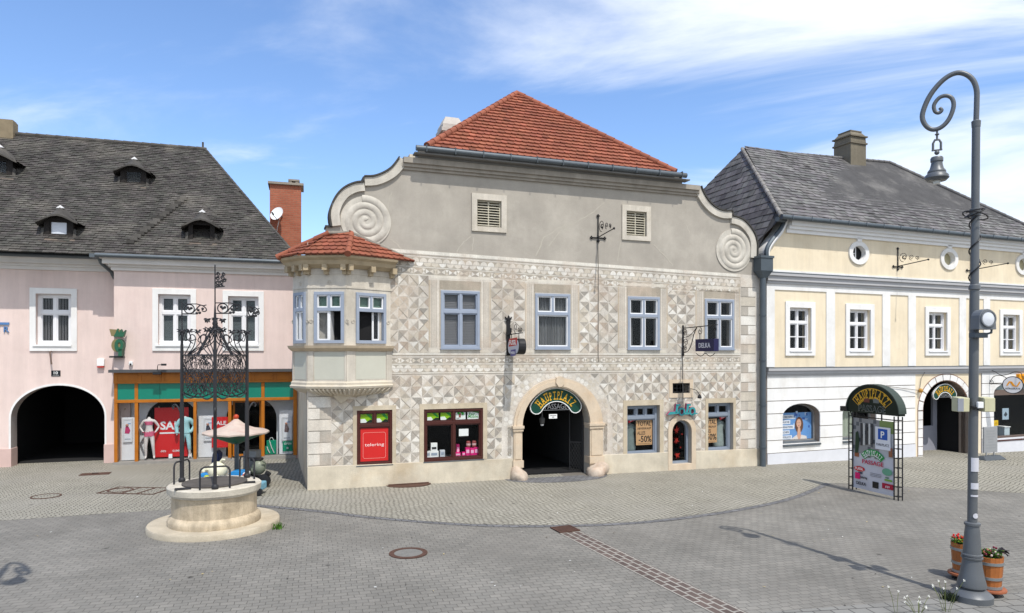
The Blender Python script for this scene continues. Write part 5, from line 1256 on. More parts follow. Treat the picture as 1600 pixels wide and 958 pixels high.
for i in range(9): x = c[0] - .5 + .2 * i; yy = aY - .9 - .1 * (i % 3) - .07 * i; b.hexa([(x, yy, zr(yy) + .015), (x + .16, yy, zr(yy) + .015), (x + .1, yy + .5, zr(yy + .5) + .015), (x - .02, yy + .5, zr(yy + .5) + .015)], [(x, yy, zr(yy) + .03), (x + .16, yy, zr(yy) + .03), (x + .1, yy + .5, zr(yy + .5) + .03), (x - .02, yy + .5, zr(yy + .5) + .03)])
b.build('lime_patch', mat('lime_stain', A(190, 186, 178, .8), .9, .2, 5), yroof)

# ================================================================== SIGNS ON THE FACADES
GOLD = A(226, 174, 50, .85); GREEN = A(14, 74, 58, .7)
def arch_sign(root, R, th, half, size, passage=True, border=WH, sc_=1.0):
    """green board bent over an arch, gold serif lettering; centre of the bend at the root"""
    n = 26; P = [(R * sin(-half + 2 * half * i / n), R * cos(-half + 2 * half * i / n)) for i in range(n + 1)]; r = R - th
    def lobe(a, sg):
        c = ((r + th / 2) * sin(a), (r + th / 2) * cos(a)); rad = th / 2
        return [(c[0] + rad * sin(a + sg * q), c[1] + rad * cos(a + sg * q)) for q in [pi * k / 8 for k in range(1, 8)]]
    inn = [(r * sin(half - 2 * half * i / n), r * cos(half - 2 * half * i / n)) for i in range(n + 1)]
    def outl(g):
        R2, r2, h2 = R + g, r - g, half
        a = [(R2 * sin(-h2 + 2 * h2 * i / n), R2 * cos(-h2 + 2 * h2 * i / n)) for i in range(n + 1)]
        c1 = ((R - th / 2) * sin(h2), (R - th / 2) * cos(h2)); c0 = (-(R - th / 2) * sin(h2), (R - th / 2) * cos(h2)); rad = th / 2 + g
        l1 = [(c1[0] + rad * sin(h2 + q), c1[1] + rad * cos(h2 + q)) for q in [pi * k / 8 for k in range(1, 8)]]
        i_ = [(r2 * sin(h2 - 2 * h2 * i / n), r2 * cos(h2 - 2 * h2 * i / n)) for i in range(n + 1)]
        l0 = [(-p[0], p[1]) for p in l1[::-1]]
        return a + l1 + i_ + l0
    b = MB(); b.prism(outl(.0), -.03, .03, col=GREEN); b.build('board', m_paint, root)
    b = MB(); b.prism(outl(.022 * sc_), -.036, .034, [outl(-.003)], col=border); b.build('border', m_paint, root)
    b = MB(); b.arctext('HAUPTPLATZ', 0, 0, r + th * .17, size, -.03, -half * .9, half * .9, .012, .012, GOLD, wide=.82); b.build('lettering', m_paint, root)
    if passage:
        b = MB(); b.text('PASSAGE', 0, R * .34, size * .7, 0, .02, 'C', 0, A(120, 122, 124), fit=R * .78); b.box(-R * .5, R * .5, -.02, .0, R * .3, R * .315, A(120, 122, 124)); b.box(-R * .46, -R * .44, -.02, 0, R * .3, R * .56, A(120, 122, 124)); b.box(R * .44, R * .46, -.02, 0, R * .3, R * .56, A(120, 122, 124)); b.build('name_grille', m_paint, root)
sgc = M.uv(868.5, 607.3, -.12); R0 = .99
t = thing('arch_sign', 'curved green board with gold lettering inside the tan stone archway', 'sign', M.W(sgc[0], .12, sgc[1] - R0), M.ang); arch_sign(t, R0, .40, 1.04, .35)
sgc = Q_.uv(1475.5, 600.5, -.12); R1_ = .78
t = thing('arch_sign', 'curved green board with gold lettering in the white-edged archway behind the lamp post', 'sign', Q_.W(sgc[0], .12, sgc[1] - R1_), Q_.ang); arch_sign(t, R1_, .32, 1.0, .28)
s_, z = M.uv(864, 654, -.12)
t = thing('notice_plate', 'small white notice hanging under the curved green sign', 'sign', M.W(s_, .12, z), M.ang); b = MB(); b.box(-.14, .14, -.01, .01, 0, .14, WH); b.build('plate', m_paint, t); b = MB(); b.text('DURCHGANG', 0, .085, .035, -.011, .003, 'C', .01, (.02, .02, .02)); b.text('FREI', 0, .03, .045, -.011, .003, 'C', .01, (.02, .02, .02)); b.build('lettering', m_paint, t)
s_, z = M.uv(847, 663, -.5); shade_floor = MB(); shade_floor.box(aL - .05, aR + .05, .5, 10, -.45, -.02); shade_floor.build('passage_shade_floor', m_dark, house)  # near-black sheet over the setts, passage shade put into its colour
shade_floor = MB(); shade_floor.box(al - .3, ar + .3, 1.3, 7, -.4, .02); shade_floor.build('passage_shade_floor', m_dark, pink)  # same painted shade sheet inside the pink archway
t = thing('passage_lantern', 'small dark lantern hanging inside the stone archway', 'lamp', M.W(s_, .5, z), M.ang)
b = MB(); b.lathe([(.04, 0), (.09, .05), (.1, .2), (.03, .26), (.015, .5)], 10); b.build('lamp_body', mat('lantern_iron', (.08, .08, .08), .5, .1, 4), t, smooth=40); b = MB(); b.lathe([(.05, -.04), (.06, 0.0)], 10); b.build('lamp_glass', m_white, t)
# folded lattice gate at the right jamb of the passage
t = thing('lattice_gate', 'folded black lattice gate just inside the right jamb of the stone archway', 'gate', M.W(aR - .06, .42, -.1), M.ang - radians(24))
b = MB(); wG = -.42
for x in (0, wG): b.box(min(x, x + .03), max(x, x + .03), 0, .03, 0, 2.2)
for z in (.02, 1.0, 2.17): b.box(wG, 0, 0, .03, z, z + .03)
b.build('gate_frame', m_iron, t); b = MB()
for i in range(-4, 9):
    for sg_ in (1, -1):
        p = [(0, i * .16), (wG, i * .16 + sg_ * .75)]
        q = intersect([(p[0][0], p[0][1] - .01), (p[0][0], p[0][1] + .01), (p[1][0], p[1][1] + .01), (p[1][0], p[1][1] - .01)], [(wG, .04), (0, .04), (0, 1.0), (wG, 1.0)])
        if q: b.prism(q, .008 if sg_ > 0 else .018, .016 if sg_ > 0 else .026)
b.build('lattice', mat('gate_iron', (.03, .03, .03), .5, .1, 5), t)

# ---- hanging shop signs of the big house
s_, z = M.uv(793.5, 553); t = thing('hanging_sign', 'dark drum-shaped hanging shop sign with red and white face beside the second window', 'sign', M.W(s_, 0, z), M.ang)
ztop = M.z(793, 500) - z
b = MB(); b.box(-.055, .055, -.08, 0, -.05, ztop); b.prism([(-.08, ztop), (.08, ztop), (.11, ztop + .1), (.04, ztop + .04), (0, ztop + .14), (-.04, ztop + .04), (-.11, ztop + .1)], -.1, 0); b.box(-.07, .07, -.12, -.08, ztop * .55, ztop * .75)
za = M.z(793, 523) - z
b.tube([(0, -.05, za), (0, -1.32, za + .02)], .014, 6)
for y in (-.35, -1.0): b.tube([(0, y, za), (0, y, za - .16)], .012, 6)
for (yy, r0, sg_) in ((-.3, .1, 1), (-.72, .16, 1), (-.98, .09, -1), (-1.2, .08, 1)): b.tube([(0, yy + p[0], za + .02 + r0 + p[1]) for p in spiral(0, 0, r0, .03, -pi / 2, 1.3 * sg_, 20)], .01, 5)
b.build('bracket', m_iron, t)
def rounded(w, h, r, n=5): return [(sx * (w - r) + r * cos(a), sz * (h - r) + r * sin(a)) for (sx, sz, a0) in ((1, -1, -pi / 2), (1, 1, 0), (-1, 1, pi / 2), (-1, -1, pi)) for a in [a0 + pi / 2 * k / n for k in range(n + 1)]]
def turned(mbx, ang, off): 
    mbx.v = [(x * cos(ang) - y * sin(ang) + off[0], x * sin(ang) + y * cos(ang) + off[1], zz + off[2]) for x, y, zz in mbx.v]; return mbx
# the drum hangs square to the wall: its faces look along the street
hd = (za - .16 + .0) / 2; co = (0.06, -.64, hd)
b = MB(); b.prism(rounded(.5, hd + .02, .22), -.11, .13); turned(b, radians(-90), co); b.build('drum', m_black, t, bevel=.01)
b = MB(); b.prism(rounded(.47, hd - .01, .2), -.118, -.108, col=A(196, 200, 214)); b.prism([(-.36, .0), (.36, .04), (.36, .27), (-.36, .24)], -.124, -.1175, col=A(196, 50, 44)); b.text('FUSSL', 0, .06, .2, -.124, .004, 'C', .02, WH, fit=.62); b.prism([(-.2, -.3), (.24, -.27), (.24, -.08), (-.2, -.1)], -.124, -.1175, col=A(92, 88, 150))
b.text('MODE', .02, -.22, .1, -.124, .003, 'C', .01, WH, fit=.3)
turned(b, radians(-90), co); b.build('sign_face', m_paint, t)
s_, z = M.uv(1066.5, 551); t = thing('hanging_sign', 'small navy blue hanging sign on a scrolled iron bracket by the rightmost upper window', 'sign', M.W(s_, 0, z), M.ang)
top = M.z(1066, 513) - z; L_ = 1.95
b = MB(); b.tube([(0, -.03, -.05), (0, -.03, top + .1)], .03, 8); b.tube([(0, -.03, top), (0, -L_, top + .04)], .016, 6); b.lathe([(.03, -.12), (.045, -.06), (.03, -.02)], 8, 0, -.03)
b.tube([(0, -.05 - p[0], p[1]) for p in smooth_pts([(.02, .0), (.28, .06), (.48, .3), (.62, .62), (.78, top - .02)], 5)], .014, 6)
b.tube([(0, -.05 - p[0], p[1]) for p in smooth_pts([(0, top * .62), (.3, top * .66), (.55, top * .8), (.78, top)], 5)], .012, 6)
for (yy, zz, r0, a0, tn) in ((.16, top - .16, .12, 1, 1.5), (.2, top * .42, .13, 0, 1.5), (.16, top * .18, .1, 0, 1.5), (1.0, top - .14, .13, pi / 2, 1.4), (1.78, top - .1, .1, pi / 2, 1.4)): b.tube([(0, -yy + p[0], zz + p[1]) for p in spiral(0, 0, r0, .02, a0, tn, 22)], .011, 5)
for y in (-1.0, -1.78): b.tube([(0, y, top - .2), (0, y, top * .52)], .012, 5)
zb0 = top * .02
b.tube([(0, -.8 - p[0], p[1]) for p in smooth_pts([(0, zb0 - .05), (.25, zb0 - .14), (.5, zb0 - .05), (.75, zb0 - .14), (1.0, zb0 - .05)], 4)], .012, 5)
b.build('bracket', m_iron, t)
b = MB(); b.prism([(-.5, 0), (.5, 0), (.5, .40), (-.5, .40)], -.09, .09, col=A(40, 38, 84, .7)); b.text('DELKA', 0, .12, .22, -.09, .006, 'C', .012, A(220, 222, 230), fit=.62); turned(b, radians(-90), (0, -1.38, zb0 + .02)); b.build('board', m_paint, t)
s_, z = M.uv(1063, 644, .1); t = thing('letter_sign', 'turquoise script letter sign with pink edge above the small arched door', 'sign', M.W(s_, -.1, z), M.ang)
b = MB()
def script(y0, y1, g, col):
    def stroke(pts, w):
        n = len(pts); o = band([(p[0], p[1]) for p in pts], w, y0, y1, 1, -w / 2); b.add(o.v, o.f, col)
    b.prism([(-.62 - g, -.09 - g), (-.12, -.06 - g), (-.12, .03 + g), (-.5, .03 + g)], y0, y1, col=col)
    for x in (-.2, .3):
        stroke([(x - .03, -.03), (x + .01, .12), (x + .03, .3)], .09 + 2 * g); b.prism([(x - .02, .26 - g), (x + .17 + g, .26 - g), (x + .17 + g, .33 + g), (x - .02, .33 + g)], y0, y1, col=col)
    for x in (.04, .54):
        b.prism([(x + (.16 + g) * cos(q * pi / 10), .02 + (.17 + g) * sin(q * pi / 10)) for q in range(20)], y0, y1, [[(x + (.085 - g) * cos(q * pi / 10), .02 + (.1 - g) * sin(q * pi / 10)) for q in range(20)]], col)
    b.prism([(.1, -.1 - g), (.4, -.1 - g), (.4, -.02 + g), (.1, -.02 + g)], y0, y1, col=col); b.prism([(.5, -.14 - g), (.8 + g, -.08), (.78, -.05 + g), (.5, -.07)], y0, y1, col=col)
script(-.02, .06, .012, A(170, 80, 116)); script(-.05, -.021, 0, A(56, 150, 154)); b.v = [(x * .84, y, zz * .84) for x, y, zz in b.v]; b.build('letter', m_paint, t)
s_, z = M.uv(1085, 618, .0); t = thing('wall_spotlight', 'small dark spotlight on a wall arm right of the barred opening', 'lamp', M.W(s_, 0, z), M.ang); b = MB(); b.tube([(-.2, .0, .25), (-.1, -.25, .2), (0, -.3, .05)], .012, 5); b.build('arm', m_iron, t); b = MB(); b.lathe([(.03, 0.05), (.07, -.03), (.07, -.08)], 10, 0, -.3); b.build('lamp_head', m_black, t)
def iron_bracket(fr, u, v, uend, vend, label, group, L=1.1):
    s_, z = fr.uv(u, v); t = thing('iron_bracket', label, 'bracket', fr.W(s_, 0, z), fr.ang, group); h = .72
    b = MB(); b.tube([(0, -.03, -.1), (0, -.03, h)], .022, 6); b.tube([(-.22, -.03, 0), (.22, -.03, 0)], .02, 6)
    for c in ((0, h), (-.24, 0), (.24, 0), (0, -.1)):
        for q in range(4): b.ball((c[0] + .035 * cos(q * pi / 2), -.03, c[1] + .035 * sin(q * pi / 2)), .026, 5)
    b.tube([(0, -.03, .02), (0, -L, .12)], .018, 6); b.ball((0, -L - .02, .12), .04, 6)
    for (yy, zz, r0, tn) in ((.28, .36, .2, 1.6), (.3, .33, .1, -1.2), (.62, .3, .11, 1.5), (.85, .25, .08, -1.4)): b.tube([(0, -yy + p[0], zz + p[1]) for p in spiral(0, 0, r0, .02, -pi / 2, tn, 22)], .011, 5)
    b.build('scrolled_iron', m_iron, t); return t
t = iron_bracket(M, 934, 372, 0, 0, 'empty iron bracket on the grey attic wall of the big house', 'empty iron sign brackets')
b = MB(); zz = M.z(934, 372); b.tube([(0, -.015, -.1), (.01, -.03, -1.3), (.0, -.03, M.z(935, 545) - zz), (.01, -.03, M.z(935, 565) - zz)], .011, 5); b.build('conduit', mat('cable_grey', A(120, 116, 110), .7, .1, 4), t)
s_, z = M.uv(1066, 552); t = thing('conduit', 'thin grey cable running down the wall below the navy sign', 'cable', M.W(s_, 0, z), M.ang); b = MB(); b.tube([(0, -.03, 0), (0, -.035, M.z(1066, 600) - z), (.01, -.06, M.z(1066, 640) - z)], .013, 5); b.build('cable', MATS['cable_grey'], t)
iron_bracket(Q_, 1402, 417, 0, 0, 'empty iron bracket between the two full oval windows of the yellow house', 'empty iron sign brackets', 1.3)
iron_bracket(Q_, 1516, 423, 0, 0, 'empty iron bracket half behind the lamp post on the yellow house', 'empty iron sign brackets', 1.5)

# ---- shop things behind the glass of the big house
x0, x1, z0, z1 = SHOPA; zq = z1 - (z1 - z0) * .28
t = thing('window_panel', 'red window panel with rounded white outline under the oriel', 'sign', M.W((x0 + x1) / 2, .05, z0 + .075), M.ang); w = (x1 - x0) / 2 - .08; h = zq - .05 - z0 - .075
b = MB(); b.box(-w, w, -.008, .0, 0, h, A(214, 40, 38, .8)); b.build('panel', m_paint, t)
b = MB(); P = rounded(.33, .38, .06); P2 = rounded(.322, .372, .055); b.prism([(p[0], p[1] + h * .48) for p in P], -.012, -.009, [[(p[0], p[1] + h * .48) for p in P2]], A(240, 170, 160)); b.text('telering', 0, h * .46, .13, -.009, .004, 'C', .0, A(250, 225, 220), fit=.56); b.build('lettering', m_paint, t)
GRN = [A(150, 200, 20, .8), A(40, 150, 50, .8), A(240, 244, 240), A(20, 40, 24)]
def greenpic(r, y, name, label, kind, group=None):
    x0, x1, z0, z1 = r; t = thing(name, label, 'poster', M.W((x0 + x1) / 2, y, z0), M.ang, group); w = (x1 - x0) / 2; h = z1 - z0
    b = MB(); b.box(-w, w, 0, .01, 0, h, GRN[2] if kind else GRN[0]); b.build('sheet', m_paint, t); b = MB()
    if kind == 0:
        b.prism([(-w, .0), (-w + .0, h * .42), (-w * .3, h * .45), (w * .1, h * .1), (-w * .1, 0)], -.004, 0, col=GRN[2]); b.prism([(-w * .2, h), (w * .4, h), (w, h * .45), (w * .7, h * .4)], -.006, -.001, col=GRN[1]); b.prism([(-w * .2, 0), (w * .5, h * .35), (w, h * .3), (w, 0)], -.005, -.001, col=GRN[3])
    elif kind == 1:
        for c in ((-.04, .2), (.05, .24), (-.08, .26), (.0, .29), (.09, .18)): b.ball((c[0], 0, c[1]), .045, 5, col=GRN[1])
        b.box(-.03, .03, -.01, 0, .07, .2, A(150, 80, 60)); b.text('FAIR', -.06, .02, .05, 0, .004, 'C', 0, (.1, .1, .1))
    else:
        b.text('Fair', -.03, h * .5, .13, 0, .004, 'C', .01, GRN[1]); b.text('Mobile', .0, h * .18, .13, 0, .004, 'C', .01, GRN[1], fit=w * 1.7); b.prism([(-w * .5, h), (w, h), (w, h * .75)], -.004, -.001, col=GRN[1])
    b.build('print', m_paint, t)
def upper(r, cols, tf, fw):
    x0, x1, z0, z1 = r; zt = z1 - (z1 - z0) * tf; W = (x1 - x0 - 2 * fw) / cols
    return [(x0 + fw + W * i + .03, x0 + fw + W * (i + 1) - .03, zt + fw * .6 + .03, z1 - fw - .03) for i in range(cols)]
for i, r in enumerate(upper(SHOPA, 2, .28, .075)): greenpic(r, .075, 'transom_poster', ('green and white poster over the red panel, nearer the house corner', 'green and white poster over the red panel, nearer the archway')[i], 0, 'green transom posters')
ups = upper(SHOPB, 4, .27, .08)
for i, r in enumerate(ups): greenpic(r, .075, 'transom_poster', ('green poster in the top left light of the phone shop window', 'green and white poster in the second top light of the phone shop window', 'white tree logo card in the phone shop window', 'white card with green lettering in the phone shop window')[i], (0, 0, 1, 2)[i], 'green transom posters')
x0, x1, z0, z1 = SHOPB
t = thing('display_shelf', 'dark display shelf behind the brown framed phone shop window', 'shelf', M.W((x0 + x1) / 2, .15, z0 + .02), M.ang); b = MB(); b.box(-(x1 - x0) / 2 + .05, (x1 - x0) / 2 - .05, 0, .5, 0, .06); b.build('board', mat('shelf_grey', A(90, 90, 92), .7, .08, 4), t)
t = thing('paper_notice', 'white paper notice taped inside the phone shop window', 'sign', M.W(x0 + (x1 - x0) * .68, .07, z0 + .72), M.ang); b = MB(); b.box(-.15, .15, 0, .004, 0, .22, WH); b.build('sheet', m_paint, t)
PK = A(236, 30, 130, .8)
items = [(.60, .18, .12, PK, 'wide low pink box left of the pink stack'), (.62, .1, .36, PK, 'tall pink box in the phone shop window'), (.70, .1, .13, PK, 'small pink box between the tall one and the stack'), (.77, .13, .26, PK, 'pink phone box under a dark lid'), (.85, .13, .24, PK, 'pink phone box in the middle of the stack'), (.92, .13, .26, PK, 'pink phone box at the right end of the shelf'),
         (.2, .27, .2, WH, 'large white box under a smaller carton'), (.34, .15, .22, A(210, 214, 220), 'grey white carton right of the large white box'), (.1, .12, .2, A(230, 230, 230), 'narrow white carton at the left of the shelf'), (.04, .1, .2, PK, 'lone pink box in the left corner of the phone shop window')]
for j, (fx, w, h, c, lab) in enumerate(items):
    t = thing('product_box', lab, 'box', M.W(x0 + (x1 - x0) * fx, .2 + (.12 if j in (1, ) else 0), z0 + .08), M.ang, 'boxes on the phone shop shelf')
    b = MB(); b.box(-w / 2, w / 2, 0, w * .8, 0, h, c); b.build('carton', m_paint, t, bevel=.006); b = MB(); b.box(-w * .35, w * .35, -.004, -.0005, h * .35, h * .75, A(250, 190, 220) if c == PK else A(160, 170, 185)); b.build('label_print', m_paint, t)
for fx, lab in ((.79, 'brown jar lid box on the pink stack, left one'), (.89, 'brown jar lid box on the pink stack, right one')):
    t = thing('product_box', lab, 'box', M.W(x0 + (x1 - x0) * fx, .21, z0 + .345), M.ang, 'boxes on the phone shop shelf'); b = MB(); b.lathe([(.06, 0), (.07, .02), (.07, .16), (.05, .19)], 12, 0, .06, col=A(150, 70, 70)); b.build('carton', m_paint, t); b = MB(); b.lathe([(.071, .06), (.071, .12)], 12, 0, .06, col=A(220, 180, 180)); b.build('label_print', m_paint, t)
t = thing('product_box', 'small printed carton standing on the large white box', 'box', M.W(x0 + (x1 - x0) * .2, .22, z0 + .285), M.ang, 'boxes on the phone shop shelf'); b = MB(); b.box(-.1, .1, 0, .1, 0, .24, WH); b.build('carton', m_paint, t, bevel=.006); b = MB(); b.box(-.07, .07, -.004, -.0005, .05, .12, A(60, 60, 64)); b.build('label_print', m_paint, t)
KR = A(206, 162, 118)
def joposter(xc, y, z, label, w=.62, h=.84):
    t = thing('clearance_poster', label, 'poster', M.W(xc, y, z), M.ang, 'brown paper sale posters'); b = MB(); b.box(-w / 2, w / 2, 0, .008, 0, h, KR); b.build('sheet', m_paint, t); k = (.03, .025, .022)
    b = MB(); b.text('TOTAL', 0, h * .78, .22, -.001, .004, 'C', .008, k, fit=w * .86); b.text('ABVERKAUF', 0, h * .63, .1, -.001, .004, 'C', .006, k, fit=w * .86); b.text('ALLES', -w * .18, h * .42, .17, -.001, .004, 'C', .004, k, fit=w * .5); b.text('-50%', w * .06, h * .12, .3, -.001, .004, 'C', .014, k, fit=w * .8); b.box(-w * .4, w * .4, -.004, -.001, h * .05, h * .06, k); b.build('lettering', m_paint, t)
joposter(JOA[0] + .80, .25, JOA[2] + .3, 'brown paper sale poster in the dark window left of the arched door')
joposter(JOB[0] + .26, .25, JOB[2] + .28, 'brown paper sale poster in the dark window right of the arched door', .6)
def garment(xc, y, z, label, c, h=.95):
    t = thing('coat', label, 'garment', M.W(xc, y, z), M.ang, 'garments on display'); b = MB(); n = 16
    for i in range(9): pass
    prof = [(.24, 0), (.25, .1), (.2, .45), (.17, .6), (.22, .8), (.2, .88), (.06, .93), (.05, .97)]
    b.lathe([(r * (1 + .0 * i), zz * h / .97) for i, (r, zz) in enumerate(prof)], n); b.v = [(x * (1 + .12 * sin(7 * atan2(yy, x + 1e-6)) * (1 - zz)), yy * .55, zz) for x, yy, zz in b.v]; b.build('body_cloth', mat(label.split()[0] + '_wool', c, .95, .15, 8, .3, 60), t, smooth=60)
    b = MB(); [b.tube([(sg_ * .19, 0, .82 * h / .97), (sg_ * .28, -.02, .55), (sg_ * .25, -.08, .32)], [.07, .06, .055], 8) for sg_ in (-1, 1)]; b.build('sleeve', MATS[label.split()[0] + '_wool'], t, smooth=60)
garment(JOA[0] + .34, .45, JOA[2] + .12, 'grey coat on display in the window left of the arched door', A(120, 132, 130))
garment(JOB[1] - .24, .45, JOB[2] + .12, 'pale dress on display in the window right of the arched door', A(150, 160, 156))
for xc, r, lab in ((JOA[0] + .36, JOA, 'tilted red and white sale tag above the grey coat'), (JOB[1] - .2, JOB, 'tilted red and white sale tag above the pale dress')):
    t = thing('sale_tag', lab, 'sign', M.W(xc, .24, r[2] + 1.12), M.ang, 'tilted sale tags'); b = MB(); P = [(-.16, -.06), (.16, .06), (.13, .17), (-.19, .05)]; b.prism(P, 0, .006, col=A(200, 30, 50)); b.build('card', m_paint, t); b = MB(); b.text('SALE', -.01, .025, .09, -.001, .003, 'C', .01, WH, rot=.36); b.build('lettering', m_paint, t)

# ---- things on the yellow house
x0, x1 = ga[0] + .09, ga[1] - .09; zz0 = ga[2] + .1; w = (x1 - x0) / 2; h = gsp - zz0 + .1
t = thing('window_poster', 'blue poster of a brown haired woman in the segmental arched window', 'poster', Q_.W((x0 + x1) / 2, .3, zz0), Q_.ang)
b = MB(); b.box(-w, w, 0, .01, 0, h, A(110, 160, 220)); 
rr = random.Random(3)
for i in range(16): xx = rr.uniform(-w * .2, w * .9); zz = rr.uniform(h * .4, h * .95); b.box(xx, xx + rr.uniform(.04, .14), -.004, 0, zz, zz + rr.uniform(.05, .2) * .6, rr.choice([A(40, 60, 120), A(190, 210, 236), A(60, 100, 180)]))
b.build('sheet', m_paint, t)
b = MB(); fc = (w * .25, h * .55); HR = A(110, 74, 52); SKN = A(226, 176, 150)
el = lambda cx_, cz_, a, c_: [(cx_ + a * cos(q * pi / 10), cz_ + c_ * sin(q * pi / 10)) for q in range(20)]
b.prism(el(fc[0], fc[1] - .02, .2, .30), -.008, -.004, col=HR); b.prism(el(fc[0] - .02, fc[1] + .04, .115, .16), -.012, -.0085, col=SKN); b.prism([(fc[0] - .06, fc[1] - .12), (fc[0] + .05, fc[1] - .12), (fc[0] + .1, 0), (fc[0] - .12, 0)], -.0105, -.0082, col=SKN)
b.prism([(fc[0] - .42, 0), (fc[0] - .12, .16), (fc[0] - .05, 0)], -.012, -.009, col=A(236, 226, 220)); b.prism([(fc[0] + .05, 0), (fc[0] + .1, .16), (fc[0] + .35, .1), (fc[0] + .38, 0)], -.012, -.009, col=A(236, 226, 220))
for sx in (-.045, .045): b.prism(el(fc[0] - .02 + sx, fc[1] + .065, .018, .01), -.0135, -.0121, col=(.03, .02, .02))
b.prism(el(fc[0] - .02, fc[1] - .04, .035, .011), -.0135, -.0121, col=A(190, 80, 80)); b.build('portrait', m_paint, t)
b = MB()
for i, ww in enumerate((.92, .72, .95, .68, .82)):
    z_ = h * (.86 - .19 * i); b.box(-w, -w + ww * w, -.008, -.004, z_ - .09, z_ + .06, A(232, 236, 244)); b.text(('WIR BIETEN', 'FACHLICHE', 'ALTERNATIVEN', 'SPRECHEN', 'HAUPTPLATZ')[i], -w + .04, z_ - .045, .1, -.009, .003, 'L', .004, A(50, 60, 100), fit=ww * w * .85)
b.build('lettering', m_paint, t)
t = thing('window_curtain', 'pale cloth in the arched window behind the passage board', 'curtain', Q_.W(gb[0] + .1, .35, gb[2] + .1), Q_.ang); b = MB(); n = 30; pts = [(.9 * i / n, .03 * sin(i * 1.1)) for i in range(n + 1)]; b.add([(p[0], p[1], 0) for p in pts] + [(p[0], p[1], 1.15) for p in pts], [(i, i + 1, i + n + 2, i + n + 1) for i in range(n)]); b.build('cloth', mat('pale_cloth', A(170, 176, 160), .9, .1, 4), t, smooth=60)
t = thing('wall_lamp', 'small ochre lamp with cable on the edge of the yellow archway field', 'lamp', Q_.W(Q_.s(1434), -.03, Q_.z(1434, 614)), Q_.ang); b = MB(); b.ball((0, -.1, .1), .09, 8); b.build('lamp_head', mat('ochre_metal', A(190, 140, 60), .5, .1, 4), t, smooth=60); b = MB(); b.tube([(0, -.1, .1), (-.9, -.05, .2), (-2.0, -.05, .32)], .012, 5); b.tube([(.0, -.05, .15), (.1, -.05, .6), (.4, -.05, .95)], .012, 5); b.build('cable', MATS['cable_grey'], t)
s_, z = Q_.uv(1545, 583); t = thing('hanging_sign', 'round white hanging sign with orange zigzag on a curled bracket beside the lamp post', 'sign', Q_.W(s_, 0, z - .45), Q_.ang)
b = MB(); b.tube([(0, -.02, -.3), (0, -.02, .75)], .015, 6); b.tube([(0, -p[0], p[1]) for p in smooth_pts([(.0, .6), (.25, .52), (.5, .38), (.8, .42), (1.05, .52), (1.3, .48), (1.33, .3)], 5)], .014, 6); b.tube([(0, -p[0], p[1]) for p in smooth_pts([(.05, .05), (.2, .3), (.5, .36), (.8, .2), (.9, .0)], 5)], .014, 6); b.tube([(0, -.02, 0), (0, -1.0, 0)], .016, 6)
b.tube([(0, -.1 + p[0], .05 + p[1]) for p in spiral(0, 0, .12, .02, 0, 1.5, 20)], .012, 5); b.tube([(0, -.05 + p[0], .68 + p[1]) for p in spiral(0, 0, .09, .02, 0, 1.5, 20)], .012, 5); b.build('bracket', m_iron, t)
co = (0, -.98, -.02)
b = MB(); b.prism([(.36 * cos(q * pi / 16), .36 * sin(q * pi / 16)) for q in range(32)], -.06, .06, col=(.02, .02, .025)); turned(b, radians(-62), co); b.build('drum', m_paint, t)
b = MB(); b.prism([(.33 * cos(q * pi / 16), .33 * sin(q * pi / 16)) for q in range(32)], -.066, -.061, col=A(222, 222, 226)); zig = [(-.22, -.02), (-.12, .17), (0.0, -.03), (.08, -.03), (.22, .17)]; og = A(240, 160, 20); o = band([(-.22, -.02), (-.13, .15), (-.06, .15), (.04, -.03)], .05, -.074, -.067); b.add(o.v, o.f, og); o = band([(-.03, .15), (.08, -.03), (.13, -.03), (.22, .15)], .05, -.078, -.0745); b.add(o.v, o.f, og); b.text('HÖRGERÄTE', 0, -.18, .09, -.067, .004, 'C', .01, (.03, .03, .03), fit=.5); turned(b, radians(-62), co); b.build('sign_face', m_paint, t)
s_, z = Q_.uv(1590, 599.5, .1); t = thing('box_sign', 'orange box sign with zigzag mark over the hearing shop window at the frame edge', 'sign', Q_.W(s_, -.12, z), Q_.ang); b = MB(); b.box(0, 1.6, -.06, .1, 0, .42, A(240, 160, 10)); b.build('sign_case', m_paint, t, bevel=.02); b = MB(); o = band([(.12, .08), (.2, .34), (.26, .34), (.36, .08), (.42, .08), (.5, .34)], .05, -.075, -.061); b.add(o.v, o.f, A(150, 100, 10)); b.text('HÖRGERÄTE', 1.02, .14, .18, -.061, .006, 'C', .01, A(60, 40, 10), fit=.8); b.build('lettering', m_paint, t)
xi = hl + .12
for (fx, zz, w, h, c, nm, lab, ct) in ((.22, .55, .28, .24, A(240, 196, 20), 'display_card', 'yellow card standing in the hearing shop window', 'poster'), (.42, .8, .42, .5, A(170, 190, 206), 'display_picture', 'grey blue ear picture hanging in the hearing shop window', 'poster')):
    t = thing(nm, lab, ct, Q_.W(xi + (hr - hl) * fx * .6, .4, hz0 + zz), Q_.ang); b = MB(); b.box(-w / 2, w / 2, 0, .02, 0, h, c); b.build('sheet', m_paint, t); b = MB(); b.prism([(-w * .3, h * .4), (0, h * .25), (w * .3, h * .45), (.0, h * .7)], -.004, 0, col=A(60, 70, 80) if w > .3 else A(200, 150, 10)); b.build('print', m_paint, t)
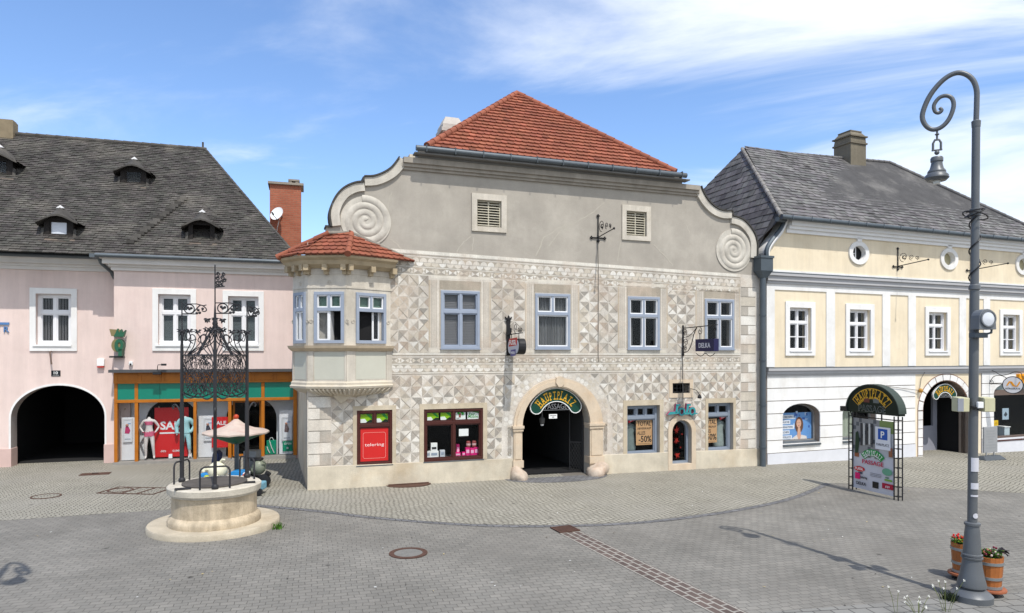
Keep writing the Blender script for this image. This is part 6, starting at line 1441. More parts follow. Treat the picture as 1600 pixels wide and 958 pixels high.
for fx, hh, ww, lab in ((.2, .55, .5, 'broad white display counter in the hearing shop window'), (.5, .46, .35, 'narrow white display counter in the hearing shop window')):
    t = thing('display_counter', lab, 'counter', Q_.W(xi + (hr - hl) * fx * .6, .5, hz0 - .02), Q_.ang); b = MB(); b.box(-ww / 2, ww / 2, 0, .4, 0, hh); b.build('cabinet', mat('counter_white', A(200, 214, 220), .6, .03, 3), t); b = MB(); b.box(-ww / 2 - .03, ww / 2 + .03, -.03, .43, hh, hh + .03); b.build('worktop', m_white, t)

# ================================================================== THE SQUARE
BP = [(-400, 0.0), (-2, 0.0), (17, -0.18), (31, -0.43), (400, -0.43)]
def gz(s):
    for (a, za), (b_, zb) in zip(BP, BP[1:]):
        if s <= b_: return za + (zb - za) * (max(s, a) - a) / (b_ - a)
    return BP[-1][1]
def st(x, y): w = Vector((x, y, 0)) - M.P; return w.dot(M.e), w.dot(M.n)
def gw(x, y): return gz(st(x, y)[0])
def G(u, v):
    z = 0.0
    for _ in range(12):
        k = (H - z) * F / (v - HZ); x, y = (u - CX) / F * k, k; z = gw(x, y)
    return x, y, z
def GL_(u, v): x, y, z = G(u, v); return st(x, y)
m_pave = brickmat('square_pavers', A(145, 142, 135, .63), A(157, 153, 145, .63), A(122, 119, 112, .56), .19, .135, .007, .9, (0, 0, radians(4)), .5, .22, .55, .13, .5, A(138, 134, 127, .62))
m_setts = brickmat('small_setts', A(176, 172, 158, .65), A(188, 184, 170, .65), A(124, 118, 106, .5), .14, .12, .014, .92, (0, 0, radians(-24)), .45, .15, .45, .22, .5, A(166, 162, 152, .72))
m_band = brickmat('border_setts', A(130, 130, 132, .6), A(146, 146, 148, .62), A(96, 94, 92, .5), .22, .16, .012, .9, (0, 0, 0), .4, .15, 1)
def ground_obj(name, quads, m, dz, kind='structure'):
    b = MB()
    for q in quads: b.add([(s_, t_, gz(s_) + dz) for s_, t_ in q], [tuple(range(len(q)))])
    o = b.build(name, m, None, recalc=False); o.location = M.P; o.rotation_euler = (0, 0, M.ang); return tag(o, kind=kind)
ss = [p[0] for p in BP]
ground_obj('square_paving', [[(a, -400), (c, -400), (c, 500), (a, 500)] for a, c in zip(ss, ss[1:])], m_pave, 0)
edge = [GL_(*p) for p in ((-60, 818), (0, 814), (130, 805), (270, 796), (400, 788), (500, 797), (590, 808), (660, 814), (740, 819), (870, 820.5), (1000, 815), (1130, 799), (1190, 788), (1230, 779), (1262, 767), (1285, 756), (1310, 755), (1420, 761), (1600, 771), (1700, 776))]
edge = [(-70, edge[0][1])] + edge + [(60, edge[-1][1])]
es = sorted(edge)
def with_folds(pl):
    out = [pl[0]]
    for a, c in zip(pl, pl[1:]):
        for f in sorted((x for x in ss if min(a[0], c[0]) < x < max(a[0], c[0])), reverse=a[0] > c[0]):
            t_ = (f - a[0]) / (c[0] - a[0]); out.append((f, a[1] + (c[1] - a[1]) * t_))
        out.append(c)
    return out
ef = with_folds(es)
ground_obj('setts_paving', [[a, c, (c[0], 14), (a[0], 14)] for a, c in zip(ef, ef[1:])], m_setts, .004)
arcp = with_folds(smooth_pts([GL_(*p) + (0,) for p in ((400, 789), (500, 798), (590, 808.5), (740, 819.5), (870, 821), (1000, 815.5), (1130, 799.5), (1230, 779), (1290, 755))], 5) and [tuple(p[:2]) for p in smooth_pts([GL_(*p) + (0,) for p in ((400, 789), (500, 798), (590, 808.5), (740, 819.5), (870, 821), (1000, 815.5), (1130, 799.5), (1230, 779), (1290, 755))], 5)])
qs = []
for i in range(len(arcp) - 1):
    a, c = arcp[i], arcp[i + 1]; n1 = Vector((c[1] - a[1], a[0] - c[0])).normalized() * .17
    qs.append([a, (a[0] + n1.x, a[1] + n1.y), (c[0] + n1.x, c[1] + n1.y), c])
ground_obj('paving_border', qs, m_band, .008)
# brick drainage channel running towards the viewer, iron grating at its head
cl0, cl1, cr0, cr1 = GL_(873, 833), GL_(1112, 958), GL_(905, 829.7), GL_(1168, 958)
dv = Vector(cl1) - Vector(cl0); wv = Vector(cr0) - Vector(cl0); far = 2.2
q = [cl0, tuple(Vector(cl0) + dv * far), tuple(Vector(cl0) + dv * far + wv), tuple(Vector(cl0) + wv)]
m_chan = brickmat('channel_brick', A(112, 98, 92, .56), A(130, 114, 106, .56), A(190, 184, 174, .6), .28, .15, .02, .85, (0, 0, -atan2(dv.y, dv.x)), .5, .2, 1.5)
ground_obj('drainage_channel', [q], m_chan, .006)
m_rust = mat('rusted_iron', A(104, 76, 64, .6), .85, .2, 6, .2, 40)
m_conc = mat('cover_concrete', A(158, 156, 150, .5), .9, .15, 5, .3, 40)
def gthing(name, label, cat, u, v, group=None, rz=None):
    x, y, z = G(u, v); return thing(name, label, cat, (x, y, z + .006), M.ang if rz is None else rz, group)
t = gthing('drain_grating', 'rusty iron grating at the head of the brick channel', 'drain grating', 883, 828, rz=M.ang + atan2(wv.y, wv.x)); L = wv.length / 2
b = MB(); b.ring(-L, L, -.001, .02, -.24, .24, .03); b.v = [(x, z, y + .005) for x, y, z in b.v]; b.build('frame', m_rust, t)
b = MB()
for i in range(12): x = -L + .05 + (2 * L - .1) * i / 11; b.box(x - .014, x + .014, -.21, .21, .004, .018)
b.build('bar', m_rust, t); b = MB(); b.box(-L + .03, L - .03, -.21, .21, .0, .003); b.build('pit', m_dark, t)
def round_cover(u, v, R, ri, label, m2):
    t = gthing('manhole_cover', label, 'manhole cover', u, v, 'round manhole covers'); n = 36
    b = MB(); b.lathe([(R, 0), (R, .012), (ri, .012), (ri, 0)], n, caps=False); b.build('frame', m_rust, t)
    b = MB(); b.lathe([(.0, .006), (ri, .006)], n, caps=False); b.build('infill', m2, t)
round_cover(638, 865, .37, .275, 'round manhole cover with broad rusty rim in the middle of the square', m_conc)
round_cover(72, 776, .36, .31, 'round manhole cover with thin dark rim before the black archway', m_setts)
t = gthing('access_cover', 'rust brown iron plate in the setts before the pink house', 'access cover', 149, 741)
b = MB(); b.box(-.42, .42, -.22, .22, 0, .012); b.build('plate', m_rust, t); b = MB(); b.tube([(-.1, 0, .012), (-.05, 0, .03), (.05, 0, .03), (.1, 0, .012)], .01, 5); b.build('handle', m_iron, t)
p0, p1, p2, p3 = [G(*p) for p in ((152.7, 771), (185.6, 761.5), (267.5, 762.7), (238.8, 773))]
ax = Vector((p3[0] - p0[0], p3[1] - p0[1])); t = thing('access_cover', 'row of iron framed access covers filled with setts left of the well', 'access cover', p0[:2] + (.006,), atan2(ax.y, ax.x)); w = ax.length; d_ = (Vector(p1[:2]) - Vector(p0[:2])).length
b = MB()
for x in (0, w * .42, w * .7, w): b.box(x - .03, x + .03, -.03, d_ + .03, 0, .012)
for y in (0, d_): b.box(-.03, w + .03, y - .03, y + .03, 0, .0121)
b.lathe([(.33, 0), (.33, .013), (.28, .013), (.28, 0)], 24, w * .22, d_ / 2, caps=False); b.build('frame', m_rust, t); b = MB(); b.add([(0, 0, .003), (w, 0, .003), (w, d_, .003), (0, d_, .003)], [(0, 1, 2, 3)]); b.build('infill', m_setts, t)
s_ = M.s(638); t = thing('cellar_plate', 'half round rusty iron plate on the ground at the foot of the patterned wall', 'cellar cover', M.W(s_, -.05, gz(s_) + .006), M.ang)
b = MB(); P = [(.66 * cos(k * pi / 20), -.42 * sin(k * pi / 20)) for k in range(21)]; b.add([(p[0], p[1], .02) for p in P] + [(p[0], p[1], 0) for p in P], [tuple(range(21))] + [(i, i + 1, i + 22, i + 21) for i in range(20)]); b.build('plate', m_rust, t); b = MB(); b.box(-.6, .6, -.04, .0, .02, .05); b.build('hinge', m_rust, t)
# threshold and dark fan of setts before the archway
q = [(M.s(868) + 1.75 * cos(pi + pi * k / 20), -.05 + .95 * sin(pi + pi * k / 20)) for k in range(21)]
ground_obj('doorstep_setts', [q], m_band, .010)
b = MB(); b.box(aL - .05, aR + .05, -.25, .5, -.4, .04 + gz(aL) - .05); b.build('threshold', mat('worn_stone', A(130, 124, 116, .7), .85, .15, 5, .3, 30), house)
w0, w1 = GL_(1195, 957), GL_(1600, 941); 
ground_obj('pale_paving_strip', [[(w0[0], w0[1] - 1.2), (w1[0] + 3, w1[1] - 1.4), (w1[0] + 3, w1[1]), (w0[0], w0[1])]], brickmat('pale_slabs', A(160, 158, 152, .56), A(172, 170, 164, .56), A(110, 108, 104, .5), .3, .24, .012, .9, (0, 0, radians(10)), .4, .1, .8), .005)

# ------------------------------------------------------------------ WELL
Yw = 15.1; Xw = (336 - CX) / F * Yw
well = thing('town_well', 'round stone well on a step under a tall wrought iron crown', 'well', (Xw, Yw, gw(Xw, Yw)), atan2(-Xw, Yw) * 1.0)
m_wst = mat('well_stone', A(212, 195, 168, .78), .85, .24, 2.2, .3, 40, streak=.34, tint=A(160, 144, 120, .8), tintamt=.85, tintscale=1.7, fine=.07)
m_wst2 = mat('well_rim_stone', A(206, 198, 182), .88, .18, 3, .35, 40, tint=A(150, 144, 134), tintamt=.5, tintscale=2, fine=.06)
b = MB(); b.lathe([(1.36, -.05), (1.37, .10), (1.35, .13), (.9, .135)], 64); b.build('base_step', mat('step_stone', A(204, 192, 170, .75), .88, .2, 1.8, .35, 40, tint=A(176, 160, 136), tintamt=.6, tintscale=1.2, fine=.06), well, smooth=40, loc=(0, .13, 0))
b = MB(); b.lathe([(.95, .13), (.96, .22), (.94, .28), (.9, .31), (.87, .34), (.865, .72), (.88, .77)], 64); b.build('drum', m_wst, well, smooth=40)
b = MB(); b.lathe([(.86, .765), (.91, .78), (.92, .82), (.955, .83), (.965, .95), (.94, .975), (.5, .98)], 64); b.build('rim', m_wst2, well, smooth=40)
b = MB(); b.lathe([(.67, .985), (.67, 1.01), (.001, 1.012)], 48); b.build('well_cover', mat('weathered_wood', A(110, 104, 98, .6), .85, .2, 3, .3, 20, streak=.2), well)
b = MB()
for (x, y) in ((-.62, -.52), (.66, -.28)): b.box(x - .16, x + .16, y - .1, y + .1, .981, .995)
b.build('hatch_plate', m_black, well)
m_wi = mat('well_iron', A(62, 62, 66, .55), .55, .12, 6)
PA = [radians(270), radians(30), radians(150)]; rp = .78
pp = [(rp * cos(a), rp * sin(a)) for a in PA]
def spiral3(o, ux, r0, r1, a0, tn, n=18): return [(o[0] + ux[0] * p[0], o[1] + ux[1] * p[0], o[2] + p[1]) for p in spiral(0, 0, r0, r1, a0, tn, n)]
for i, (x, y) in enumerate(pp):
    b = MB(); b.tube([(x, y, .97), (x, y, 2.72)], 0.046 if i else .036, 6); b.tube([(x, y, 2.7), (x, y, 3.85)], .036, 8); b.tube([(x, y, 3.85), (x, y, 4.35)], [.036, .02], 8); b.tube([(x, y, 4.3), (x, y, 5.0)], .013, 6); b.ball((x, y, 1.02), .075, 8); b.ball((x, y, 4.33), .04, 6)
    ux = (cos(PA[i]), sin(PA[i])); b.tube([(x + ux[0] * p[0], y + ux[1] * p[0], p[1]) for p in smooth_pts([(0, 2.45), (.08, 2.62), (.16, 2.7), (.22, 2.66), (.2, 2.6)], 4)], .018, 6)
    b.build('post', m_wi, well, smooth=40)
    tx, ty = -sin(PA[i]), cos(PA[i]); w = .29; b = MB(); b.tube([(x + tx * q, y + ty * q, z) for q, z in ((-w, .98), (-w, 1.36), (-w + .03, 1.42), (-w + .08, 1.45), (w - .08, 1.45), (w - .03, 1.42), (w, 1.36), (w, .98))], .019, 8); b.build('hand_rail', m_wi, well, smooth=40)
# one lattice panel of scrollwork, copied to the three sides
b = MB(); Lp = rp * sqrt(3); z0, z1 = 2.9, 3.8; rw = random.Random(4)
X = lambda x, z: (x, 0, z)
b.tube([X(-Lp / 2, z1), X(Lp / 2, z1)], .018, 6); b.tube([X(-Lp / 2, z1 - .04), X(Lp / 2, z1 - .04)], .01, 5)
b.tube([X(-Lp / 2 + Lp * i / 24, z0 + .08 - .12 * abs(sin(pi * i / 12))) for i in range(25)], .015, 6)
def curl(cx, cz, r, a0, tn, th=0.0068): b.tube([X(*p) for p in spiral(cx, cz, r, r * .12, a0, tn, 26)], th, 5)
for sx in (-1, 1):
    for (cx, cz, r, a0, tn) in ((.17, 3.6, .16, 0, 1.7), (.45, 3.58, .18, pi, -1.8), (.2, 3.22, .2, pi / 2, 1.7), (.5, 3.2, .17, -pi / 2, -1.7), (.33, 3.02, .14, 0, 1.5), (.34, 3.42, .12, pi, 1.6), (.1, 3.04, .1, 0, -1.5), (.56, 3.02, .1, pi, 1.5), (.58, 3.42, .1, 0, 1.6), (.06, 3.4, .09, pi / 2, -1.5), (.3, 3.72, .1, 0, 1.2)):
        curl(sx * cx, cz, r, a0 if sx > 0 else pi - a0, tn * sx)
    for k in range(8):
        a = rw.uniform(.05, .62); c = rw.uniform(.05, .62); m_ = rw.uniform(.0, .65)
        b.tube([X(sx * p[0], p[1]) for p in smooth_pts([(a, z1), (m_, 3.55), (rw.uniform(.05, .6), 3.25), (c, 2.95)], 6)], .006, 5)
    for k in range(9): xx, zz = sx * rw.uniform(.05, .6), rw.uniform(2.95, 3.75); b.tube([X(xx, zz), X(xx + rw.uniform(-.05, .05), zz + .07)], [.004, .02], 5)
panel = b.build('scroll_panel', m_wi, well)
def place(o, i):
    a, c = pp[i], pp[(i + 1) % 3]; o.location = ((a[0] + c[0]) / 2, (a[1] + c[1]) / 2, 0); o.rotation_euler = (0, 0, atan2(c[1] - a[1], c[0] - a[0]))
place(panel, 0)
for i in (1, 2): c = panel.copy(); COL.objects.link(c); place(c, i)
# crown: struts, C-scrolls and rosettes meeting on the axis
b = MB()
for i, (x, y) in enumerate(pp):
    b.tube([(x * .55, y * .55, 3.8), (x * .32, y * .32, 4.1), (0.02, 0.02, 4.5)], .022, 6)
    a, c = pp[i], pp[(i + 1) % 3]; mx, my = (a[0] + c[0]) / 2, (a[1] + c[1]) / 2; b.tube([(mx, my, 3.8), (mx * .5, my * .5, 4.14), (0, 0, 4.5)], .022, 6)
b.tube([(0, 0, 4.2), (0, 0, 5.8)], .014, 6); b.lathe([(.03, 4.4), (.06, 4.5), (.03, 4.6), (.015, 4.9)], 8); b.build('crown_strut', m_wi, well)
b = MB()
def rosette(c, r, n=8):
    for k in range(n):
        a = 2 * pi * k / n; e = (c[0] + r * cos(a) * .8, c[1] + r * sin(a) * .8, c[2] + r * .55 * sin(2 * a + 1)); b.tube([c, ((c[0] + e[0]) / 2, (c[1] + e[1]) / 2, (c[2] + e[2]) / 2 + .02), e], [.008, .022, .004], 5)
for i in range(3):
    a, c = pp[i], pp[(i + 1) % 3]
    for (p, q) in ((a, c), (c, a)):
        f = lambda t, w: (p[0] + (q[0] - p[0]) * t, p[1] + (q[1] - p[1]) * t, w)
        b.tube([f(*k) for k in smooth_pts([(.08, 3.8), (.28, 4.1), (.2, 4.32), (.06, 4.28), (.1, 4.12), (.22, 4.16)], 5)], .011, 5)
        b.tube([f(*k) for k in smooth_pts([(.16, 3.8), (.36, 3.98), (.42, 4.18), (.3, 4.25), (.24, 4.12), (.34, 4.06)], 5)], .011, 5)
        g = lambda t, w: (p[0] * (1 - t) + q[0] * .18 * t, p[1] * (1 - t) + q[1] * .18 * t, w)
        b.tube([g(*k) for k in smooth_pts([(.2, 3.8), (.45, 3.95), (.75, 4.05), (.9, 4.3), (.7, 4.42)], 5)], .011, 5)
        rosette(f(.24, 4.32), .1)
    rosette((a[0], a[1], 4.3), .14, 9); rosette((a[0] * .22, a[1] * .22, 4.56), .1, 7); mx, my = (a[0] + c[0]) / 2, (a[1] + c[1]) / 2; rosette((mx * .5, my * .5, 4.55), .08, 6)
b.build('crown_scroll', m_wi, well)
b = MB(); L = .52
b.tube([(0, 0, .22), (.3, 0, .225), (.44, 0, .19), (.5, 0, .21)], .012, 5); b.tube([(0, 0, 0), (.28, 0, .0)], .012, 5)
b.tube([(.15 + .1 * cos(k * pi / 8), 0, .11 + .1 * sin(k * pi / 8)) for k in range(17)], .014, 5); b.tube([X(*p) for p in smooth_pts([(.22, .02), (.3, .12), (.38, .2), (.46, .16), (.5, .1), (.46, .06), (.4, .08)], 4)], .014, 5)
for (x, z) in ((.15, .11), (.12, .14), (.19, .13), (.3, .02), (.36, .03), (.42, .12), (.33, .09)): b.ball((x, 0, z), .032, 5)
vane = b.build('vane', m_wi, well); vane.location = (pp[0][0] - .0, pp[0][1], 4.68); vane.rotation_euler = (0, 0, radians(-6))
for i, ang, z in ((2, -3, 4.72), (1, 20, 4.70)): c = vane.copy(); COL.objects.link(c); c.location = (pp[i][0], pp[i][1], z); c.rotation_euler = (0, 0, radians(ang if i == 2 else 55))
b = MB(); b.tube([X(0, 5.3), X(.2, 5.33)], .014, 5); b.tube([X(0, 5.58), X(.06, 5.6)], .01, 5)
for (x, z, r) in ((.06, 5.4, .05), (.06, 5.5, .045), (.07, 5.6, .04), (.14, 5.42, .045), (.16, 5.52, .05), (.2, 5.46, .04), (.18, 5.6, .035), (.12, 5.34, .04), (.05, 5.34, .03)): b.tube([X(*p) for p in spiral(x, z, r, .01, z * 7, 1.4, 12)], .014, 5)
b.build('top_emblem', m_wi, well)
# grass at the step
def tuft(name, label, x, y, n, h, spread, c=A(84, 130, 40, .6), seed=1, cat='grass tuft', z=None):
    rg = random.Random(seed); b = MB()
    for i in range(n):
        a = rg.uniform(0, 2 * pi); r = rg.uniform(0, spread); px, py = r * cos(a), r * sin(a); hh = h * rg.uniform(.4, 1); le = rg.uniform(.2, .8) * hh; q = rg.uniform(0, 2 * pi); w = .012
        f = rg.uniform(.7, 1.3); b.add([(px - w * sin(q), py + w * cos(q), 0), (px + w * sin(q), py - w * cos(q), 0), (px + le * .5 * cos(q), py + le * .5 * sin(q), hh * .7), (px + le * cos(q), py + le * sin(q), hh)], [(0, 1, 2), (0, 2, 3)], tuple(k * f for k in c))
    o = b.build(name, mat('leaf', rough=.7, var=.1, attr=True, spec=.2), None, recalc=False); o.location = (x, y, gw(x, y) if z is None else z); return tag(o, label, cat)
x, y, z = G(433, 826); tuft('grass_tuft', 'bright green weed tuft at the right edge of the well step', x, y, 60, .16, .14)

# ------------------------------------------------------------------ CHILDREN'S RIDE behind the well
Yr = 19.6; Xr = (369 - CX) / F * Yr; zr_ = gw(Xr, Yr)
ride = thing('toadstool_ride', 'small coin ride with pink toadstool roof and toy seats behind the well', 'children ride', (Xr, Yr, zr_), 0)
b = MB(); b.lathe([(.9, 1.56), (.905, 1.6), (.8, 1.64), (.55, 1.69), (.35, 1.76), (.2, 1.85), (.1, 1.93), (.04, 1.98)], 40); b.v = [(x, y, z + .012 * sin(10 * atan2(y, x)) * (1 if z < 1.68 else 0)) for x, y, z in b.v]; b.build('toadstool_cap', mat('cap_paint', A(212, 194, 180, .8), .5, .1, 5, tint=A(200, 140, 126, .8), tintamt=.5, tintscale=3), ride, smooth=60)
b = MB(); b.lathe([(.88, 1.56), (.6, 1.46), (.3, 1.34), (.1, 1.26)], 32); b.build('cap_underside', mat('underside_paint', A(40, 120, 90, .6), .5, .2, 4, tint=A(150, 60, 50, .7), tintamt=.8, tintscale=2), ride, smooth=60)
b = MB(); b.ball((0, 0, 2.03), .075, 10); b.build('ball_finial', mat('red_paint', A(190, 70, 40), .4, .05), ride, smooth=60)
b = MB(); b.lathe([(.05, 0), (.05, 1.3)], 12); b.tube([(.1, -.1, .1), (.1, -.1, 1.4)], .02, 8); b.build('pole', m_zinc, ride)
b = MB(); b.box(.08, .46, .3, .7, .1, 1.0); b.box(.1, .44, .28, .3, .55, .9); b.build('coin_box', mat('coin_grey', A(150, 152, 154), .5, .06, 4), ride, bevel=.02)
b = MB(); b.lathe([(.75, 0), (.78, .08), (.7, .12), (.001, .12)], 32); b.build('turntable', m_zinc, ride)
for a in (0.35, 2.4, 4.6): b = MB(); b.tube([(0, 0, .2), (.8 * cos(a), .8 * sin(a), .24)], .04, 8); b.build('arm', m_zinc, ride)
b = MB(); b.tube([X(*p) for p in ((.02, .34), (.2, .24), (.5, .26), (.62, .42))], .09, 8); b.v = [(x + .28, y + .1, z) for x, y, z in b.v]; b.lathe([(.06, 0), (.19, .02), (.19, .1), (.06, .12)], 16, ax=(0, 1, 0)); k = len(b.v); b.v[-16 * 4:] = [(x + .78, y - .02, z + .19) for x, y, z in b.v[-16 * 4:]]
b.build('scooter_wheel', m_black, ride, smooth=40)
b = MB(); b.ball((.62, .1, .58), .2, 10, 1.1); b.ball((.5, .12, .5), .16, 8); b.tube([(.8, .05, .5), (.84, .02, .7), (.78, -.1, .78)], .02, 6); b.build('scooter_body', mat('scooter_grey', A(130, 136, 120), .4, .08, 4), ride, smooth=60)
b = MB(); b.box(.4, .72, -.02, .22, .76, .84); b.build('scooter_seat', m_black, ride, bevel=.03)
b = MB(); b.prism([(-.1, .28), (.1, .52), (.3, .5), (.5, .52), (.48, .3), (.3, .2)], -.55, -.2); b.build('boat_seat', mat('boat_white', A(236, 238, 238), .4, .05), ride, bevel=.03)
b = MB(); b.prism([(.0, .5), (.1, .56), (.42, .56), (.4, .44), (.25, .36), (.1, .4)], -.57, -.18); b.build('boat_deck', mat('boat_blue', A(50, 150, 220, .7), .4, .05), ride, bevel=.02)
b = MB(); b.tube([(.08, -.58, .42), (.22, -.58, .36), (.38, -.58, .4), (.48, -.58, .5)], .025, 6); b.build('boat_stripe', MATS['red_paint'], ride)
b = MB(); b.ball((-.32, -.5, .58), .26, 12, .95); b.tube([(-.25, -.5, .8), (-.16, -.55, .9), (-.08, -.55, .88)], .03, 6); b.tube([(-.48, -.6, .62), (-.58, -.7, .66), (-.62, -.72, .58)], .05, 6); b.tube([(-.3, -.75, .5), (-.16, -.8, .42)], .05, 6); b.build('white_seat', mat('seat_white', A(236, 232, 206), .45, .08, 5), ride, smooth=60)
b = MB(); b.prism([(-.66, .3), (-.5, .3), (-.42, .7), (-.4, 1.0), (-.5, 1.1), (-.58, 1.0), (-.62, .7)], -.25, .05); b.build('plane_fin', mat('navy_paint', A(40, 54, 100, .7), .4, .05), ride, bevel=.03)
b = MB(); b.box(-.92, -.66, -.3, .05, .18, .46); b.build('plane_nose', MATS['boat_blue'], ride, bevel=.06); b = MB(); b.ball((-.52, -.3, .3), .13, 8); b.ball((-.7, -.33, .34), .08, 8); b.build('plane_trim', mat('lime_paint', A(190, 200, 40), .4, .05), ride, smooth=60)
x, y, z = G(407, 776); t = thing('ride_trolley', 'small blue toy car with black wheel peeping out right behind the well', 'toy vehicle', (x - .1, y + .05, z), 0)
b = MB(); b.box(-.5, .08, 0, .5, .12, .34); b.build('body', mat('toy_blue', A(120, 170, 190), .5, .06), t, bevel=.04); b = MB(); b.lathe([(.03, -.04), (.11, -.03), (.11, .04), (.03, .05)], 16, ax=(0, 1, 0)); b.v = [(p[0] + .02, p[1] - .0, p[2] + .11) for p in b.v]; b.build('wheel', m_black, t, smooth=40)

# ------------------------------------------------------------------ STREET LAMP
m_lamp = mat('lamp_grey', A(112, 116, 120, .62), .42, .08, 4, .05, 50, metal=.1, spec=.5)
Xl, Yl_ = 7.335, 10.9; zl = gw(Xl, Yl_)
lamp = thing('street_lamp', 'tall grey street lamp with spiral arm and hanging bell lamp beside the barrel planters', 'street lamp', (Xl, Yl_, zl), 0); lamp.rotation_euler = (0, radians(.55), 0)
pxm = Yl_ / F
b = MB(); b.lathe([(.295, -.02), (.295, .1), (.28, .115), (.2, .19), (.1, .21)], 40); b.build('base', m_lamp, lamp, smooth=35)
b = MB(); b.lathe([(.17, .2), (.205, .23), (.205, .26), (.175, .38), (.145, .55), (.132, .66)], 36); b.lathe([(.132, .66), (.15, .67), (.153, .695), (.136, .705), (.147, .715), (.147, .74), (.128, .75), (.12, .9), (.106, 1.1), (.096, 1.19), (.113, 1.2), (.113, 1.235), (.09, 1.25), (.065, 1.25)], 36); b.build('pedestal', m_lamp, lamp, smooth=35)
b = MB(); b.lathe([(.070, 1.2), (.067, 4.95), (.085, 4.96), (.08, 5.02), (.06, 5.04), (.057, 7.62)], 20); b.lathe([(.057, 6.12), (.08, 6.13), (.08, 6.24), (.057, 6.25)], 20); b.lathe([(.062, 7.55), (.068, 7.64), (.045, 7.66)], 16); b.build('pole', m_lamp, lamp, smooth=35)
LA = radians(28)
sp = [(1525.3, 190), (1526, 160), (1525.5, 140), (1519.5, 125), (1507.8, 116), (1492.7, 114.5), (1475, 123.8), (1457.6, 142.6), (1446.4, 162.7), (1441, 182.7), (1446.4, 196.5), (1457.6, 203), (1471, 199), (1482.7, 186.5), (1489.7, 167.7), (1487.7, 155), (1479, 150), (1467.7, 153), (1459.4, 164), (1460.5, 174), (1466.4, 177), (1471.4, 172.7), (1468, 169)]
def arm_pt(u, v):
    a = (u - CX) / F; a0 = (1525.3 - CX) / F; q = (a0 * Yl_ - a * Yl_) / (cos(LA) + a * sin(LA)); y = Yl_ + q * sin(LA); return (-q, 0, H + (HZ - v) / F * y - zl)
P = smooth_pts([arm_pt(u, v) for u, v in sp], 6); n = len(P)
b = MB(); b.tube(P, [.040 - .014 * max(0, (i / n - .35)) / .65 for i in range(n)], 12); b.build('spiral_arm', m_lamp, lamp, smooth=40, rz=-LA)
bx = arm_pt(1464.4, 202)[0]; Z = lambda v: arm_pt(1464.4, v)[2]
b = MB(); b.tube([(bx, 0, Z(202)), (bx, 0, Z(220))], .016, 8); b.lathe([(.02, Z(212)), (.036, Z(210.5)), (.02, Z(209))], 12, bx)
b.tube([(bx + q, 0, zz) for q, zz in ((-.055, Z(236)), (-.055, Z(224)), (-.03, Z(219)), (.03, Z(219)), (.055, Z(224)), (.055, Z(236)))], .018, 8); b.tube([(bx - .075, 0, Z(235)), (bx + .075, 0, Z(235))], .014, 8); b.ball((bx, 0, Z(239)), .038, 8); b.build('hanger', m_lamp, lamp, smooth=40, rz=-LA)
b = MB(); b.lathe([(.14, Z(283)), (.178, Z(279)), (.17, Z(275)), (.13, Z(271)), (.135, Z(269.5)), (.13, Z(268)), (.1, Z(264)), (.085, Z(258)), (.08, Z(254)), (.092, Z(253)), (.092, Z(248)), (.08, Z(246)), (.03, Z(245))], 32, bx); b.build('bell_lamp', m_lamp, lamp, smooth=40, rz=-LA)
b = MB(); b.lathe([(.05, Z(288)), (.056, Z(284)), (.056, Z(280))], 20, bx); b.build('lamp_glass', mat('milk_glass', A(220, 222, 220), .25, .02), lamp, smooth=40, rz=-LA)
b = MB(); 
for (z, w, h, sy) in ((2.06, .15, .22, 0), (1.78, .16, .1, 0), (1.66, .12, .03, .0), (1.5, .0, 0, 0)):
    if w: P = [(.079 * cos(-pi / 2 - .9 + w / .079 * i / 8), .079 * sin(-pi / 2 - .9 + w / .079 * i / 8)) for i in range(9)]; b.add([(p[0], p[1], z) for p in P] + [(p[0], p[1], z + h) for p in P], [(i, i + 1, i + 10, i + 9) for i in range(8)])
P = [(.079 * cos(-pi / 2 + q), .079 * sin(-pi / 2 + q)) for q in (-.5, -.25, 0, .25, .5)]; b.add([(0, -.084, 1.36)] + [(.083 * sin(.5 * cos(k * pi / 8)), -.083 * cos(.5 * cos(k * pi / 8)), 1.36 + .042 * sin(k * pi / 8)) for k in range(16)], [(0, k + 1, (k + 1) % 16 + 1) for k in range(16)]); b.build('sticker', mat('paper_sticker', A(206, 206, 212), .7, .08, 30), lamp, recalc=False)
b = MB(); b.tube([(.078 * cos(a * .5) * 1.02, .078 * sin(a * .5) * 1.02, 4.98 + 1.14 * a / 34) for a in range(35)], .011, 5)
for r, zz, tl in ((.14, 6.18, .35), (.17, 6.14, -.3), (.12, 6.22, .1)): b.tube([(r * cos(k * pi / 8), r * sin(k * pi / 8), zz + tl * .2 * cos(k * pi / 8)) for k in range(17)], .011, 5)
b.build('cable', m_black, lamp)
ly = lambda v: (HZ - v) * pxm + H - zl
fl = thing('floodlight', 'grey floodlight with round glass face clamped to the lamp post', 'floodlight', (Xl + .07, Yl_ - .12, zl + ly(500)), radians(8)); fl.scale = (.8, .8, .8)
b = MB(); b.prism([(-.19, -.2), (.19, -.2), (.18, -.02)] + [(.18 * cos(k * pi / 10), .18 * sin(k * pi / 10) + .02) for k in range(11)] + [(-.18, -.02)], -.16, .06); b.build('housing', mat('flood_grey', A(126, 130, 134, .7), .5, .06, 5), fl, bevel=.015)
b = MB(); b.lathe([(.165, 0), (.165, .03), (.14, .03), (.14, 0)], 32, ax=(0, -1, 0)); b.v = [(x, y - .16, z + .01) for x, y, z in b.v]; b.build('bezel', MATS['flood_grey'], fl, smooth=40); b = MB(); b.lathe([(.14, .012), (.1, .024), (.001, .03)], 32, ax=(0, -1, 0)); b.v = [(x, y - .16, z + .01) for x, y, z in b.v]; b.build('lens', mat('lens_glass', A(222, 226, 232), .12, .03, 20, spec=.7), fl, smooth=40)
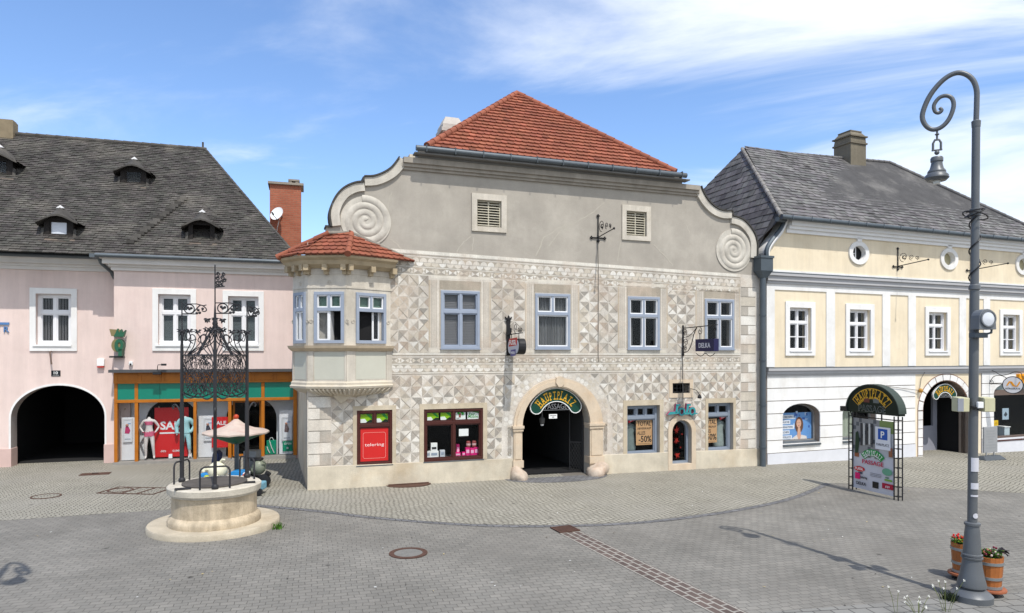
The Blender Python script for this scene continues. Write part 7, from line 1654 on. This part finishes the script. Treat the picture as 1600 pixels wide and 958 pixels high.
b = MB(); b.tube([(.19, -.05, -.12), (.19, -.04, -.26), (.05, 0, -.3)], .022, 8); b.box(-.17, .12, -.04, .12, -.36, -.26); b.build('bracket', m_zincdark, fl, bevel=.01)
m_spk = mat('speaker_cream', A(206, 202, 166), .6, .06, 5, streak=.1); m_spk2 = mat('speaker_grey', A(150, 154, 162), .6, .06, 5)
for sx, lab in ((-1, 'cream box loudspeaker on the left side of the lamp post'), (1, 'cream box loudspeaker on the right side of the lamp post')):
    sp_ = thing('speaker_box', lab, 'loudspeaker', (Xl + .02 + sx * .2, Yl_, zl + ly(643)), 0, 'loudspeakers on the lamp post'); sp_.scale = (.74, .74, .93)
    b = MB(); b.hexa([(-.12, -.12, 0), (.12, -.12, 0), (.1, .14, 0), (-.1, .14, 0)], [(-.12, -.13, .24), (.12, -.13, .24), (.1, .14, .25), (-.1, .14, .25)]); b.build('cabinet', m_spk, sp_, bevel=.012)
    b = MB(); b.box(-.11 if sx > 0 else -.14, .11 if sx > 0 else -.02, -.145, -.128, .01, .23); b.build('grille', m_spk if sx > 0 else m_spk2, sp_)
    b = MB(); b.tube([(-sx * .1, 0, .12), (-sx * .18, 0, .12)], .02, 6); b.build('arm', m_black, sp_)
t = thing('junction_box', 'small white junction box with black cables between the two loudspeakers', 'junction box', (Xl + .05, Yl_ - .09, zl + ly(637)), 0); b = MB(); b.box(-.04, .05, -.05, 0, 0, .1); b.build('case', m_white, t, bevel=.01); b = MB(); [b.tube([(-.15, .08, .02 + q), (-.05, -.02, -.03 + q), (.03, -.03, 0)], .008, 5) for q in (0, .02, .04)]; b.build('cable', m_black, t)
l2 = copy_tree(lamp); l2.location = (-7.05, 8.1, 0); l2.rotation_euler = (0, 0, pi); tag(l2, 'grey street lamp just outside the picture whose shadow falls on the near left paving', 'street lamp')

# ------------------------------------------------------------------ BARREL PLANTERS
m_barrel = mat('barrel_stave', rough=.5, var=.1, scale=6, attr=True, spec=.4)
m_hoop = mat('galvanised_hoop', A(176, 182, 184, .7), .35, .08, 6, metal=.6)
def planter(x, y, label, seed, red):
    t = thing('barrel_planter', label, 'planter', (x, y, gw(x, y)), 0, 'wooden barrel planters'); rg = random.Random(seed); n = 18; b = MB()
    for i in range(n):
        a0, a1 = 2 * pi * i / n, 2 * pi * (i + .97) / n; f = rg.uniform(.75, 1.2); c = tuple(k * f for k in A(186, 112, 56, .72))
        rr = [(.165, .12), (.178, .3), (.19, .46), (.2, .64)]
        vs = [(r * cos(a), r * sin(a), z) for r, z in rr for a in (a0, a1)] + [(r * .9 * cos(a), r * .9 * sin(a), z) for r, z in rr for a in (a0, a1)]
        b.add(vs, [(2 * k, 2 * k + 1, 2 * k + 3, 2 * k + 2) for k in range(3)] + [(6, 7, 15, 14), (0, 8, 9, 1)] + [(2 * k, 2 * k + 2, 2 * k + 10, 2 * k + 8) for k in range(3)], c)
    b.build('barrel', m_barrel, t)
    b = MB()
    for z, r in ((.13, .172), (.28, .182), (.52, .198)): b.lathe([(r, z), (r + .008, z), (r + .01, z + .045), (r + .002, z + .045)], 28)
    b.build('hoop', m_hoop, t, smooth=40)
    b = MB(); b.lathe([(.24, .085), (.245, .1), (.24, .12), (.001, .12)], 28); b.build('foot_board', mat('foot_board', A(176, 104, 70, .7), .6, .1, 5), t, smooth=40)
    for k in range(3): a = 2 * pi * k / 3 + .5; b = MB(); b.lathe([(.04, 0), (.04, .09)], 10, .14 * cos(a), .14 * sin(a)); b.build('foot', m_black, t)
    b = MB(); b.lathe([(.18, .6), (.001, .61)], 20); b.build('soil', mat('soil', (.03, .02, .015), .95, .2, 10), t)
    b = MB()
    for i in range(330):
        a = rg.uniform(0, 2 * pi); r = rg.uniform(0, .19); h = rg.uniform(.02, .14); px, py, pz = r * cos(a), r * sin(a), .6 + h; q = rg.uniform(0, 2 * pi); tl = rg.uniform(-.6, .6); s_ = rg.uniform(.02, .045)
        d = Vector((cos(q), sin(q), tl)).normalized() * s_; e = Vector((-sin(q), cos(q), rg.uniform(-.4, .4))).normalized() * s_ * .45; p = Vector((px, py, pz)); c = rg.choice([A(90, 140, 40, .6), A(60, 110, 36, .6), A(140, 180, 50, .6), A(50, 84, 40, .6), A(150, 90, 60, .5)])
        b.add([p - d, p + e, p + d, p - e], [(0, 1, 2, 3)], c)
    b.build('foliage', mat('leaf', attr=True), t, recalc=False)
    b = MB()
    for i in range(34 if red else 14):
        a = rg.uniform(0, 2 * pi); r = rg.uniform(.02, .2); b.ball((r * cos(a), r * sin(a), .62 + rg.uniform(.05, .15)), .02, 4, col=(A(210, 30, 30) if red else rg.choice([A(190, 110, 110), A(220, 200, 190), A(120, 40, 60)])))
    b.build('flowers', m_paint, t)
    if not red:
        b = MB()
        for i in range(18):
            a = rg.uniform(-.9, .5); b.tube([(.06, -.02, .66), (.14 + .06 * cos(a), .06 * sin(a), .74 + rg.uniform(-.03, .04)), (.2 + .1 * cos(a), .12 * sin(a), .68 + rg.uniform(-.06, .06))], [.01, .014, .003], 4)
        b.build('dark_leaf', mat('dark_leaf', (.018, .014, .02), .6, .1, 5), t)
x, y, z = G(1549, 931); planter(x, y + .05, 'orange wooden barrel planter with green and blackish leaves right of the lamp base', 3, False)
x, y, z = G(1506, 905); planter(x, y, 'orange wooden barrel planter with red flowers half hidden behind the lamp base', 8, True)

# ------------------------------------------------------------------ PASSAGE BOARD
pl, pr = Vector(G(1331, 764)), Vector(G(1405, 782)); dv = pr - pl; wT = dv.to_2d().length; zT = (pl.z + pr.z) / 2
tot = thing('passage_board', 'tall advertising board with green arched header and printed banner in a black frame', 'advertising board', (pl.x, pl.y, zT), atan2(dv.y, dv.x))
b = MB()
for x0 in (.03, wT - .03):
    for (dx, dy) in ((-.07, -.07), (.07, -.07), (-.07, .07), (.07, .07)): b.tube([(x0 + dx, dy, -.1), (x0 + dx, dy, 2.28)], .018, 6)
    for k in range(9):
        z = .1 + .26 * k
        b.tube([(x0 - .07, -.07, z), (x0 + .07, -.07, z)], .011, 5); b.tube([(x0 - .07, .07, z), (x0 + .07, .07, z)], .011, 5); b.tube([(x0 - .07, -.07, z), (x0 - .07, .07, z)], .011, 5); b.tube([(x0 + .07, -.07, z), (x0 + .07, .07, z)], .011, 5)
for q in (.35, .65): b.tube([(wT * q, 0, 2.1), (wT * q, 0, 2.3)], .02, 6)
b.tube([(.1, 0, 2.17), (wT - .1, 0, 2.17)], .015, 6); b.build('frame', m_black, tot)
b = MB(); nx, nz = 14, 18; vs = []
for j in range(nz + 1):
    for i in range(nx + 1):
        x, z = .1 + (wT - .2) * i / nx, .08 + 2.05 * j / nz; q = (i / nx + j / nz * .9); vs.append((x, -.045 + .012 * sin(q * 9) * sin(3 * i / nx) + .008 * sin(7 * j / nz + 5 * i / nx), z))
colz = lambda i, j: (A(206, 206, 214) if j < 9 else (A(150, 150, 150) if (i * 7 + j * 3) % 5 else A(96, 100, 104)) if i < 9 else (A(130, 150, 90) if j > 14 else A(190, 192, 196)))
for j in range(nz):
    for i in range(nx): a = j * (nx + 1) + i; b.add([vs[a], vs[a + 1], vs[a + nx + 2], vs[a + nx + 1]], [(0, 1, 2, 3)], colz(i, j))
b.build('banner', m_paint, tot, smooth=60, recalc=False)
b = MB(); y0 = -.075; C_ = wT * .5; yb = -.068
b.prism([(.2, 1.1), (.3, 1.1), (.36, 1.5), (.3, 1.75), (.22, 1.7)], y0, yb, col=A(34, 60, 40)); b.box(.18, .34, y0, yb, 1.0, 1.12, A(150, 90, 60)); b.box(wT - .28, wT - .16, y0, yb, 1.15, 1.4, A(150, 96, 70))
for k in range(5): b.box(.4 + .1 * k, .46 + .1 * k, y0, yb, 1.35 + .02 * k, 2.0, (A(60, 62, 66), A(210, 210, 206))[k % 2])
b.box(wT * .56, wT * .87, y0 - .002, yb, 1.32, 1.95, A(232, 234, 240)); b.box(wT * .62, wT * .81, y0 - .006, y0 - .002, 1.6, 1.9, A(40, 90, 180)); b.text('P', wT * .715, 1.65, .26, y0 - .006, .004, 'C', .02, WH); b.text('PARKPLATZ', wT * .715, 1.42, .1, y0 - .002, .004, 'C', .005, A(60, 60, 70), fit=wT * .26)
R2_ = .56; cz = .98 - .26
pts = [(C_ + R2_ * sin(-.85 + 1.7 * i / 16), cz + R2_ * cos(-.85 + 1.7 * i / 16)) for i in range(17)] + [(C_ + (R2_ - .19) * sin(.85 - 1.7 * i / 16), cz + (R2_ - .19) * cos(.85 - 1.7 * i / 16)) for i in range(17)]
b.prism(pts, y0, yb, col=A(40, 150, 70)); b.arctext('HAUPTPLATZ', C_, cz, R2_ - .165, .19, y0, -.76, .76, .005, .008, WH, wide=.8)
b.text('PASSAGE', C_, .84, .17, yb, .008, 'C', .006, A(206, 60, 90), fit=.75)
for x in (-.16, .14): b.box(C_ + x - .07, C_ + x + .07, y0, yb, 1.03, 1.1, A(120, 130, 120)); b.prism([(C_ + x - .09, 1.1), (C_ + x + .09, 1.1), (C_ + x, 1.17)], y0, yb, col=A(170, 70, 60))
b.prism([(.36 + .2 * cos(k * pi / 10), .66 + .075 * sin(k * pi / 10)) for k in range(20)], y0, yb, col=A(206, 40, 40)); b.text('FUSSL', .36, .63, .1, y0, .004, 'C', .012, WH, fit=.3); b.box(.32, .46, y0, yb, .52, .57, A(60, 70, 90))
b.box(.2, .38, y0, yb, .36, .54, A(226, 20, 110)); b.text('telering', .52, .4, .1, yb, .006, 'C', 0, A(60, 60, 60), fit=.24); b.text('DELKA', .42, .2, .13, yb, .006, 'C', .006, A(40, 40, 50), fit=.36)
b.box(wT * .5, wT * .62, y0, yb, .2, .38, (.015, .015, .015)); b.prism([(wT * .8 + .17 * cos(k * pi / 10), .72 + .1 * sin(k * pi / 10)) for k in range(20)], y0, yb, col=A(110, 170, 140)); b.box(wT * .75, wT * .9, y0, yb, .47, .52, A(120, 170, 60)); b.text('FAIR', wT * .8, .54, .06, yb, .005, 'C', .004, A(60, 130, 60)); b.box(wT * .7, wT * .92, y0, yb, .25, .4, A(176, 30, 60)); b.text('JOJO', wT * .81, .29, .07, y0, .004, 'C', .004, WH)
for k in range(3): b.box(wT * .45, wT * .68, y0 + .004, yb, .6 - .04 * k, .61 - .04 * k, A(90, 90, 100))
b.build('banner_print', m_paint, tot)
hw = wT / 2 + .1; hh = .76; zb = 2.3; ch = C_
P = [(ch + hw * cos(k * pi / 28), zb + .06 + hh * sin(k * pi / 28)) for k in range(29)]; P = [(ch + hw, zb)] + P + [(ch - hw, zb)]
b = MB(); b.prism(P, -.1, .1, col=A(12, 40, 28, .5)); b.build('header', m_paint, tot)
b = MB(); P2 = [(ch + (hw + .02) * cos(k * pi / 28), zb + .06 + (hh + .02) * sin(k * pi / 28)) for k in range(29)]; o = band(P2, .03, -.13, .13, 1, -.03); b.add(o.v, o.f, A(70, 84, 76, .6)); b.build('header_hood', m_paint, tot)
b = MB(); Re, ang = .96, .92; cz = zb + .79 - Re
def arcb(Ra, Rb, hb): return [(ch + Ra * sin(-hb + 2 * hb * i / 20), cz + Ra * cos(-hb + 2 * hb * i / 20)) for i in range(21)] + [(ch + Rb * sin(hb - 2 * hb * i / 20), cz + Rb * cos(hb - 2 * hb * i / 20)) for i in range(21)]
b.prism(arcb(Re - .07, Re - .37, ang), -.106, -.100, [arcb(Re - .09, Re - .35, ang - .02)], GOLD); b.arctext('HAUPTPLATZ', ch, cz, Re - .325, .33, -.1, -ang * .9, ang * .9, .01, .012, GOLD, wide=.8)
b.text('PASSAGE', ch, zb + .05, .26, -.1, .008, 'C', .012, A(150, 152, 148), fit=.95); b.text('PASSAGE', ch, zb + .055, .25, -.108, .003, 'C', -.006, A(24, 50, 38, .5), fit=.93)
for x, c in ((-.18, A(110, 60, 50)), (.16, A(110, 116, 114))): b.box(ch + x - .1, ch + x + .1, -.108, -.1, zb + .31, zb + .38, c); b.prism([(ch + x - .12, zb + .38), (ch + x + .12, zb + .38), (ch + x + .05, zb + .45), (ch + x - .05, zb + .45)], -.108, -.1, col=c)
b.build('header_lettering', m_paint, tot)
b = MB(); b.box(-.32, -.06, -.14, .02, 2.3, 2.44); b.tube([(-.06, 0, 2.3), (0, 0, 2.2)], .02, 6); b.build('board_lamp', m_black, tot, bevel=.015)

# ------------------------------------------------------------------ PAVEMENT SIGN before the yellow house
x, y, z = G(1547, 718); t = thing('pavement_sign', 'grey pavement sign on a moulded dark foot by the yellow house', 'pavement sign', (x, y, z), Q_.ang)
b = MB(); b.hexa([(-.62, -.28, 0), (.62, -.28, 0), (.62, .28, 0), (-.62, .28, 0)], [(-.5, -.1, .16), (.5, -.1, .16), (.5, .1, .16), (-.5, .1, .16)]); b.build('foot', mat('foot_plastic', A(86, 92, 98, .7), .6, .08, 5), t, bevel=.04)
b = MB(); b.box(-.25, -.21, -.02, .02, .14, .3); b.box(.21, .25, -.02, .02, .14, .3); b.box(-.4, .4, -.03, .03, .28, 1.3); b.build('board', mat('board_grey', A(160, 162, 164), .6, .06, 3, metal=.2), t, bevel=.012)
b = MB(); rg = random.Random(2)
for k in range(7): w = rg.uniform(.12, .3); b.box(-w, w, -.034, -.0305, .45 + .11 * k, .5 + .11 * k, A(150, 152, 154))
b.build('faded_print', m_paint, t)

# ------------------------------------------------------------------ WEEDS by the lamp
def weed(u, v, label, seed, h, n):
    x, y, z = G(u, v); t = thing('flowering_weed', label, 'weed', (x, y, z), 0, 'white flowering weeds near the lamp'); rg = random.Random(seed); b = MB(); f = MB()
    for i in range(n):
        dx, dy = rg.uniform(-.16, .16), rg.uniform(-.1, .1); hh = h * rg.uniform(.55, 1); top = (dx * 1.4, dy * 1.4, hh)
        b.tube([(dx * .3, dy * .3, 0), (dx * .8, dy * .8, hh * .6), top], .0035, 4, col=A(130, 140, 80, .6))
        for k in range(5): a = 2 * pi * k / 5 + seed; r = .017; f.add([top, (top[0] + r * cos(a - .4), top[1] + r * sin(a - .4) * .5, top[2] + r * .6 * sin(a)), (top[0] + r * 1.4 * cos(a), top[1] + r * .6 * sin(a), top[2] + r * sin(a)), (top[0] + r * cos(a + .4), top[1] + r * sin(a + .4) * .5, top[2] + r * .6 * sin(a))], [(0, 1, 2, 3)])
    b.build('stem', MATS['leaf'], t); f.build('flower', mat('petal_white', A(240, 240, 232), .7, .03), t, recalc=False)
weed(1401, 958, 'tall single stemmed weed with white flower, furthest left of the weeds', 3, .55, 2)
weed(1435, 962, 'cluster of low white flowering weeds at the lower frame edge', 5, .28, 9)
weed(1478, 956, 'white flowering weeds with stems crossing the lamp base', 8, .6, 7)
x, y, z = G(1484, 938); tuft('weed_tuft', 'dark leafy weed growing against the left of the lamp base', x, y, 90, .16, .13, A(60, 76, 50, .4), 5, 'weed')

b = MB(); rg = random.Random(12)
for i in range(150):
    s_, t_ = rg.uniform(-6, 18), rg.uniform(-13, -.5); a = rg.uniform(0, 6.28); r = rg.uniform(.012, .035); z = gz(s_) + .013
    b.add([(s_ + r * k * cos(a + q), t_ + r * k * sin(a + q), z + .004 * (q > 2)) for q, k in ((0, 1), (1.4, .6), (3.1, 1.1), (4.6, .5))], [(0, 1, 2, 3)], rg.choice([A(220, 216, 206), A(190, 170, 120), A(230, 230, 226), A(90, 80, 66), A(70, 66, 60), A(150, 140, 110)]))
o = b.build('litter', m_paint, None, recalc=False); o.location = M.P; o.rotation_euler = (0, 0, M.ang); tag(o, 'tiny petals, leaves and paper scraps scattered over the paving', 'litter', kind='stuff')
# ================================================================== SKY, SUN, CAMERA
w = bpy.data.worlds.new('World'); SC.world = w; w.use_nodes = True; nt = w.node_tree; L = nt.links.new
bg = nt.nodes['Background']; bg.inputs['Strength'].default_value = 0.15
SAZ, SEL = radians(26), radians(59.5)
sky = nd(nt, 'ShaderNodeTexSky', sky_type='NISHITA'); sky.sun_disc = False; sky.sun_elevation = SEL; sky.sun_rotation = pi - SAZ; sky.air_density = 1.15; sky.dust_density = 0.05; sky.ozone_density = 3.0
tc = nd(nt, 'ShaderNodeTexCoord'); sx = nd(nt, 'ShaderNodeSeparateXYZ'); L(tc.outputs['Generated'], sx.inputs[0])
def mth(op, a, b_=None):
    n = nd(nt, 'ShaderNodeMath', operation=op)
    for i, q in enumerate((a, b_)):
        if q is None: continue
        if isinstance(q, (int, float)): n.inputs[i].default_value = q
        else: L(q, n.inputs[i])
    return n.outputs[0]
den = mth('ADD', mth('MAXIMUM', sx.outputs[2], 0.0), 0.16)
cb = nd(nt, 'ShaderNodeCombineXYZ'); L(mth('DIVIDE', sx.outputs[0], den), cb.inputs[0]); L(mth('DIVIDE', sx.outputs[1], den), cb.inputs[1])
mp = nd(nt, 'ShaderNodeMapping'); mp.inputs['Scale'].default_value = (.55, 1.25, 1); mp.inputs['Rotation'].default_value = (0, 0, radians(28)); mp.inputs['Location'].default_value = (3.1, 1.7, 0); L(cb.outputs[0], mp.inputs[0])
n1 = nd(nt, 'ShaderNodeTexNoise'); n1.inputs['Scale'].default_value = .9; n1.inputs['Detail'].default_value = 9; n1.inputs['Roughness'].default_value = .58; n1.inputs['Distortion'].default_value = .9; L(mp.outputs[0], n1.inputs[0])
msk = nd(nt, 'ShaderNodeMapRange'); msk.interpolation_type = 'SMOOTHSTEP'; msk.inputs[1].default_value = -.25; msk.inputs[2].default_value = .5; msk.inputs[3].default_value = -.11; msk.inputs[4].default_value = .22; L(sx.outputs[0], msk.inputs[0])
fill_cloud = nd(nt, 'ShaderNodeMapRange'); fill_cloud.inputs[1].default_value = .25; fill_cloud.inputs[2].default_value = -.4; fill_cloud.inputs[3].default_value = 0; fill_cloud.inputs[4].default_value = .22; L(sx.outputs[1], fill_cloud.inputs[0])  # unseen cloud added behind the camera for whiter fill and reflections
den2 = mth('ADD', mth('ADD', n1.outputs['Fac'], msk.outputs[0]), fill_cloud.outputs[0])
cl = nd(nt, 'ShaderNodeMapRange'); cl.interpolation_type = 'SMOOTHSTEP'; cl.inputs[1].default_value = .49; cl.inputs[2].default_value = .76; cl.inputs[4].default_value = .86; L(den2, cl.inputs[0])
mx = nd(nt, 'ShaderNodeMix', data_type='RGBA'); L(cl.outputs[0], mx.inputs[0]); tn = nd(nt, 'ShaderNodeMix', data_type='RGBA', blend_type='MULTIPLY'); tn.inputs[0].default_value = 1; tn.inputs[7].default_value = (.92, 1.0, 1.15, 1); L(sky.outputs[0], tn.inputs[6]); L(tn.outputs[2], mx.inputs[6]); mx.inputs[7].default_value = (6.5, 6.75, 7.1, 1)
L(mx.outputs[2], bg.inputs['Color'])
sd = bpy.data.lights.new('sun', 'SUN'); sd.energy = 3.35; sd.angle = radians(.53); sd.color = (1.0, .955, .88)
so = bpy.data.objects.new('sun', sd); COL.objects.link(so)
ts = Vector((sin(SAZ) * cos(SEL), -cos(SAZ) * cos(SEL), sin(SEL))); so.rotation_euler = (-ts).to_track_quat('-Z', 'Y').to_euler(); so.location = ts * 60
cd = bpy.data.cameras.new('camera'); cam = bpy.data.objects.new('camera', cd); COL.objects.link(cam); SC.camera = cam
cam.location = (0, 0, H); cam.rotation_euler = (radians(90), 0, 0); cd.sensor_width = 36; cd.lens = 36 * F / 1600; cd.shift_y = (HZ - 479) / 1600; cd.clip_start = .1; cd.clip_end = 3000
SC.view_settings.view_transform = 'Standard'; SC.view_settings.look = 'None'; SC.view_settings.exposure = 0.30; SC.view_settings.gamma = 1.0; SC.view_settings.use_curve_mapping = False
SC.render.engine = 'CYCLES'; SC.cycles.max_bounces = 6; SC.cycles.transparent_max_bounces = 8; SC.cycles.use_denoising = True
